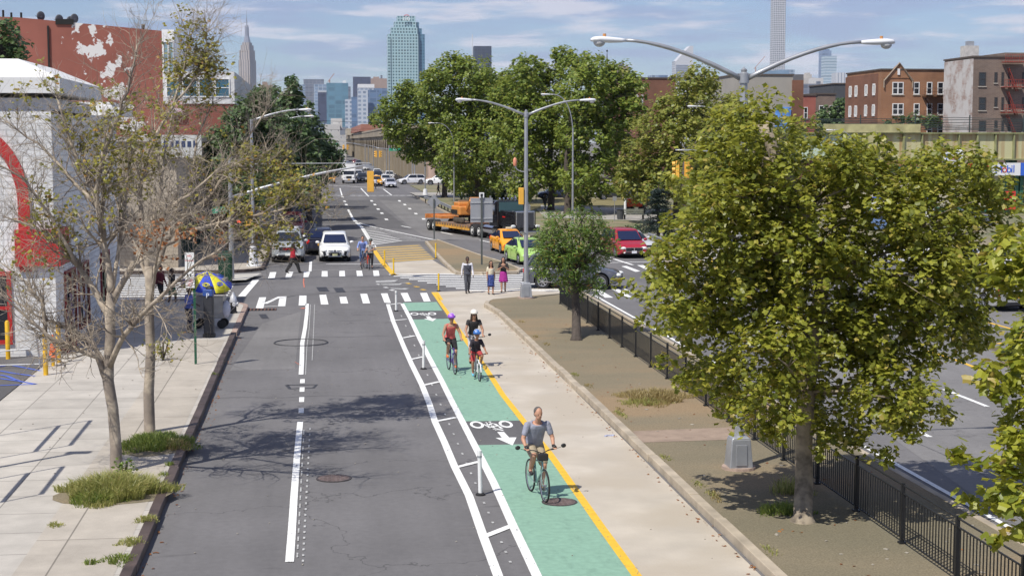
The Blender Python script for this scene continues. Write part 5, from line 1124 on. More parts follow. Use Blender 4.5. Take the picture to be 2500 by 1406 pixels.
for i in range(n):
    g=MB(); a0_,a1_=2*PI*i/n-PI/2-.35,2*PI*(i+1)/n-PI/2-.35; rr=1.0; vs=[]
    tilt=Matrix.Rotation(R(6),3,'Y')@Matrix.Rotation(R(14),3,'X')
    rows=[(0,0),(.35,-.14),(.7,-.33),(1.0,-.55)]
    for f_,dz in rows:
        for k in range(5): a=a0_+(a1_-a0_)*k/4; bow=1-.05*math.sin(PI*k/4)*f_; vs.append(tilt@Vector((math.cos(a)*rr*f_*bow,math.sin(a)*rr*f_*bow,dz*.95-.03*math.sin(PI*k/4)*f_))+Vector((0,0,zt)))
    g.add(vs,[(r_*5+k,(r_+1)*5+k,(r_+1)*5+k+1,r_*5+k+1) for r_ in range(3) for k in range(4)])
    o=g.build('panel',UB if i%2==0 else UY,t,smooth='all'); so_=o.modifiers.new('thick','SOLIDIFY'); so_.thickness=.01
    c=tilt@Vector((math.cos((a0_+a1_)/2)*rr*.70,math.sin((a0_+a1_)/2)*rr*.70,-.325))+Vector((0,0,zt))
    if i%2==1 or i==0:
        g=MB(); nn=tilt@Vector((math.cos((a0_+a1_)/2)*.45,math.sin((a0_+a1_)/2)*.45,.9)); rt_=tilt@Vector((-math.sin((a0_+a1_)/2),math.cos((a0_+a1_)/2),0)); upv=nn.normalized().cross(rt_)
        for q_ in range(2):
            R0=.13-.05*q_; g.tube([c+nn.normalized()*.035+(rt_*math.cos(2*PI*j/14)+upv*math.sin(2*PI*j/14)*.7)*R0 for j in range(15)],.014,4)
        g.build('round_print',UY if i%2==0 else UB,o)
# hydrant
p=G(570,764,.15); t=thing('fire_hydrant','black and silver fire hydrant at the corner kerb','hydrant',(p.x,p.y,.15)); g=MB(); g.lathe([(.17,0),(.17,.05),(.13,.08),(.12,.45)],n=14); g.build('barrel',M('hydrant_black',(.02,.02,.022),.4,.2,.1,9),t,smooth=True)
HS=M('hydrant_silver',(.62,.63,.66),.35,.3,.1,9); g=MB(); g.lathe([(.15,.44),(.16,.5),(.14,.56),(.12,.68),(.06,.76),(.05,.84),(.01,.86)],n=14); g.build('bonnet',HS,t,smooth=True)
g=MB(); g.lathe([(.07,-.20),(.09,-.14),(.09,-.08)],(.04,0,.36),12,'Y'); g.build('cap',HS,t,smooth=True); g=MB(); g.lathe([(.09,.10),(.1,.2)],(0,0,.36),12,'X'); g.build('cap',HS,t,smooth=True)
p=G(551,690,.15); t=thing('relay_mailbox','dark green mail storage box at the far corner by the signal mast','mailbox',(p.x,p.y,.15)); MG=M('mail_green',(.006,.038,.018),.45,.1,.1,5)
g=MB(); g.box((0,0,.72),(.68,.6,1.2)); g.build('box',MG,t,bevel=.03); g=MB(); g.lathe([(.3,-.34),(.3,.34)],(0,0,1.3),18,'X'); g.build('domed_top',MG,t,smooth=True); g=MB(); g.box((0,-.31,.8),(.5,.02,.7)); g.build('door',M('mail_green2',(.008,.045,.022),.5),t)
for x in(-.28,.28):
    g=MB(); g.box((x,0,.06),(.06,.5,.14)); g.build('leg',BLK,t)
# bollards and cone by the shop
BY=M('bollard_yellow',(.72,.42,.02),.5,0,.2,5)
for u,v,h,l in [(20,876,1.25,'yellow bollard in front of the white shop wall under the window'),(112,916,1.28,'scuffed yellow bollard nearest the sidewalk beside the cone'),(144,886,1.25,'yellow bollard behind the orange cone')]:
    p=G(u,v,.14); t=thing('bollard',l,'bollard',(p.x,p.y,.14),group='yellow bollards by the shop'); g=MB(); g.lathe([(.075,0),(.075,h-.05),(.05,h),(.0,h+.02)],n=14); g.build('tube',BY,t,smooth=True)
p=G(130,894,.14); t=thing('traffic_cone','orange traffic cone stuck over a yellow stub by the shop door','traffic cone',(p.x,p.y,.14)); g=MB(); g.lathe([(.14,.28),(.13,.30),(.035,.98),(.03,1.0)],n=16); g.build('cone',M('cone_orange',(.85,.15,.02),.5,0,.05),t,smooth=True); g=MB(); g.lathe([(.05,0),(.06,.3)],n=10); g.build('stub',BY,t)
t=thing('parking_rail','galvanised pipe rail at the edge of the parking lot','railing',(*G(99,898,.14).xy,.14)); g=MB(); g.tube([(0,0,0),(-.1,0,1.0)],.03,8); g.tube([(-.05,0,.62),(-1.6,.15,.50)],.02,6); g.tube([(-.0,0,.12),(-1.6,.15,.08)],.02,6); g.tube([(-1.5,.15,0),(-1.5,.15,.52)],.02,6); g.build('pipework',GAL,t)
# unseen pipe frames and pole past the left edge whose shadows fall on the pavement
def hurdle(label,x,y0,y1,z1,z2):
    t=thing('pipe_frame',label,'railing',(x,0,.14),0,'pipe frames beside the parking lot'); 
    for y in(y0,y1): g=MB(); g.tube([(0,y,0),(0,y,z2)],.025,8); g.build('post',GAL,t)
    for z in(z1,z2): g=MB(); g.tube([(0,y0,z),(0,y1,z)],.05,8); g.build('bar',GAL,t)
hurdle('tall pipe frame just outside the left edge, farther of two',-7.86,34.8,38.1,2.6,3.9)
hurdle('tall pipe frame just outside the left edge, nearer of two',-7.75,29.6,32.3,2.9,4.1)
t=thing('lot_pole','grey parking lot pole just outside the left edge','pole',(-8.9,32.6,.14)); g=MB(); g.tube([(0,0,0),(0,0,6.5)],[.08,.06],8); g.build('shaft',GAL,t); g=MB(); g.box((0,0,6.5),(.5,.25,.15)); g.build('cap',GAL,t)  # pole added out of view so its shadow crosses the pavement
# delineators
def delin(u,v,top,col,label,lean=0):
    p=G(u,v); h=(v-top)*7.2/(v-345)*1.0; t=thing('delineator',label,'delineator',(p.x,p.y,0),group='%s flexible posts'%('white' if col is SGW else 'yellow'))
    g=MB(); g.tube([(0,0,.04),(lean*h,0,h*.82)],.042,10); g.build('post',col,t,smooth=True)
    g=MB(); g.tube([(lean*h,0,h*.82),(lean*h,0,h*.99)],[.045,.048],10); g.tube([(lean*h,0,h*.74),(lean*h,0,h*.79)],.047,10) if False else None; g.build('cap',col,t,smooth=True)
    g=MB(); g.lathe([(.10,0),(.10,.03),(.06,.05)],n=12); g.build('base',RUB,t); 
    if col is SGW:
        g=MB(); g.tube([(lean*h,0,h*.84),(lean*h*1.0,0,h*.88)],.05,10); g.build('grey_band',SGB,t)
WH=SGW; DY=M('delin_yellow',(.78,.50,.02),.45,0,.05)
for a in [(967,760,709,WH,'white flexible post at the head of the green lane by the crosswalk'),(1034,901,830,WH,'white flexible post beside the woman in the coral top',.01),(1173,1208,1096,WH,'nearest white flexible post in the striped buffer',-.02),(1332,705,659,WH,'white flexible post in front of the turning dark car'),
  (939,650,611,DY,'yellow flexible post at the far end of the yellow hatching'),(961,671,629,DY,'yellow flexible post at the near tip of the yellow hatching'),(1064,631,593,DY,'yellow flexible post at the left edge of the dirt island'),(1071,711,667,DY,'yellow flexible post at the near edge of the striped crossing'),(1738,654,618,DY,'yellow flexible post seen through the plane tree leaves'),(1490,640,628,WH,'short white flexible post by the median tree crown')]: delin(*a)
# ---- black picket fence along the median
FB=M('fence_black',(.018,.019,.021),.45,.2,.15,6)
fx0,fx1=10.36,10.12
t=thing('median_fence','long black picket fence running down the median','fence',(0,0,.15)); ys=[66.65-i*2.4 for i in range(20)]
fxy=lambda y: 10.36+(y-66.65)/(24.02-66.65)*(10.11-10.36)
for i,y in enumerate(ys):
    x=fxy(y); g=MB(); g.box((x,y,.53),(.06,.06,1.1)); g.box((x,y,.02),(.12,.12,.03)); g.build('post',FB,t)
    if i<len(ys)-1:
        y1=ys[i+1]; x1=fxy(y1); g=MB()
        for z in(.10,.90,1.04): g.tube([(x,y,z),(x1,y1,z)],.017,4)
        n=19
        for k in range(1,n):
            f_=k/n; xx,yy=x+(x1-x)*f_,y+(y1-y)*f_; g.box((xx,yy,.50),(.017,.017,.82))
        g.build('panel',FB,t)
# guard rails
def guard(label,pts,h=.7,post=True):
    t=thing('guard_rail',label,'guard rail',(0,0,.15)); g=MB(); P=[Vector((p.x,p.y,0)) for p in pts]
    for dz in(.52,.66): g.tube([p+Vector((0,0,dz*h/.7)) for p in P],.075,5)
    g.build('beam',GAL,t); 
    for a,b_ in zip(P,P[1:]):
        n=max(1,int((b_-a).length/3.5))
        for i in range(n): q_=a.lerp(b_,i/n); g=MB(); g.box((q_.x+.15,q_.y,.33),(.12,.12,.66)); g.build('post',M('post_wood',(.09,.07,.055),.9),t)
guard('steel guard rail curving beside the park behind the excavator',[G(1036,500),G(1060,507),G(1090,522),G(1125,541),G(1180,562),G(1240,580)],.8)
guard('low steel guard rail beside the red minivan',[G(1583,603),G(1605,613),G(1640,628),G(1662,634)],.8)
# park bits
p=G(1548,536,.15); t=thing('park_bench','slatted green-grey park bench in front of the orange machine','bench',(p.x,p.y,.15)); BW=M('bench_slats',(.22,.23,.18),.8,0,.2,5)
g=MB(); 
for i in range(4): g.box((0,-.05+i*.11,.45),(1.9,.09,.035))
g.build('seat',BW,t); g=MB()
for i in range(3): g.box((0,.40,.60+i*.14),(1.9,.035,.10))
g.build('backrest',BW,t)
for x in(-.85,.85): g=MB(); g.box((x,.12,.22),(.08,.5,.44)); g.box((x,.42,.6),(.06,.05,.5)); g.build('leg',UND,t)
p=G(1514,536,.15); t=thing('trash_bin','square dark litter basket beside the park bench','bin',(p.x,p.y,.15)); g=MB(); g.lathe([(.27,0),(.33,.85)],n=14); g.build('basket',M('bin_mesh',(.07,.075,.08),.7,.2,.3,20),t); g=MB(); g.torus((0,0,.87),.33,.025,18,5,'Z'); g.build('rim',UND,t)
p=G(1526,533,.15); t=thing('marker_post','white marker post standing left of the orange machine','post',(p.x,p.y,.15)); g=MB(); g.tube([(0,0,0),(0,0,1.75)],.11,10); g.build('shaft',SGW,t); g=MB(); g.ell((0,0,1.78),(.12,.12,.1),10,6); g.build('cap',SGW,t)
p=G(1556,518,.15); t=thing('work_machine','bright orange work machine with a round drum parked behind the bench','machine',(p.x,p.y,.15)); OR=paint('machine_orange',(.85,.09,.01),.4)
g=MB(); g.prism([(-1.2,-.6),(.9,-.6),(.9,.6),(-1.2,.6)],.55,1.35); g.build('body',OR,t,bevel=.06); g=MB(); g.lathe([(.62,-.45),(.62,.45)],(.5,0,1.15),20,'Y'); g.build('drum',OR,t,smooth=True); g=MB(); g.tube([(-.9,-.62,.8),(-.3,-.62,1.25)],.03,5); g.build('handle',UND,t)
for x in(-.7,.5): g=MB(); g.lathe([(.3,-.62),(.3,.62)],(x,0,.3),14,'Y'); g.build('wheel',RUB,t)
p=G(1445,545,.15); t=thing('parking_meter_post','thin park sign post with small square plate','sign',(*G(1500,540,.15).xy,.15)); g=MB(); g.tube([(0,0,0),(0,0,2.2)],.03,6); g.build('post',GAL,t); g=MB(); g.box((0,-.04,2.0),(.35,.02,.4)); g.build('panel',SGB,t)
# ---------------- buildings
GLD=M('window_dark',(.018,.022,.028),.12,0,0,spec=.8); FRW=M('frame_white',(.62,.62,.60),.6,0,.05); STN=M('sill_stone',(.42,.39,.34),.8,0,.1)
def rect_win(par,x0,x1,z0,z1,Y,frame=FRW,mull=1,sill=True,pane=GLD,fw=.07,nm='window',dp=.10):
    """window in a wall that faces -Y at depth Y; origin of par at world zero"""
    g=MB(); w=x1-x0; h=z1-z0; cx=(x0+x1)/2; cz=(z0+z1)/2
    g.box((cx,Y-.02,z1-fw/2),(w,dp,fw)); g.box((cx,Y-.02,z0+fw/2),(w,dp,fw)); g.box((x0+fw/2,Y-.02,cz),(fw,dp*.96,h-2*fw)); g.box((x1-fw/2,Y-.02,cz),(fw,dp*.96,h-2*fw))
    for i in range(1,mull): g.box((x0+w*i/mull,Y-.02,cz),(fw*1.4,dp*.96,h-2*fw))
    g.box((cx,Y-.03,cz),(w-2*fw,dp*.6,fw*.8)); f=g.build(nm,frame,par)
    g=MB(); g.box((cx,Y-.005,cz),(w-2*fw,.03,h-2*fw)); g.build('pane',pane,f)
    if sill: g=MB(); g.box((cx,Y-.06,z0-.07),(w+.2,.16,.12)); g.build('sill',STN,f)
    return f
def pxwin(par,u0,u1,v0,v1,Y,**k):
    a=PY(u0,v1,Y); b_=PY(u1,v0,Y); return rect_win(par,a.x,b_.x,a.z,b_.z,Y,**k)
def side_win(par,x,y0,y1,z0,z1,frame=FRW,pane=GLD,fw=.07,out=-1,nm='window'):
    g=MB(); cy=(y0+y1)/2; cz=(z0+z1)/2; h=z1-z0; w=abs(y1-y0)
    g.box((x+out*.03,cy,z1),(.1,w,fw)); g.box((x+out*.03,cy,z0),(.14,w,fw*1.4)); 
    for yy in(y0,y1,cy): g.box((x+out*.03,yy,cz),(.09,fw,h-fw))
    f=g.build(nm,frame,par); g=MB(); g.box((x+out*.01,cy,cz),(.03,w-fw,h-fw)); g.build('pane',pane,f); return f
CMU=brickmat('white_block',(.72,.72,.71),(.78,.78,.77),(.58,.58,.58),(.42,.21)); REDP=M('shop_red',(.45,.02,.02),.5,0,.1,2); WST=M('white_stucco',(.70,.70,.69),.8,0,.05,1)
t=thing('corner_shop','white block corner shop with a red arch, red panel and pale hipped cap','shop',(0,0,0))
Y0,X1=52.5,-8.65
g=MB(); g.box(((-30+X1)/2,(Y0+69)/2,4.1),(X1+30,69-Y0,8.2)); g.build('wall',CMU,t)
g=MB(); g.box(((-30+X1)/2,57,8.35),(X1+30,8.9,.5)); g.build('frieze',M('stucco_grey',(.55,.55,.56),.8,0,.06,1),t)  # grey puts the shade of the roof overhang into the frieze colour
g=MB(); xo=-8.3; g.add([(-30,52.2,8.75),(xo,52.2,8.75),(xo,62,8.75),(-30,62,8.75),(-30,52.2,9.25),(xo,52.2,9.25),(xo,62,9.25),(-30,62,9.25),(-30,53.4,9.9),(xo-1.5,53.4,9.9),(xo-1.5,60.4,9.9),(-30,60.4,9.9)],[(0,1,5,4),(1,2,6,5),(2,3,7,6),(3,2,1,0),(4,5,9,8),(5,6,10,9),(6,7,11,10),(8,9,10,11),(0,4,8,11,7,3)]); g.build('roof_cap',WST,t)
g=MB(); g.box((-14,66.6,8.4),(12.2,4.2,.35)); g.box((-14,66.6,8.65),(11.4,3.4,.25)); g.build('rear_cap',WST,t)
g=MB(); c0=PY(-75,500,Y0); n=14; pts_o=[];pts_i=[]
for i in range(n+1):
    a=R(85-85*i/n); pts_o.append((c0.x+1.92*math.cos(a),c0.z+2.6*math.sin(a))); pts_i.append((c0.x+1.55*math.cos(a),c0.z+2.2*math.sin(a)))
pts_o.append((c0.x+1.92,2.95)); pts_i.append((c0.x+1.55,2.95)); k=len(pts_o)
g.add([(x,Y0-.12,z) for x,z in pts_o+pts_i]+[(x,Y0,z) for x,z in pts_o+pts_i],[(i,k+i,k+i+1,i+1) for i in range(k-1)]+[(i,i+1,2*k+i+1,2*k+i) for i in range(k-1)]+[(k+i,3*k+i,3*k+i+1,k+i+1) for i in range(k-1)]); g.build('red_arch',REDP,t)
a=PY(40,650,Y0); b_=PY(150,560,Y0)
g=MB(); g.box(((a.x+X1+.2)/2,Y0-.1,(a.z+b_.z)/2),(X1+.2-a.x,.2,b_.z-a.z)); g.box((X1+.1,Y0+.9,(a.z+b_.z)/2),(.2,1.8,b_.z-a.z)); g.build('red_panel',REDP,t)
f=rect_win(t,-14,PY(28,700,Y0).x,.55,2.95,Y0,frame=REDP,mull=3,sill=False,fw=.14,nm='shop_window')
# shop front on the sidewalk side
for i,(y0,y1,nm_) in enumerate([(54.2,56.4,'door'),(57.2,59.6,'shop_window'),(63.0,65.4,'shop_window')]):
    f=side_win(t,X1,y0,y1,.25 if nm_=='door' else .5,2.75,frame=M('door_red_dark',(.22,.025,.025),.5,0,.1,2),pane=GLD,fw=.08,out=1,nm=nm_)
    g=MB()
    for j in range(3 if i<3 else 1): g.box((X1+.06,y0+.35+j*.55,1.1+.55*((j+i)%2)),(.02,.4,.62))
    g.build('poster',M('poster_%d'%(i%3),[(.16,.14,.30),(.45,.44,.47),(.30,.32,.18)][i%3],.6,0,.8,9),f)
g=MB(); g.box((X1+.12,54.2,.14),(.22,2.0,.3)); g.build('door_step',REDP,t)
# beige building across the side street
t=thing('beige_building','beige block building across the side street with a pale sign band','building',(0,0,0)); BG=brickmat('beige_block',(.40,.345,.27),(.43,.37,.29),(.34,.29,.23),(.42,.21))
g=MB(); g.box((-27.9,104,3.6),(40,30.6,7.2)); g.build('wall',BG,t); g=MB(); g.box((-27.9,104,7.3),(40.4,31,.25)); g.build('parapet',M('parapet_beige',(.45,.42,.38),.8,0,.1,2),t)
a=PY(395,385,88.6); b_=PY(492,330,88.6); g=MB(); g.box(((a.x+b_.x)/2-.0,88.5,(a.z+b_.z)/2),(b_.x-a.x,.3,b_.z-a.z)); so_=g.build('sign_board',M('sign_offwhite',(.55,.55,.52),.6,0,.1,2),t)
g=MB(); rn=random.Random(4)
for i in range(6): x=a.x+.25+i*.32; g.box((x,88.34,(a.z+b_.z)/2+.12),(.20,.02,rn.uniform(.3,.5)))
g.build('dark_print',M('sign_navy',(.03,.05,.12),.6,0,0),so_)
for y in (91,96,101,106,111,116): side_win(t,-7.9,y,y+3.4,.5,2.9,frame=M('shop_green',(.03,.08,.05),.5),out=1,nm='shop_window')
for y in (90,98,106,113): g=MB(); g.add([(-7.9,y,3.3),(-7.9,y+5.5,3.3),(-6.7,y+5.5,2.6),(-6.7,y,2.6),(-7.9,y,3.2),(-7.9,y+5.5,3.2)],[(0,3,2,1),(0,4,3),(1,2,5)]); g.build('awning',M('awning_dark',(.05,.06,.07),.8),t)
# red building with flaking paint
RW,N,L,b=nodes('red_paint_flaking')
def redwall():
    b.inputs['Roughness'].default_value=.85
    tc=N.new('ShaderNodeTexCoord'); 
    def nz(s,d,r=.6,loc=(0,0,0)):
        mp=N.new('ShaderNodeMapping'); mp.inputs['Location'].default_value=loc; L.new(tc.outputs['Object'],mp.inputs[0]); n=N.new('ShaderNodeTexNoise'); n.inputs['Scale'].default_value=s; n.inputs['Detail'].default_value=d; n.inputs['Roughness'].default_value=r; L.new(mp.outputs[0],n.inputs[0]); return n.outputs[0]
    def mr(x,a,b_,c=0,d=1):
        r=N.new('ShaderNodeMapRange'); r.inputs[1].default_value=a; r.inputs[2].default_value=b_; r.inputs[3].default_value=c; r.inputs[4].default_value=d; L.new(x,r.inputs[0]); return r.outputs[0]
    sx=N.new('ShaderNodeSeparateXYZ'); L.new(tc.outputs['Object'],sx.inputs[0])
    base=N.new('ShaderNodeVectorMath'); base.operation='SCALE'; base.inputs[0].default_value=(.25,.085,.062); L.new(mr(nz(.25,7),.3,.7,.8,1.2),base.inputs['Scale'])
    # the flaked band runs down from the roof edge, strongest around one bay
    def m2(op,x,y):
        k=N.new('ShaderNodeMath'); k.operation=op
        for i,v in enumerate((x,y)):
            if isinstance(v,(int,float)): k.inputs[i].default_value=v
            else: L.new(v,k.inputs[i])
        return k.outputs[0]
    cx=m2('ADD',m2('MULTIPLY',m2('SUBTRACT',15.6,sx.outputs[2]),.45),-17.0)    # centre drifts right further down
    dx=m2('ABSOLUTE',m2('SUBTRACT',sx.outputs[0],cx),0); 
    bias=m2('MULTIPLY',m2('MINIMUM',m2('MULTIPLY',dx,.075),.3),1)
    f=m2('SUBTRACT',nz(.9,9,.6,(3,1,2.2)),bias)
    mx=N.new('ShaderNodeMix'); mx.data_type='RGBA'; L.new(mr(f,.462,.47),mx.inputs[0]); L.new(base.outputs[0],mx.inputs[6]); mx.inputs[7].default_value=(.62,.61,.60,1)
    L.new(mx.outputs[2],b.inputs['Base Color'])
redwall()
t=thing('red_building','long red painted building with flaking white patches and rooftop dishes','building',(0,0,0))
g=MB(); g.add([(-70,120,0),(-11.5,120,0),(-11.5,160,0),(-70,160,0),(-70,120,17.4),(-22.,120,16.3),(-11.5,120,15.4),(-11.5,160,15.4),(-70,160,17.4)],[(0,1,6,5,4),(1,2,7,6),(2,3,8,7),(3,0,4,8),(4,5,6,7,8)]); g.build('wall',RW,t)
g=MB(); g.box((-8.9,140,5.0),(5.2,40,10)); g.build('front_wall',M('red_plain',(.25,.085,.062),.85,0,.15,.4),t)
g=MB(); g.box((-8.9,140,11.2),(5.3,40.2,2.4)); g.build('glass_storey',M('glass_storey_white',(.6,.6,.6),.6),t)
for i in range(4): rect_win(t,-11.3+i*1.2,-10.2+i*1.2,10.5,11.9,119.9,frame=FRW,sill=False,pane=M('pane_blue',(.04,.12,.18),.1,0,0))
g=MB(); g.box((-11.1,140,12.9),(.9,40.1,5.2)); g.build('corner_bay',FRW,t)
for i in range(2): rect_win(t,-11.45+i*.38,-11.1+i*.38,11.6,14.6,119.95,frame=FRW,sill=False,pane=M('pane_sky',(.2,.3,.35),.1,0,0),fw=.04)
g=MB(); g.box((-19.8,120-.1,11.5),(.12,.1,8.4)); g.build('drain_pipe',UND,t); g=MB(); g.box((-18.6,119.95,16.0),(1.3,.12,.4)); g.build('flashing',UND,t)
for i,(u,v) in enumerate([(28,48),(52,48),(8,42)]): q_=PY(u,v,121); g=MB(); g.tube([(q_.x,121,15.5),(q_.x,121,q_.z+.5)],.08,6); g.build('vent_pipe',UND,t)
q_=PY(349,60,121); g=MB(); g.tube([(q_.x,121,15),(q_.x,121,q_.z)],.12,6); g.build('vent_pipe',UND,t)
for i,(u,v,l) in enumerate([(100,40,'satellite dish alone at the left of the red building roof'),(145,48,'second satellite dish from the left on the red building roof'),(172,52,'small satellite dish just left of the rightmost one on the roof'),(182,46,'rightmost satellite dish on the red building roof')]):
    q_=PY(u,v,122); d=thing('satellite_dish',l,'satellite dish',(q_.x,122,q_.z),0,'satellite dishes on the roof'); g=MB(); r=.36; vs=[];fs=[]
    for k_ in range(4):
        for j in range(14): aa=2*PI*j/14; rr=r*(k_+.01)/3; vs.append((rr*math.cos(aa)*.75,-.1+.3*rr*rr+rr*math.cos(aa)*.5,rr*math.sin(aa)))
    for k_ in range(3):
        for j in range(14): fs.append((k_*14+j,(k_+1)*14+j,(k_+1)*14+(j+1)%14,k_*14+(j+1)%14))
    g.add(vs,fs); o=g.build('reflector',M('dish_grey',(.07,.075,.09),.6),d,smooth='all'); so_=o.modifiers.new('thick','SOLIDIFY'); so_.thickness=.02
    g=MB(); g.tube([(0,0,-.2),(-.1,0,-.55),(-.15,0,-.9)],.025,5); g.tube([(0,-.1,-.2),(-.35,-.4,0)],.015,4); g.build('mount',UND,d)
q_=PY(430,262,119.6); t=thing('roof_flag','striped flag hanging on the red facade behind the bare branches','flag',(q_.x,119.6,q_.z)); g=MB(); g.box((0,0,0),(.9,.04,1.0)); g.build('cloth',brickmat('flag_stripes',(.5,.05,.06),(.6,.55,.6),(.6,.55,.6),(8,.12)),t); g=MB(); g.tube([(-.5,0,-.6),(-.5,0,.7)],.03,6); g.build('staff',GAL,t)
# brick houses behind the railway on the right
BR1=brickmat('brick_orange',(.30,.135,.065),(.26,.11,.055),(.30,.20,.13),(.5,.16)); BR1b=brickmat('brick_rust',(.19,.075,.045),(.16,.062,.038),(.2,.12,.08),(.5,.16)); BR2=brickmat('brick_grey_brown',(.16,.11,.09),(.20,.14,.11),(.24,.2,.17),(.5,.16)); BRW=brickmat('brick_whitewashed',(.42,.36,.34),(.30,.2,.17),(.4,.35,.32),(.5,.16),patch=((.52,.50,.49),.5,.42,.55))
t=thing('brick_apartment_house','orange brick apartment house with a small gable and white windows','house',(0,0,0)); YA=220
x0=PY(2152,200,YA).x; x1=PY(2312,200,YA).x; zt=PY(2200,171,YA).z; yb=x0/math.tan(math.radians(7.05)+math.atan(817/3800)*.985)
g=MB(); g.box(((x0+x1)/2,YA+7.5,zt/2),(x1-x0,15,zt)); g.build('wall',BR1,t)
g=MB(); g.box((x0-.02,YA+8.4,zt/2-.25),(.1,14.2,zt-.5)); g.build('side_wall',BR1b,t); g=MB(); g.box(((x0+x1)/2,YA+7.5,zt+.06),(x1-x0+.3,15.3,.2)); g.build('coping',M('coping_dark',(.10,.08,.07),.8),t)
ga,gb,gt=PY(2158,180,YA),PY(2228,180,YA),PY(2195,156,YA); g=MB(); g.add([(ga.x,YA-.1,zt-1.2),(gb.x,YA-.1,zt-1.2),(gt.x,YA-.1,gt.z),(ga.x,YA+.4,zt-1.2),(gb.x,YA+.4,zt-1.2),(gt.x,YA+.4,gt.z)],[(0,1,2),(3,5,4),(0,2,5,3),(1,4,5,2),(0,3,4,1)]); g.build('gable',BR1,t)
g=MB(); g.tube([(ga.x,YA-.2,zt-2.6),(ga.x,YA-.2,zt-1.6),(gt.x,YA-.2,gt.z+.1),(gb.x,YA-.2,zt-1.6),(gb.x,YA-.2,zt-2.6)],.14,4); g.build('gable_trim',M('trim_brownstone',(.26,.20,.15),.8),t); g=MB(); g.box((PY(2193,176,YA).x,YA-.2,PY(2193,176,YA).z),(.35,.12,.9)); g.build('niche',FRW,t)
for (u0,u1,m_) in [(2178,2206,2),(2230,2245,1),(2262,2276,1),(2288,2304,1)]:
    for (v0,v1) in [(201,231),(253,281),(303,330)]: pxwin(t,u0,u1,v0,v1,YA,mull=m_,fw=.12)
for yy in (222.3,225.6,230.0,232.6):
    for (za,zb_) in [(PY(2120,232,225).z,PY(2120,208,225).z),(PY(2120,282,225).z,PY(2120,258,225).z)]: side_win(t,x0-.07,yy,yy+1.0,za,zb_,fw=.22)
g=MB()
fa=PY(2256,222,YA-1); fb=PY(2305,222,YA-1)
for v in(233,288):
    z=PY(2256,v,YA-1).z; g.box(((fa.x+fb.x)/2,YA-.7,z),(fb.x-fa.x,1.2,.08)); 
    for dz in(.5,1.0): g.tube([(fa.x,YA-1.3,z+dz),(fb.x,YA-1.3,z+dz)],.03,4)
    for i in range(9): xx=fa.x+(fb.x-fa.x)*i/8; g.tube([(xx,YA-1.3,z),(xx,YA-1.3,z+1)],.02,4)
z0_,z1_=PY(0,288,YA).z,PY(0,233,YA).z
for dy in(-.4,-1.0): g.tube([(fa.x+.4,YA+dy,z1_),(fb.x-.4,YA+dy,z0_)],.06,4)
g.build('fire_escape',M('iron_brown',(.06,.035,.028),.7,.3,.2,3),t)
t=thing('grey_brick_building','tall grey-brown brick building with a whitewashed flank and red fire escape','house',(0,0,0)); YB=205
x0=PY(2376,200,YB).x; zt=PY(2376,140,YB).z
g=MB(); g.box((x0+13,YB+5,zt/2),(26,10,zt)); g.box((x0+16,YB+9,zt/2+.9),(19,9,zt)); g.build('wall',BR2,t); g=MB(); g.box((x0-.03,YB+5,zt/2-.1),(.1,9.9,zt-.2)); g.build('flank',BRW,t)
g=MB(); g.box((x0+13,YB+5,zt+.08),(26.3,10.3,.22)); g.build('coping',MT['coping_dark'],t)
for (u0,u1) in [(2389,2407),(2427,2435),(2444,2451),(2461,2467),(2495,2503)]:
    for (v0,v1) in [(177,211),(238,270),(295,322)]: pxwin(t,u0,u1,v0,v1-(8 if u1-u0<10 and u0<2440 else 0),YB,frame=M('frame_dark',(.05,.045,.045),.6),fw=.12)
g=MB(); q_=PY(2350,113,YB+5); r_=PY(2384,140,YB+5); g.box(((q_.x+r_.x)/2,YB+5,(q_.z+zt)/2),(1.9,1.9,q_.z-zt)); g.build('chimney',M('chimney_white',(.5,.48,.46),.8,0,.15,2),t); g=MB(); g.box(((q_.x+r_.x)/2,YB+5,q_.z+.3),(.9,.9,.7)); g.build('cowl',GAL,t)
g=MB(); fa=PY(2462,150,YB-1); fb=PY(2492,150,YB-1)
for v in(152,213,275):
    z=PY(2462,v,YB-1).z; g.box(((fa.x+fb.x)/2,YB-.8,z),(fb.x-fa.x+1.2,1.3,.1))
    for dz in(.5,1.0): g.tube([(fa.x-.6,YB-1.4,z+dz),(fb.x+.6,YB-1.4,z+dz)],.045,4)
    for i in range(10): xx=fa.x-.6+(fb.x-fa.x+1.2)*i/9; g.tube([(xx,YB-1.4,z),(xx,YB-1.4,z+1)],.03,4)
for v0,v1 in((152,213),(213,275),(275,330)):
    for dy in(-.5,-1.1): g.tube([(fa.x+.1,YB+dy,PY(0,v0,YB-1).z),(fb.x-.3,YB+dy,PY(0,v1,YB-1).z)],.07,4)
g.build('fire_escape',M('iron_red',(.28,.05,.035),.7,.2,.2,3),t)
def simple(label,u0,u1,v0,Y,dp,mat,name='building',wins=(),cop=True,side=None,base=0,cat='building',group=None):
    a=PY(u0,v0,Y); b_=PY(u1,v0,Y); t=thing(name,label,cat,(0,0,0),0,group); g=MB(); g.box(((a.x+b_.x)/2,Y+dp/2,(a.z+base)/2),(b_.x-a.x,dp,a.z-base)); g.build('wall',mat,t)
    if cop: g=MB(); g.box(((a.x+b_.x)/2,Y+dp/2,a.z+.1),(b_.x-a.x+.3,dp+.3,.25)); g.build('coping',MT['coping_dark'],t)
    for w in wins: pxwin(t,*w,Y,frame=FRW,fw=.12)
    return t
t=simple('plain grey stucco building with a brick corner behind the trees',1800,1936,184,250,30,M('stucco_taupe',(.33,.31,.28),.85,0,.08,.5))
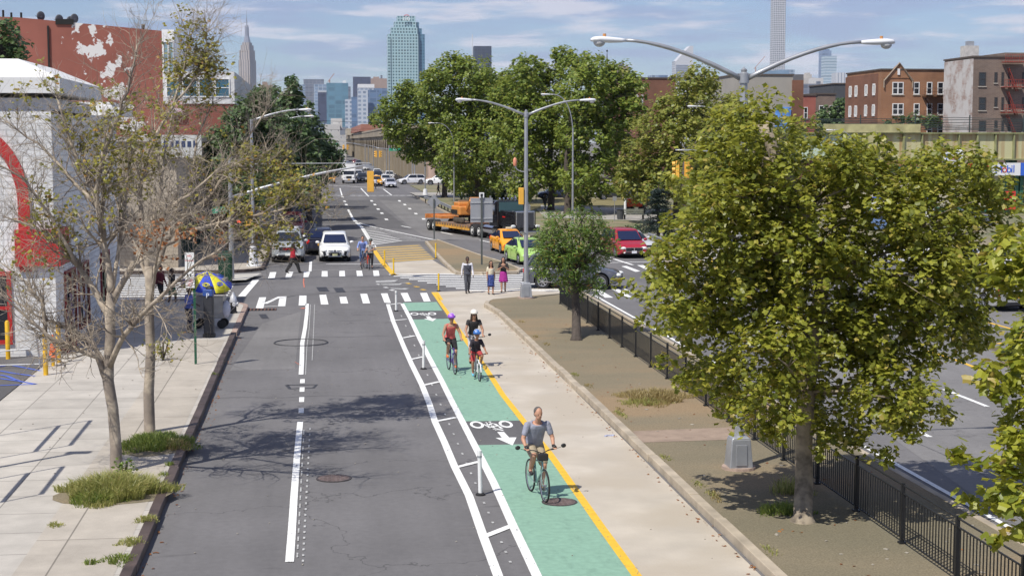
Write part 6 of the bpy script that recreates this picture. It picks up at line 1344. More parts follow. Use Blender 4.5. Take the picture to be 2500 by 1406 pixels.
g=MB(); a=PY(1936,196,249.5); b_=PY(1962,196,249.5); g.box(((a.x+b_.x)/2,255,a.z/2),(b_.x-a.x,11,a.z)); g.build('brick_corner',BR1b,t)
g=MB(); a=PY(1890,195,249); b_=PY(1940,180,249); g.box(((a.x+b_.x)/2,255,(a.z+b_.z)/2+.6),(b_.x-a.x,6,b_.z-a.z)); g.build('roof_plant',M('plant_blue',(.25,.36,.48),.5,.2,.1,.5),t)
g=MB(); a=PY(1893,330,249.7); b_=PY(1932,262,249.7); g.box(((a.x+b_.x)/2,249.9,(a.z+b_.z)/2),(b_.x-a.x,.2,b_.z-a.z)); g.build('mural',M('mural_blue',(.10,.25,.6),.7,0,.6,.6),t)
simple('flat red brick block showing over the park trees',1545,1650,192,300,30,BR1b,wins=[(1552,1558,232,262),(1565,1570,232,262)])
simple('low salmon-painted row building left of the orange brick house',1955,1992,234,262,15,M('salmon',(.33,.11,.085),.8,0,.1,.5),wins=[(1962,1972,262,290)])
simple('low grey-brown brick row building beside the salmon one',1992,2040,231,262,15,BR2,wins=[(1999,2012,258,292),(2024,2034,258,290)])
simple('dark grey hipped building over the low row',2036,2072,206,290,15,M('slate_wall',(.07,.075,.085),.8,0,.1,.5))
# railway girder bridge
t=thing('railway_viaduct','long pale yellow steel railway girder with ribs and rusty streaks','viaduct',(0,0,0)); YV=160
GRD,N,L,b=nodes('girder_paint')
def girder():
    b.inputs['Roughness'].default_value=.6; tc=N.new('ShaderNodeTexCoord'); mp=N.new('ShaderNodeMapping'); mp.inputs['Scale'].default_value=(1.6,1,.16); L.new(tc.outputs['Object'],mp.inputs[0])
    n=N.new('ShaderNodeTexNoise'); n.inputs['Scale'].default_value=1; n.inputs['Detail'].default_value=8; L.new(mp.outputs[0],n.inputs[0]); r=N.new('ShaderNodeValToRGB'); L.new(n.outputs[0],r.inputs[0]); e=r.color_ramp.elements; e[0].position=.45; e[0].color=(.52,.50,.29,1); e[1].position=.72; e[1].color=(.36,.22,.10,1); L.new(r.outputs[0],b.inputs['Base Color'])
girder(); GP=M('girder_green',(.50,.60,.50),.6,0,.08,.5)
xa,xb=PY(1700,330,YV).x,100; xm=PY(2128,330,YV).x
g=MB(); g.box(((xm+xb)/2,YV+.3,6.65),(xb-xm,.3,2.7)); g.build('girder',GRD,t); g=MB(); g.box(((xa+xm)/2,YV+.3,6.65),(xm-xa,.3,2.7)); g.build('girder',GP,t)
g=MB()
for z in(8.05,5.25): g.box(((xa+xb)/2,YV+.1,z),(xb-xa,.7,.14))
i=0; x=xa
while x<xb: g.box((x,YV+.0,6.65),(.14,.34,2.66)); x+=2.05
g.build('flange_and_ribs',M('girder_rib',(.26,.27,.13),.6,0,.3,1),t)
g=MB(); g.box((xm,YV-.1,6.6),(.9,.6,2.9)); g.box((xm-.9,YV-.1,7.2),(.35,.5,1.6)); g.box((xm,YV-.1,8.55),(10.5,.5,.9)); g.build('pier_head',M('girder_olive',(.42,.39,.2),.7,0,.25,1),t)
for xx in (xm,xm+16,xm+32): g=MB(); g.box((xx,YV+.8,2.6),(.9,.9,5.1)); g.build('column',M('column_green',(.03,.09,.06),.6),t)
g=MB()
for k_ in range(7):
    for j in range(1): g.tube([(xa+(xb-xa)*q_/8,YV+2+k_*.5,8.35+k_*.22+.12*math.sin(q_*2.1+k_)) for q_ in range(9)],.045,4)
x=xa
while x<xb: g.tube([(x,YV+1.5,8.1),(x,YV+1.5,10.0)],.07,4); x+=6.1
g.build('railing',M('rail_dark',(.035,.05,.05),.7),t)
# retaining wall and gas station below
t=thing('gas_station','gas station shop with green posts, white fascia and red and yellow posters','gas station',(0,0,0)); YG=146
g=MB(); g.box((72,YG+3.5,2.2),(40,6.5,4.3)); g.build('wall',M('shop_cream',(.52,.47,.36),.8,0,.06,1),t); g=MB(); g.box((72,YG+.1,.55),(40.1,.4,.5)); g.box((72,YG+.1,4.45),(40.1,.6,.5)); g.build('green_band',M('band_green',(.03,.12,.07),.5),t)
for u in(2456,2482,2494,2508): a=PY(u,450,YG-.2); g=MB(); g.box((a.x,YG-.1,2.3),(.35,.3,4.4)); g.build('green_post',MT['band_green'],t)
a=PY(2425,429,YG-1); b_=PY(2492,398,YG-1); g=MB(); g.box(((a.x+b_.x)/2,YG-.8,(a.z+b_.z)/2),(b_.x-a.x,.4,b_.z-a.z)); fs_=g.build('fascia_sign',M('fascia_white',(.72,.73,.75),.5,0,0),t); MBL=M('sign_blue',(.04,.13,.60),.5,0,0)
cx,cz=(a.x+b_.x)/2,(a.z+b_.z)/2
for s_,xx,mm in (('M',-.83,MBL),('o',-.26,RD),('b',.20,MBL),('i',.49,MBL),('l',.69,MBL)): text('lettering',s_,1.05,mm,fs_,(cx+xx,YG-1.02,cz),(PI/2,0,0),.01)
c_=PY(2492,429,YG-1); g=MB(); g.box((c_.x+2.5,YG-.8,cz),(5,.42,b_.z-a.z)); g.build('blue_fascia',MBL,t)
for (u0,u1,v0,v1,m_,s_,sz,lm) in [(2413,2443,488,512,M('poster_yellow',(.8,.68,.02),.5,0,0),'20%',.55,MBL),(2452,2480,467,488,RD,'',.3,SGW),(2452,2480,490,513,RD,'COLD',.42,SGW),(2462,2478,522,528,SGW,'',.18,BLK)]:
    a=PY(u0,v1,YG-.3); b_=PY(u1,v0,YG-.3); g=MB(); g.box(((a.x+b_.x)/2,YG-.25,(a.z+b_.z)/2),(b_.x-a.x,.1,b_.z-a.z)); o=g.build('poster',m_,t); s_ and text('lettering',s_,sz,lm,o,((a.x+b_.x)/2,YG-.31,(a.z+b_.z)/2),(PI/2,0,0),.004)
a=PY(2362,412,YG-3); b_=PY(2415,402,YG-3); g=MB(); g.box(((a.x+b_.x)/2,YG-3,(a.z+b_.z)/2),(b_.x-a.x,.2,.6)); g.build('red_banner',RD,t)
a=PY(2328,382,130); t=thing('pole_sign','white topped gas station pole sign with blue lettering above the plane tree','sign',(a.x,130,.13)); g=MB(); g.box((0,0,a.z-.1),(1.7,.3,1.1)); o=g.build('panel',MT['fascia_white'],t,bevel=.1); 
for s_,xx,mm in (('M',-.5,MBL),('o',-.14,RD),('b',.16,MBL),('i',.34,MBL),('l',.46,MBL)): text('lettering',s_,.68,mm,o,(xx,-.17,a.z-.2),(PI/2,0,0),.01)
g=MB(); g.tube([(0,0,0),(0,0,a.z-.6)],.1,8); g.build('post',SGW,t)
for i,(x,y,l) in enumerate([(50,136,'white fuel pump glimpsed through the leaves'),(56,138,'white fuel pump nearer the station shop')]):
    t=thing('fuel_pump',l,'fuel pump',(x,y,.13)); g=MB(); g.box((0,0,.9),(.7,.5,1.7)); g.build('cabinet',SGW,t,bevel=.05); g=MB(); g.box((0,-.27,1.3),(.45,.03,.4)); g.build('display',BLK,t); g=MB(); g.box((0,0,1.9),(.8,.6,.25)); g.build('topper',MBL,t)
# stone viaduct running away on the right of the far road
t=thing('stone_viaduct','long tan stone railway viaduct with arches beyond the far junction','viaduct',(0,0,0)); ST=M('viaduct_stone',(.33,.275,.20),.9,0,.18,.25,big=(.05,(.28,.235,.175)))
g=MB(); g2=MB(); k=0; y=266
ys_=[]
while y<1250:
    ap_=10 if y<420 else 14; w=2.6; ys_.append(y)
    g.box((19.5,y+w/2,4.2),(7.5,w,8.4)); 
    # arch head between piers
    n=6; r=ap_/2
    for i in range(n):
        a0_,a1_=PI*i/n,PI*(i+1)/n; p0=(y+w+r-r*math.cos(a0_),5.2+math.sin(a0_)*2.6); p1=(y+w+r-r*math.cos(a1_),5.2+math.sin(a1_)*2.6)
        g.add([(15.8,p0[0],p0[1]),(15.8,p1[0],p1[1]),(15.8,p1[0],8.4),(15.8,p0[0],8.4),(23.2,p0[0],p0[1]),(23.2,p1[0],p1[1]),(23.2,p1[0],8.4),(23.2,p0[0],8.4)],[(0,1,2,3),(7,6,5,4),(0,4,5,1)])
    g2.box((23,y+w+r,3.6),(.3,ap_,7.2))  # dark panel stands in for the shade inside the arch
    y+=ap_+w
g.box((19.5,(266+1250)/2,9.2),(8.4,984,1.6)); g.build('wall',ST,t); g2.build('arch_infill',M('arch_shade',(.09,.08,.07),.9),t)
g=MB(); g.box((15.3,(266+1250)/2,10.2),(.3,984,.5)); g.build('parapet',M('parapet_stone',(.36,.30,.23),.9,0,.1,.3),t)
g=MB(); g.box((19.5,640,11.2),(9.6,170,1.0)); g.box((19.5,640,12.4),(9,170,1.6)); g.build('station_canopy',M('station_rust',(.34,.15,.11),.8,0,.15,.3),t)
g=MB(); g.box((19.5,800,11.8),(11,60,3.2)); g.build('station_house',M('station_tan',(.42,.37,.29),.8,0,.1,.3),t)
t=thing('viaduct_end_wall','tan stone abutment pier with a rounded base at the near end of the viaduct','viaduct',(0,0,0)); g=MB(); q_=PY(1070,400,266); g.box((q_.x+2.4,268,4.4),(3.2,3.2,8.8)); g.build('pier',ST,t,bevel=.3); g=MB(); g.lathe([(1.6,0),(1.6,.7),(1.1,1.0),(1.1,3.2),(1.3,3.4),(.9,3.8)],(q_.x-.9,265.2,0),16); g.build('drum_base',M('pier_pink',(.42,.31,.25),.9,0,.1,.5),t,smooth=True)
t=thing('picket_railing','low dark railing between the far queue and the viaduct','fence',(0,0,0)); g=MB(); g.box((14.6,300,.75),(.06,70,.06)); g.box((14.6,300,.5),(.12,70,.7)); g.build('rail',M('rail_brown2',(.06,.05,.045),.7),t); 
for i in range(12): g=MB(); g.box((14.6,266+i*6.1,.5),(.14,.14,1.0)); g.build('post',UND,t)
# white and grey buildings down the far road
WB=towermat('white_block_far',(.50,.49,.47),(.28,.29,.30),3.2,3.4,.9)
t=simple('white stepped apartment building beyond the dark street trees',792,830,304,700,40,WB,cop=False); a=PY(800,300,700); g=MB(); g.box((a.x+4,712,a.z-.5),(5,12,5)); g.build('penthouse',WB,t); 
simple('low white building in front of the stepped apartments',786,845,330,560,40,WB,cop=False)
simple('grey slab behind the white apartments at the end of the avenue',822,850,311,900,40,M('slab_grey',(.2,.22,.26),.7,0,.1,.05),cop=False)
for i,(y,h,m_,l) in enumerate([(170,8,BR2,'low brown shop row beyond the street trees'),(215,7,BG,'low beige shop row farther along the left side'),(290,9,BR1b,'rust brick row farther along the left side'),(380,8,WB,'pale row before the far avenue bend'),(480,9,BR2,'brown row near the end of the avenue')]):
    t=thing('shop_row',l,'building',(0,0,0)); g=MB(); g.box((-17,y+20,h/2),(20,40 if i<2 else 80,h)); g.build('wall',m_,t); g=MB(); g.box((-6.9,y+20,2.9),(.5,38,.8)); g.build('fascia',M('fascia_%d'%i,[(.3,.05,.04),(.05,.15,.1),(.5,.45,.2),(.1,.12,.3),(.3,.3,.3)][i],.7),t)
# ---------------- trees and plants
BARK=M('bark_plane',(.20,.165,.125),.9,0,.45,7,bump=.6,bscale=60,big=(2.5,(.36,.30,.22))); BARKD=M('bark_dark',(.075,.06,.05),.9,0,.3,8,bump=.6,bscale=60); BARKB=M('bark_bare',(.42,.355,.275),.9,0,.35,6,bump=.6,bscale=60,big=(1.8,(.24,.20,.165)))
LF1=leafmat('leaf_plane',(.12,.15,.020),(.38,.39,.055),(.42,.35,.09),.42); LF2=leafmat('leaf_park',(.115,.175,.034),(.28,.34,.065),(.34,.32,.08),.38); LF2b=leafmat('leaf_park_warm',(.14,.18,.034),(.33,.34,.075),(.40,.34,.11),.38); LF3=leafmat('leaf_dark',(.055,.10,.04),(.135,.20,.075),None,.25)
LF4=leafmat('leaf_narrow',(.07,.14,.025),(.21,.30,.055),(.33,.17,.05),.33); LF5=leafmat('leaf_autumn',(.15,.16,.03),(.36,.33,.06),(.42,.24,.06),.4); LF6=leafmat('leaf_brown',(.22,.08,.025),(.36,.16,.05),None,.25); SPR=leafmat('needle_blue',(.012,.026,.022),(.045,.07,.058),None,.1)
GRS=leafmat('grass_blade',(.19,.22,.055),(.42,.41,.14),(.52,.45,.2),.35); GRS2=leafmat('grass_green',(.11,.17,.035),(.26,.31,.07),None,.35); GRSD=leafmat('grass_dry',(.25,.20,.07),(.42,.34,.16),None,.3)
_lobe=[]
for i in range(10):
    a=2*PI*i/10; rr_=(.50 if i not in(5,) else .25) if i%2 else .34; _lobe.append((math.cos(a)*rr_,math.sin(a)*rr_))
SH={'maple':_lobe,'oval':[(0,-.5),(.3,-.1),(.22,.25),(0,.5),(-.28,.2),(-.22,-.2)],'quad':[(-.4,-.3),(.35,-.4),(.42,.35),(-.3,.42)],'narrow':[(0,-.5),(.13,0),(0,.5),(-.13,0)]}
def leaf(mb,p,nrm,size,shape,rn,spin=None):
    n=nrm.normalized(); a=n.orthogonal().normalized(); b_=n.cross(a); s=rn.uniform(0,6.28) if spin is None else spin; c_,s_=math.cos(s)*size,math.sin(s)*size; o=len(mb.v); bend=size*.18
    for x,y in SH[shape]:
        q_=p+a*(x*c_-y*s_)+b_*(x*s_+y*c_)-n*(abs(x)*bend*2); mb.v.append((q_.x,q_.y,q_.z))
    k=len(SH[shape]); mb.f.append(tuple(range(o,o+k))); mb.mi.append(0)
def rvec(rn):
    while 1:
        v=Vector((rn.uniform(-1,1),rn.uniform(-1,1),rn.uniform(-1,1)))
        if .05<v.length<1: return v
def crown_mesh(blobs,n_per_m2,size,shape,rn,clump=.28,per=14,up=.9,droop=0,gap=.30):
    """blobs: (centre, radii). leaves gathered in clumps spread over and through each blob"""
    mb=MB()
    for c,r in blobs:
        rr=(r[0]+r[1]+r[2])/3; n=max(3,int(n_per_m2*rr*rr*4*PI/per))
        for i in range(n):
            d=rvec(rn).normalized(); rad=rn.uniform(.45,1.12)**.6 
            if d.z<-.3 and rn.random()<.35: continue
            if noise.noise(Vector((c.x,c.y,c.z))*2+d*1.7)<-.5+gap and rn.random()<.8: continue
            p=c+Vector((d.x*r[0],d.y*r[1],d.z*r[2]))*rad
            cl=clump*rn.uniform(.5,1.25)
            for k in range(int(per*rn.uniform(.5,1.5))):
                o=rvec(rn)*cl; o.z-=droop*rn.random()*cl*2
                nn=(d*.5+Vector((0,0,up))+rvec(rn)*.9)
                leaf(mb,p+o,nn,size*rn.uniform(.6,1.2),shape,rn)
    return mb
def branch(mb,a,b_,r0,r1,rn,sag=.12,n=5,k=5):
    a=Vector(a); b_=Vector(b_); d=(b_-a); off=rvec(rn)*d.length*sag; off.z=abs(off.z)*.6; pts=[];rs=[]
    for i in range(n+1):
        t=i/n; pts.append(a+d*t+off*math.sin(PI*t)+rvec(rn)*d.length*.018); rs.append(r0+(r1-r0)*t)
    mb.tube(pts,rs,k); return pts
def tree(label,base,trunk_pts,blobs,tr,leafm,bark,dens,size,shape,seed,name='tree',clump=.28,per=14,group=None,droop=0,gap=.3,fork=None,cat='tree',twigs=0):
    """trunk_pts world points (first on ground)"""
    rn=random.Random(seed); t=thing(name,label,cat,(base[0],base[1],base[2]),0,group); B=Vector(base)
    g=MB(); P=[Vector(p)-B for p in trunk_pts]; k=len(P); rs=[tr*(1.35 if i==0 else 1-.45*i/k) for i in range(k)]
    P2=[P[0]-Vector((0,0,.3)),P[0]]+[P[0].lerp(P[1],.12)]+P[1:]; rs=[rs[0]*1.05,rs[0],tr*1.02]+rs[1:]
    g.tube(P2,rs,10); top=P[-1]
    bl=[(Vector(c)-B,r if isinstance(r,tuple) else (r,r,r)) for c,r in blobs]
    for c,r in bl:
        if rn.random()<.8 and (r[0]>.42 or name!='plane_tree'):
            # limb from the nearest point on the trunk below the blob
            cand=[p for p in P[1:] if p.z<c.z+.1] or [P[1]]; s=min(cand,key=lambda p:(p-c).length+rn.random()*.3)
            pts=branch(g,s,c,tr*.2,tr*.07,rn,.12,5,5)
            for j in range(2+twigs): e=c+Vector([rvec(rn)[i]*r[i]*.9 for i in range(3)]); branch(g,pts[rn.randrange(3,6)],e,tr*.07,tr*.02,rn,.15,3,4)
    g.build('trunk',bark,t,smooth='all'); crown_mesh(bl,dens,size,shape,rn,clump,per,droop=droop,gap=gap).build('crown',leafm,t); return t
def pblobs(l,Y,rn,spread=0.,copies=1,flat=1.):
    out=[]
    for u,v,r in l:
        for c in range(copies):
            dy=rn.uniform(-spread,spread) if copies>1 else rn.uniform(-.3,.3)*spread
            p=PY(u,v,Y); rw=r*Y/3800*1.0; sc=1-abs(dy)/max(spread*2.2,.01)*.4 if spread else 1
            out.append(((p.x,Y+dy,p.z),(rw*sc,rw*sc*1.05,rw*sc*flat)))
    return out
# big plane tree on the median
rn=random.Random(21); Y=28.1
bl=[(1858,262,45),(1845,300,50),(1780,345,60),(1900,335,55),(1730,400,50),(1840,400,90),(1950,400,75),(1690,455,50),(1780,480,95),(1900,500,110),(2030,450,75),(2110,430,50),(2190,430,55),(2260,430,60),(2325,430,55),(2400,470,55),(2120,520,100),(2250,530,100),(2360,560,95),(2440,590,60),(2450,680,45),(2420,520,45),(2010,400,60),(2080,400,60),(2150,395,50),(2320,400,50),(2400,450,50),(1990,480,70),(1700,560,80),(1800,600,120),(1960,600,140),(1640,650,55),(1580,690,32),(1700,700,95),(1850,730,140),(2050,700,150),(2200,660,120),(2330,660,95),(2430,660,40),(1640,760,50),(1720,810,80),(1850,850,120),(2000,840,140),(2150,800,130),(2290,780,100),(2390,800,55),(2400,860,35),(1690,890,45),(1770,930,60),(1850,950,80),(1980,960,110),(2110,940,100),(2210,930,70),(2260,1000,40),(1790,1010,35),(1860,1025,40),(2080,1040,50),(2170,1020,45),(2010,1050,45),(2110,1095,22)]
bl=[(u,v,r*1.02) for u,v,r in bl]+[(u+rn.uniform(-r,r)*1.15,v+rn.uniform(-r,r)*1.15,r*.30) for u,v,r in bl for _ in(0,1,2)]; blobs=pblobs(bl,Y,rn,1.6,2,.95)
tp=[G(1960,1272,.15),PY(1963,1180,Y),PY(1962,1080,Y),PY(1970,960,Y),PY(1990,820,Y),PY(2010,680,Y),PY(1960,520,Y),PY(1900,400,Y),PY(1862,300,Y)]
tree('large yellow-green plane tree on the median in front of the nearest street lamp',tp[0],tp,blobs,.185,LF1,BARK,185,.13,'maple',22,'plane_tree',.22,12,gap=.48,twigs=0)
# plane tree whose boughs enter at the right edge
rn=random.Random(5); Y=19.5
bl=[(2480,640,35),(2500,700,50),(2490,590,25),(2500,880,60),(2460,940,45),(2500,990,60),(2470,1060,40),(2500,1130,60),(2440,1190,50),(2390,1230,35),(2400,1280,30),(2460,1270,45),(2345,1115,16),(2375,1105,16),(2420,1110,18),(2510,1230,60),(2560,640,120),(2620,850,150),(2600,1050,130),(2700,700,180),(2750,950,180),(2650,500,120),(2580,1250,90),(2440,910,25)]
tree('plane tree with big bright leaves reaching in at the right edge',G(2860,1640,.15),[G(2860,1640,.15),PY(2850,1300,Y),PY(2800,1050,Y),PY(2720,850,Y),PY(2680,600,Y)],pblobs(bl,Y,rn,.7,2),.17,leafmat('leaf_plane_bright',(.15,.19,.022),(.42,.43,.05),(.42,.33,.08),.42),BARK,120,.165,'maple',6,'plane_tree',.2,9,gap=.3)
# small round tree on the median
rn=random.Random(8); Y=55.5
bl=[(1335,560,30),(1325,600,35),(1345,640,35),(1320,650,22),(1375,540,35),(1400,580,50),(1400,640,55),(1440,540,35),(1465,575,40),(1475,605,30),(1445,635,35),(1495,590,18),(1380,680,30),(1415,700,30),(1450,690,28),(1355,600,50),(1420,520,22),(1350,530,20)]
tree('small round tree with narrow leaves halfway along the median fence',G(1407,830,.15),[G(1407,830,.15),PY(1407,760,Y),PY(1403,700,Y),PY(1403,660,Y)],pblobs(bl,Y,rn,.9,3),.17,LF4,BARKD,120,.18,'narrow',9,'street_tree',.2,14,droop=.5,gap=.36)
# park trees
G1='park trees beyond the right carriageway'
def ptree(label,Y,ub,bl,seed,lm=LF2,tr=.35,dens=26,size=.34,sp=4.0,cp=2,shape='quad',group=G1,bark=BARKD,vtop=None,name='park_tree',clump=.5,gap=.3,per=12):
    rn=random.Random(seed); b_=PY(ub,345+H*3800/Y,Y); b_.z=.15; cx=PY(ub,300,Y).x; zs=sorted(c[1] for c in bl); zt=PY(ub,(zs[0]+zs[-1])/2,Y).z
    tp=[(b_.x,Y,.15),(b_.x+.1,Y,zt*.3),(b_.x-.1,Y,zt*.6),(b_.x+.1,Y,zt)]
    return tree(label,tp[0],tp,pblobs(bl,Y,rn,sp,cp),tr,lm,bark,dens,size,shape,seed+1,name,clump,per,group,gap=gap)
ptree('leftmost broad park tree, right of the far queue',195,1085,[(950,265,35),(925,290,22),(985,225,30),(1010,245,45),(970,300,45),(1040,290,60),(1000,350,40),(1050,350,50),(960,330,30),(1085,320,55),(1010,380,25),(1090,390,45)],31,dens=22)
ptree('tallest park tree with a knobbly top behind the trailer',175,1165,[(1100,165,35),(1065,190,35),(1130,160,35),(1160,190,55),(1080,230,60),(1190,215,50),(1180,260,70),(1110,290,75),(1200,320,75),(1130,370,70),(1200,400,60),(1240,280,60),(1235,210,35),(1120,430,45),(1190,450,40)],33,dens=22)
ptree('wide park tree centred behind the farther twin lamp',158,1345,[(1290,165,35),(1330,180,40),(1270,195,50),(1240,240,45),(1330,235,65),(1290,290,80),(1380,140,30),(1400,165,45),(1250,350,70),(1340,370,80),(1290,430,55),(1370,430,50),(1380,300,70),(1260,470,30)],35,LF2,dens=24)
ptree('park tree with an open right side next to the red brick block',150,1385,[(1430,165,40),(1470,175,45),(1510,195,45),(1545,215,35),(1420,230,70),(1490,260,75),(1535,280,45),(1440,340,85),(1520,360,55),(1470,430,60),(1400,440,50),(1560,420,35),(1430,490,30)],37,LF2,dens=24)
ptree('yellow-green park tree right of the brick block',132,1650,[(1700,190,35),(1665,215,40),(1730,210,35),(1620,265,40),(1680,270,65),(1590,320,50),(1650,350,80),(1560,390,55),(1730,320,60),(1620,430,65),(1545,450,45),(1690,430,60),(1760,260,40),(1570,470,30)],39,LF2b,dens=28,size=.30)
ptree('park tree with a thick pale trunk behind the minivan and plane tree',104,1672,[(1760,300,50),(1800,270,50),(1830,340,60),(1740,380,60),(1700,450,50),(1780,440,60),(1850,430,60),(1660,470,35),(1700,510,30),(1900,380,60),(1940,330,50)],41,LF2b,tr=.42,dens=34,size=.26,sp=3,clump=.4)
ptree('low dark park tree behind the guard rail',185,1170,[(1130,450,32),(1160,470,30),(1200,465,35),(1240,475,30),(1280,460,30),(1100,420,30),(1150,420,30)],43,LF3,tr=.2,dens=22)
ptree('small dark park tree right of the parked cars',150,1570,[(1540,430,35),(1580,440,40),(1620,450,35),(1560,465,25)],45,LF3,tr=.2,dens=24)
# dark street trees at left
G2='dark trees along the left kerb beyond the side street'
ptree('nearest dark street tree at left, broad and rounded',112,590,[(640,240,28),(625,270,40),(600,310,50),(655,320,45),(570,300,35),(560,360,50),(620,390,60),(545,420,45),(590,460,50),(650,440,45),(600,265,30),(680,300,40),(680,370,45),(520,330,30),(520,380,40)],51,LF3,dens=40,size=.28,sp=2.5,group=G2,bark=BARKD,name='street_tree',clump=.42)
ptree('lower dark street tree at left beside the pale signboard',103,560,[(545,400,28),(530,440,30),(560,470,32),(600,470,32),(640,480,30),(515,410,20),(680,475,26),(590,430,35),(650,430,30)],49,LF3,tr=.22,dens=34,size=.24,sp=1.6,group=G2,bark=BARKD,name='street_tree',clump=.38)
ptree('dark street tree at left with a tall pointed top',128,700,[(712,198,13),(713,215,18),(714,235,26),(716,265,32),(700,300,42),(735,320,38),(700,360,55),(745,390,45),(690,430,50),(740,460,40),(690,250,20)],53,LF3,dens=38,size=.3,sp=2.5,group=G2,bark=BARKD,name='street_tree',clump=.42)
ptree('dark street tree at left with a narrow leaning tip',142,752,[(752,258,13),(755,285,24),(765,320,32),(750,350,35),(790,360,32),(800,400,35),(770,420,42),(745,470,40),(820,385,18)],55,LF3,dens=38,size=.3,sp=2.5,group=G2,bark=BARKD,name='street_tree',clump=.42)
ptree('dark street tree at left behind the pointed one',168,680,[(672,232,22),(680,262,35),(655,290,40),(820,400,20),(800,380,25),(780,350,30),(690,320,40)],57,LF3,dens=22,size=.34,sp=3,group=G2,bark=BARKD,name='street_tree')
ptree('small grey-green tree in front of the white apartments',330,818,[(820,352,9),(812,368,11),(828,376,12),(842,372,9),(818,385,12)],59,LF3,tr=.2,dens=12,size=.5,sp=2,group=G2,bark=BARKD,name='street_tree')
ptree('dark tree in the top left corner beside the red building',84,20,[(10,90,40),(40,110,28),(20,60,14),(5,130,40),(45,150,22),(60,140,10),(15,160,30)],61,LF3,dens=34,size=.24,sp=1.5,group=None,bark=BARKD,name='street_tree',clump=.35)
ptree('dark tree left of the orange brick house behind the railway',245,2035,[(2045,262,22),(2020,280,25),(2055,285,25),(2000,300,22),(2035,305,25),(2060,250,12)],63,LF3,dens=12,size=.5,sp=2.5,group=None)
ptree('leafy bush at the foot of the orange brick house',212,2210,[(2190,300,18),(2230,296,22),(2270,298,18),(2160,303,12),(2290,302,12)],65,LF3,tr=.15,dens=12,size=.45,sp=1.2,group=None,name='bush')
# spruce
def spruce(label,u,v,top,hw,seed):
    rn=random.Random(seed); p=G(u,v,.15); Y=p.y; t=thing('spruce_tree',label,'tree',tuple(p)); ht=PY(u,top,Y).z-.15; w=hw*Y/3800; g=MB(); g.tube([(0,0,0),(0,0,ht)],[.16,.03],8); mb=MB()
    for L_ in range(8):
        z=.9+(ht-1.0)*L_/8; r=w*(1-.80*L_/8)*rn.uniform(.85,1.15)
        for b_ in range(13):
            a=rn.uniform(0,6.28); e=Vector((math.cos(a)*r,math.sin(a)*r,z-r*.12+rn.uniform(-.1,.1))); g.tube([(0,0,z+.15),e*.55+Vector((0,0,z*.45+.08)),e],[.03,.02,.01],4)
            for k in range(85):
                s=rn.uniform(.15,1.05); q_=Vector((e.x*s,e.y*s,z+.2*math.sin(s*3)-r*.18*s))+Vector((rn.gauss(0,.16),rn.gauss(0,.16),rn.gauss(0,.06)-.06)); leaf(mb,q_,Vector((rn.gauss(0,.5),rn.gauss(0,.5),1)),rn.uniform(.14,.26),'narrow',rn)
    g.build('trunk',BARKD,t); mb.build('crown',SPR,t)
spruce('blue-black spruce with drooping tiers right of the bench',1607,590,452,48,71)
def shrub(label,u,v,w,h,m,seed,size=.2,dens=60,name='bush',depth=.6):
    rn=random.Random(seed); p=G(u,v,.15); s=p.y/3800; t=thing(name,label,'bush',tuple(p)); g=MB()
    for i in range(7): g.tube([(0,0,0),(rn.uniform(-w,w)*s*.6,rn.uniform(-.3,.3),h*s*.8)],[.03,.01],4)
    g.build('stems',BARKD,t); bl=[(Vector((rn.uniform(-w,w)*s*.8,rn.uniform(-1,1)*w*s*depth,h*s*rn.uniform(.3,.7))),(w*s*.4,w*s*.4,h*s*.4)) for i in range(8)]
    crown_mesh(bl,dens,size,'oval',rn,.2,10).build('leaves',m,t)
shrub('low scrubby shrub under the spruce',1620,605,50,30,LF2,73); shrub('green shrub at the foot of the thick park trunk',1655,590,35,28,LF3,74); shrub('low hedge clump behind the red minivan',1560,570,40,20,LF3,75)
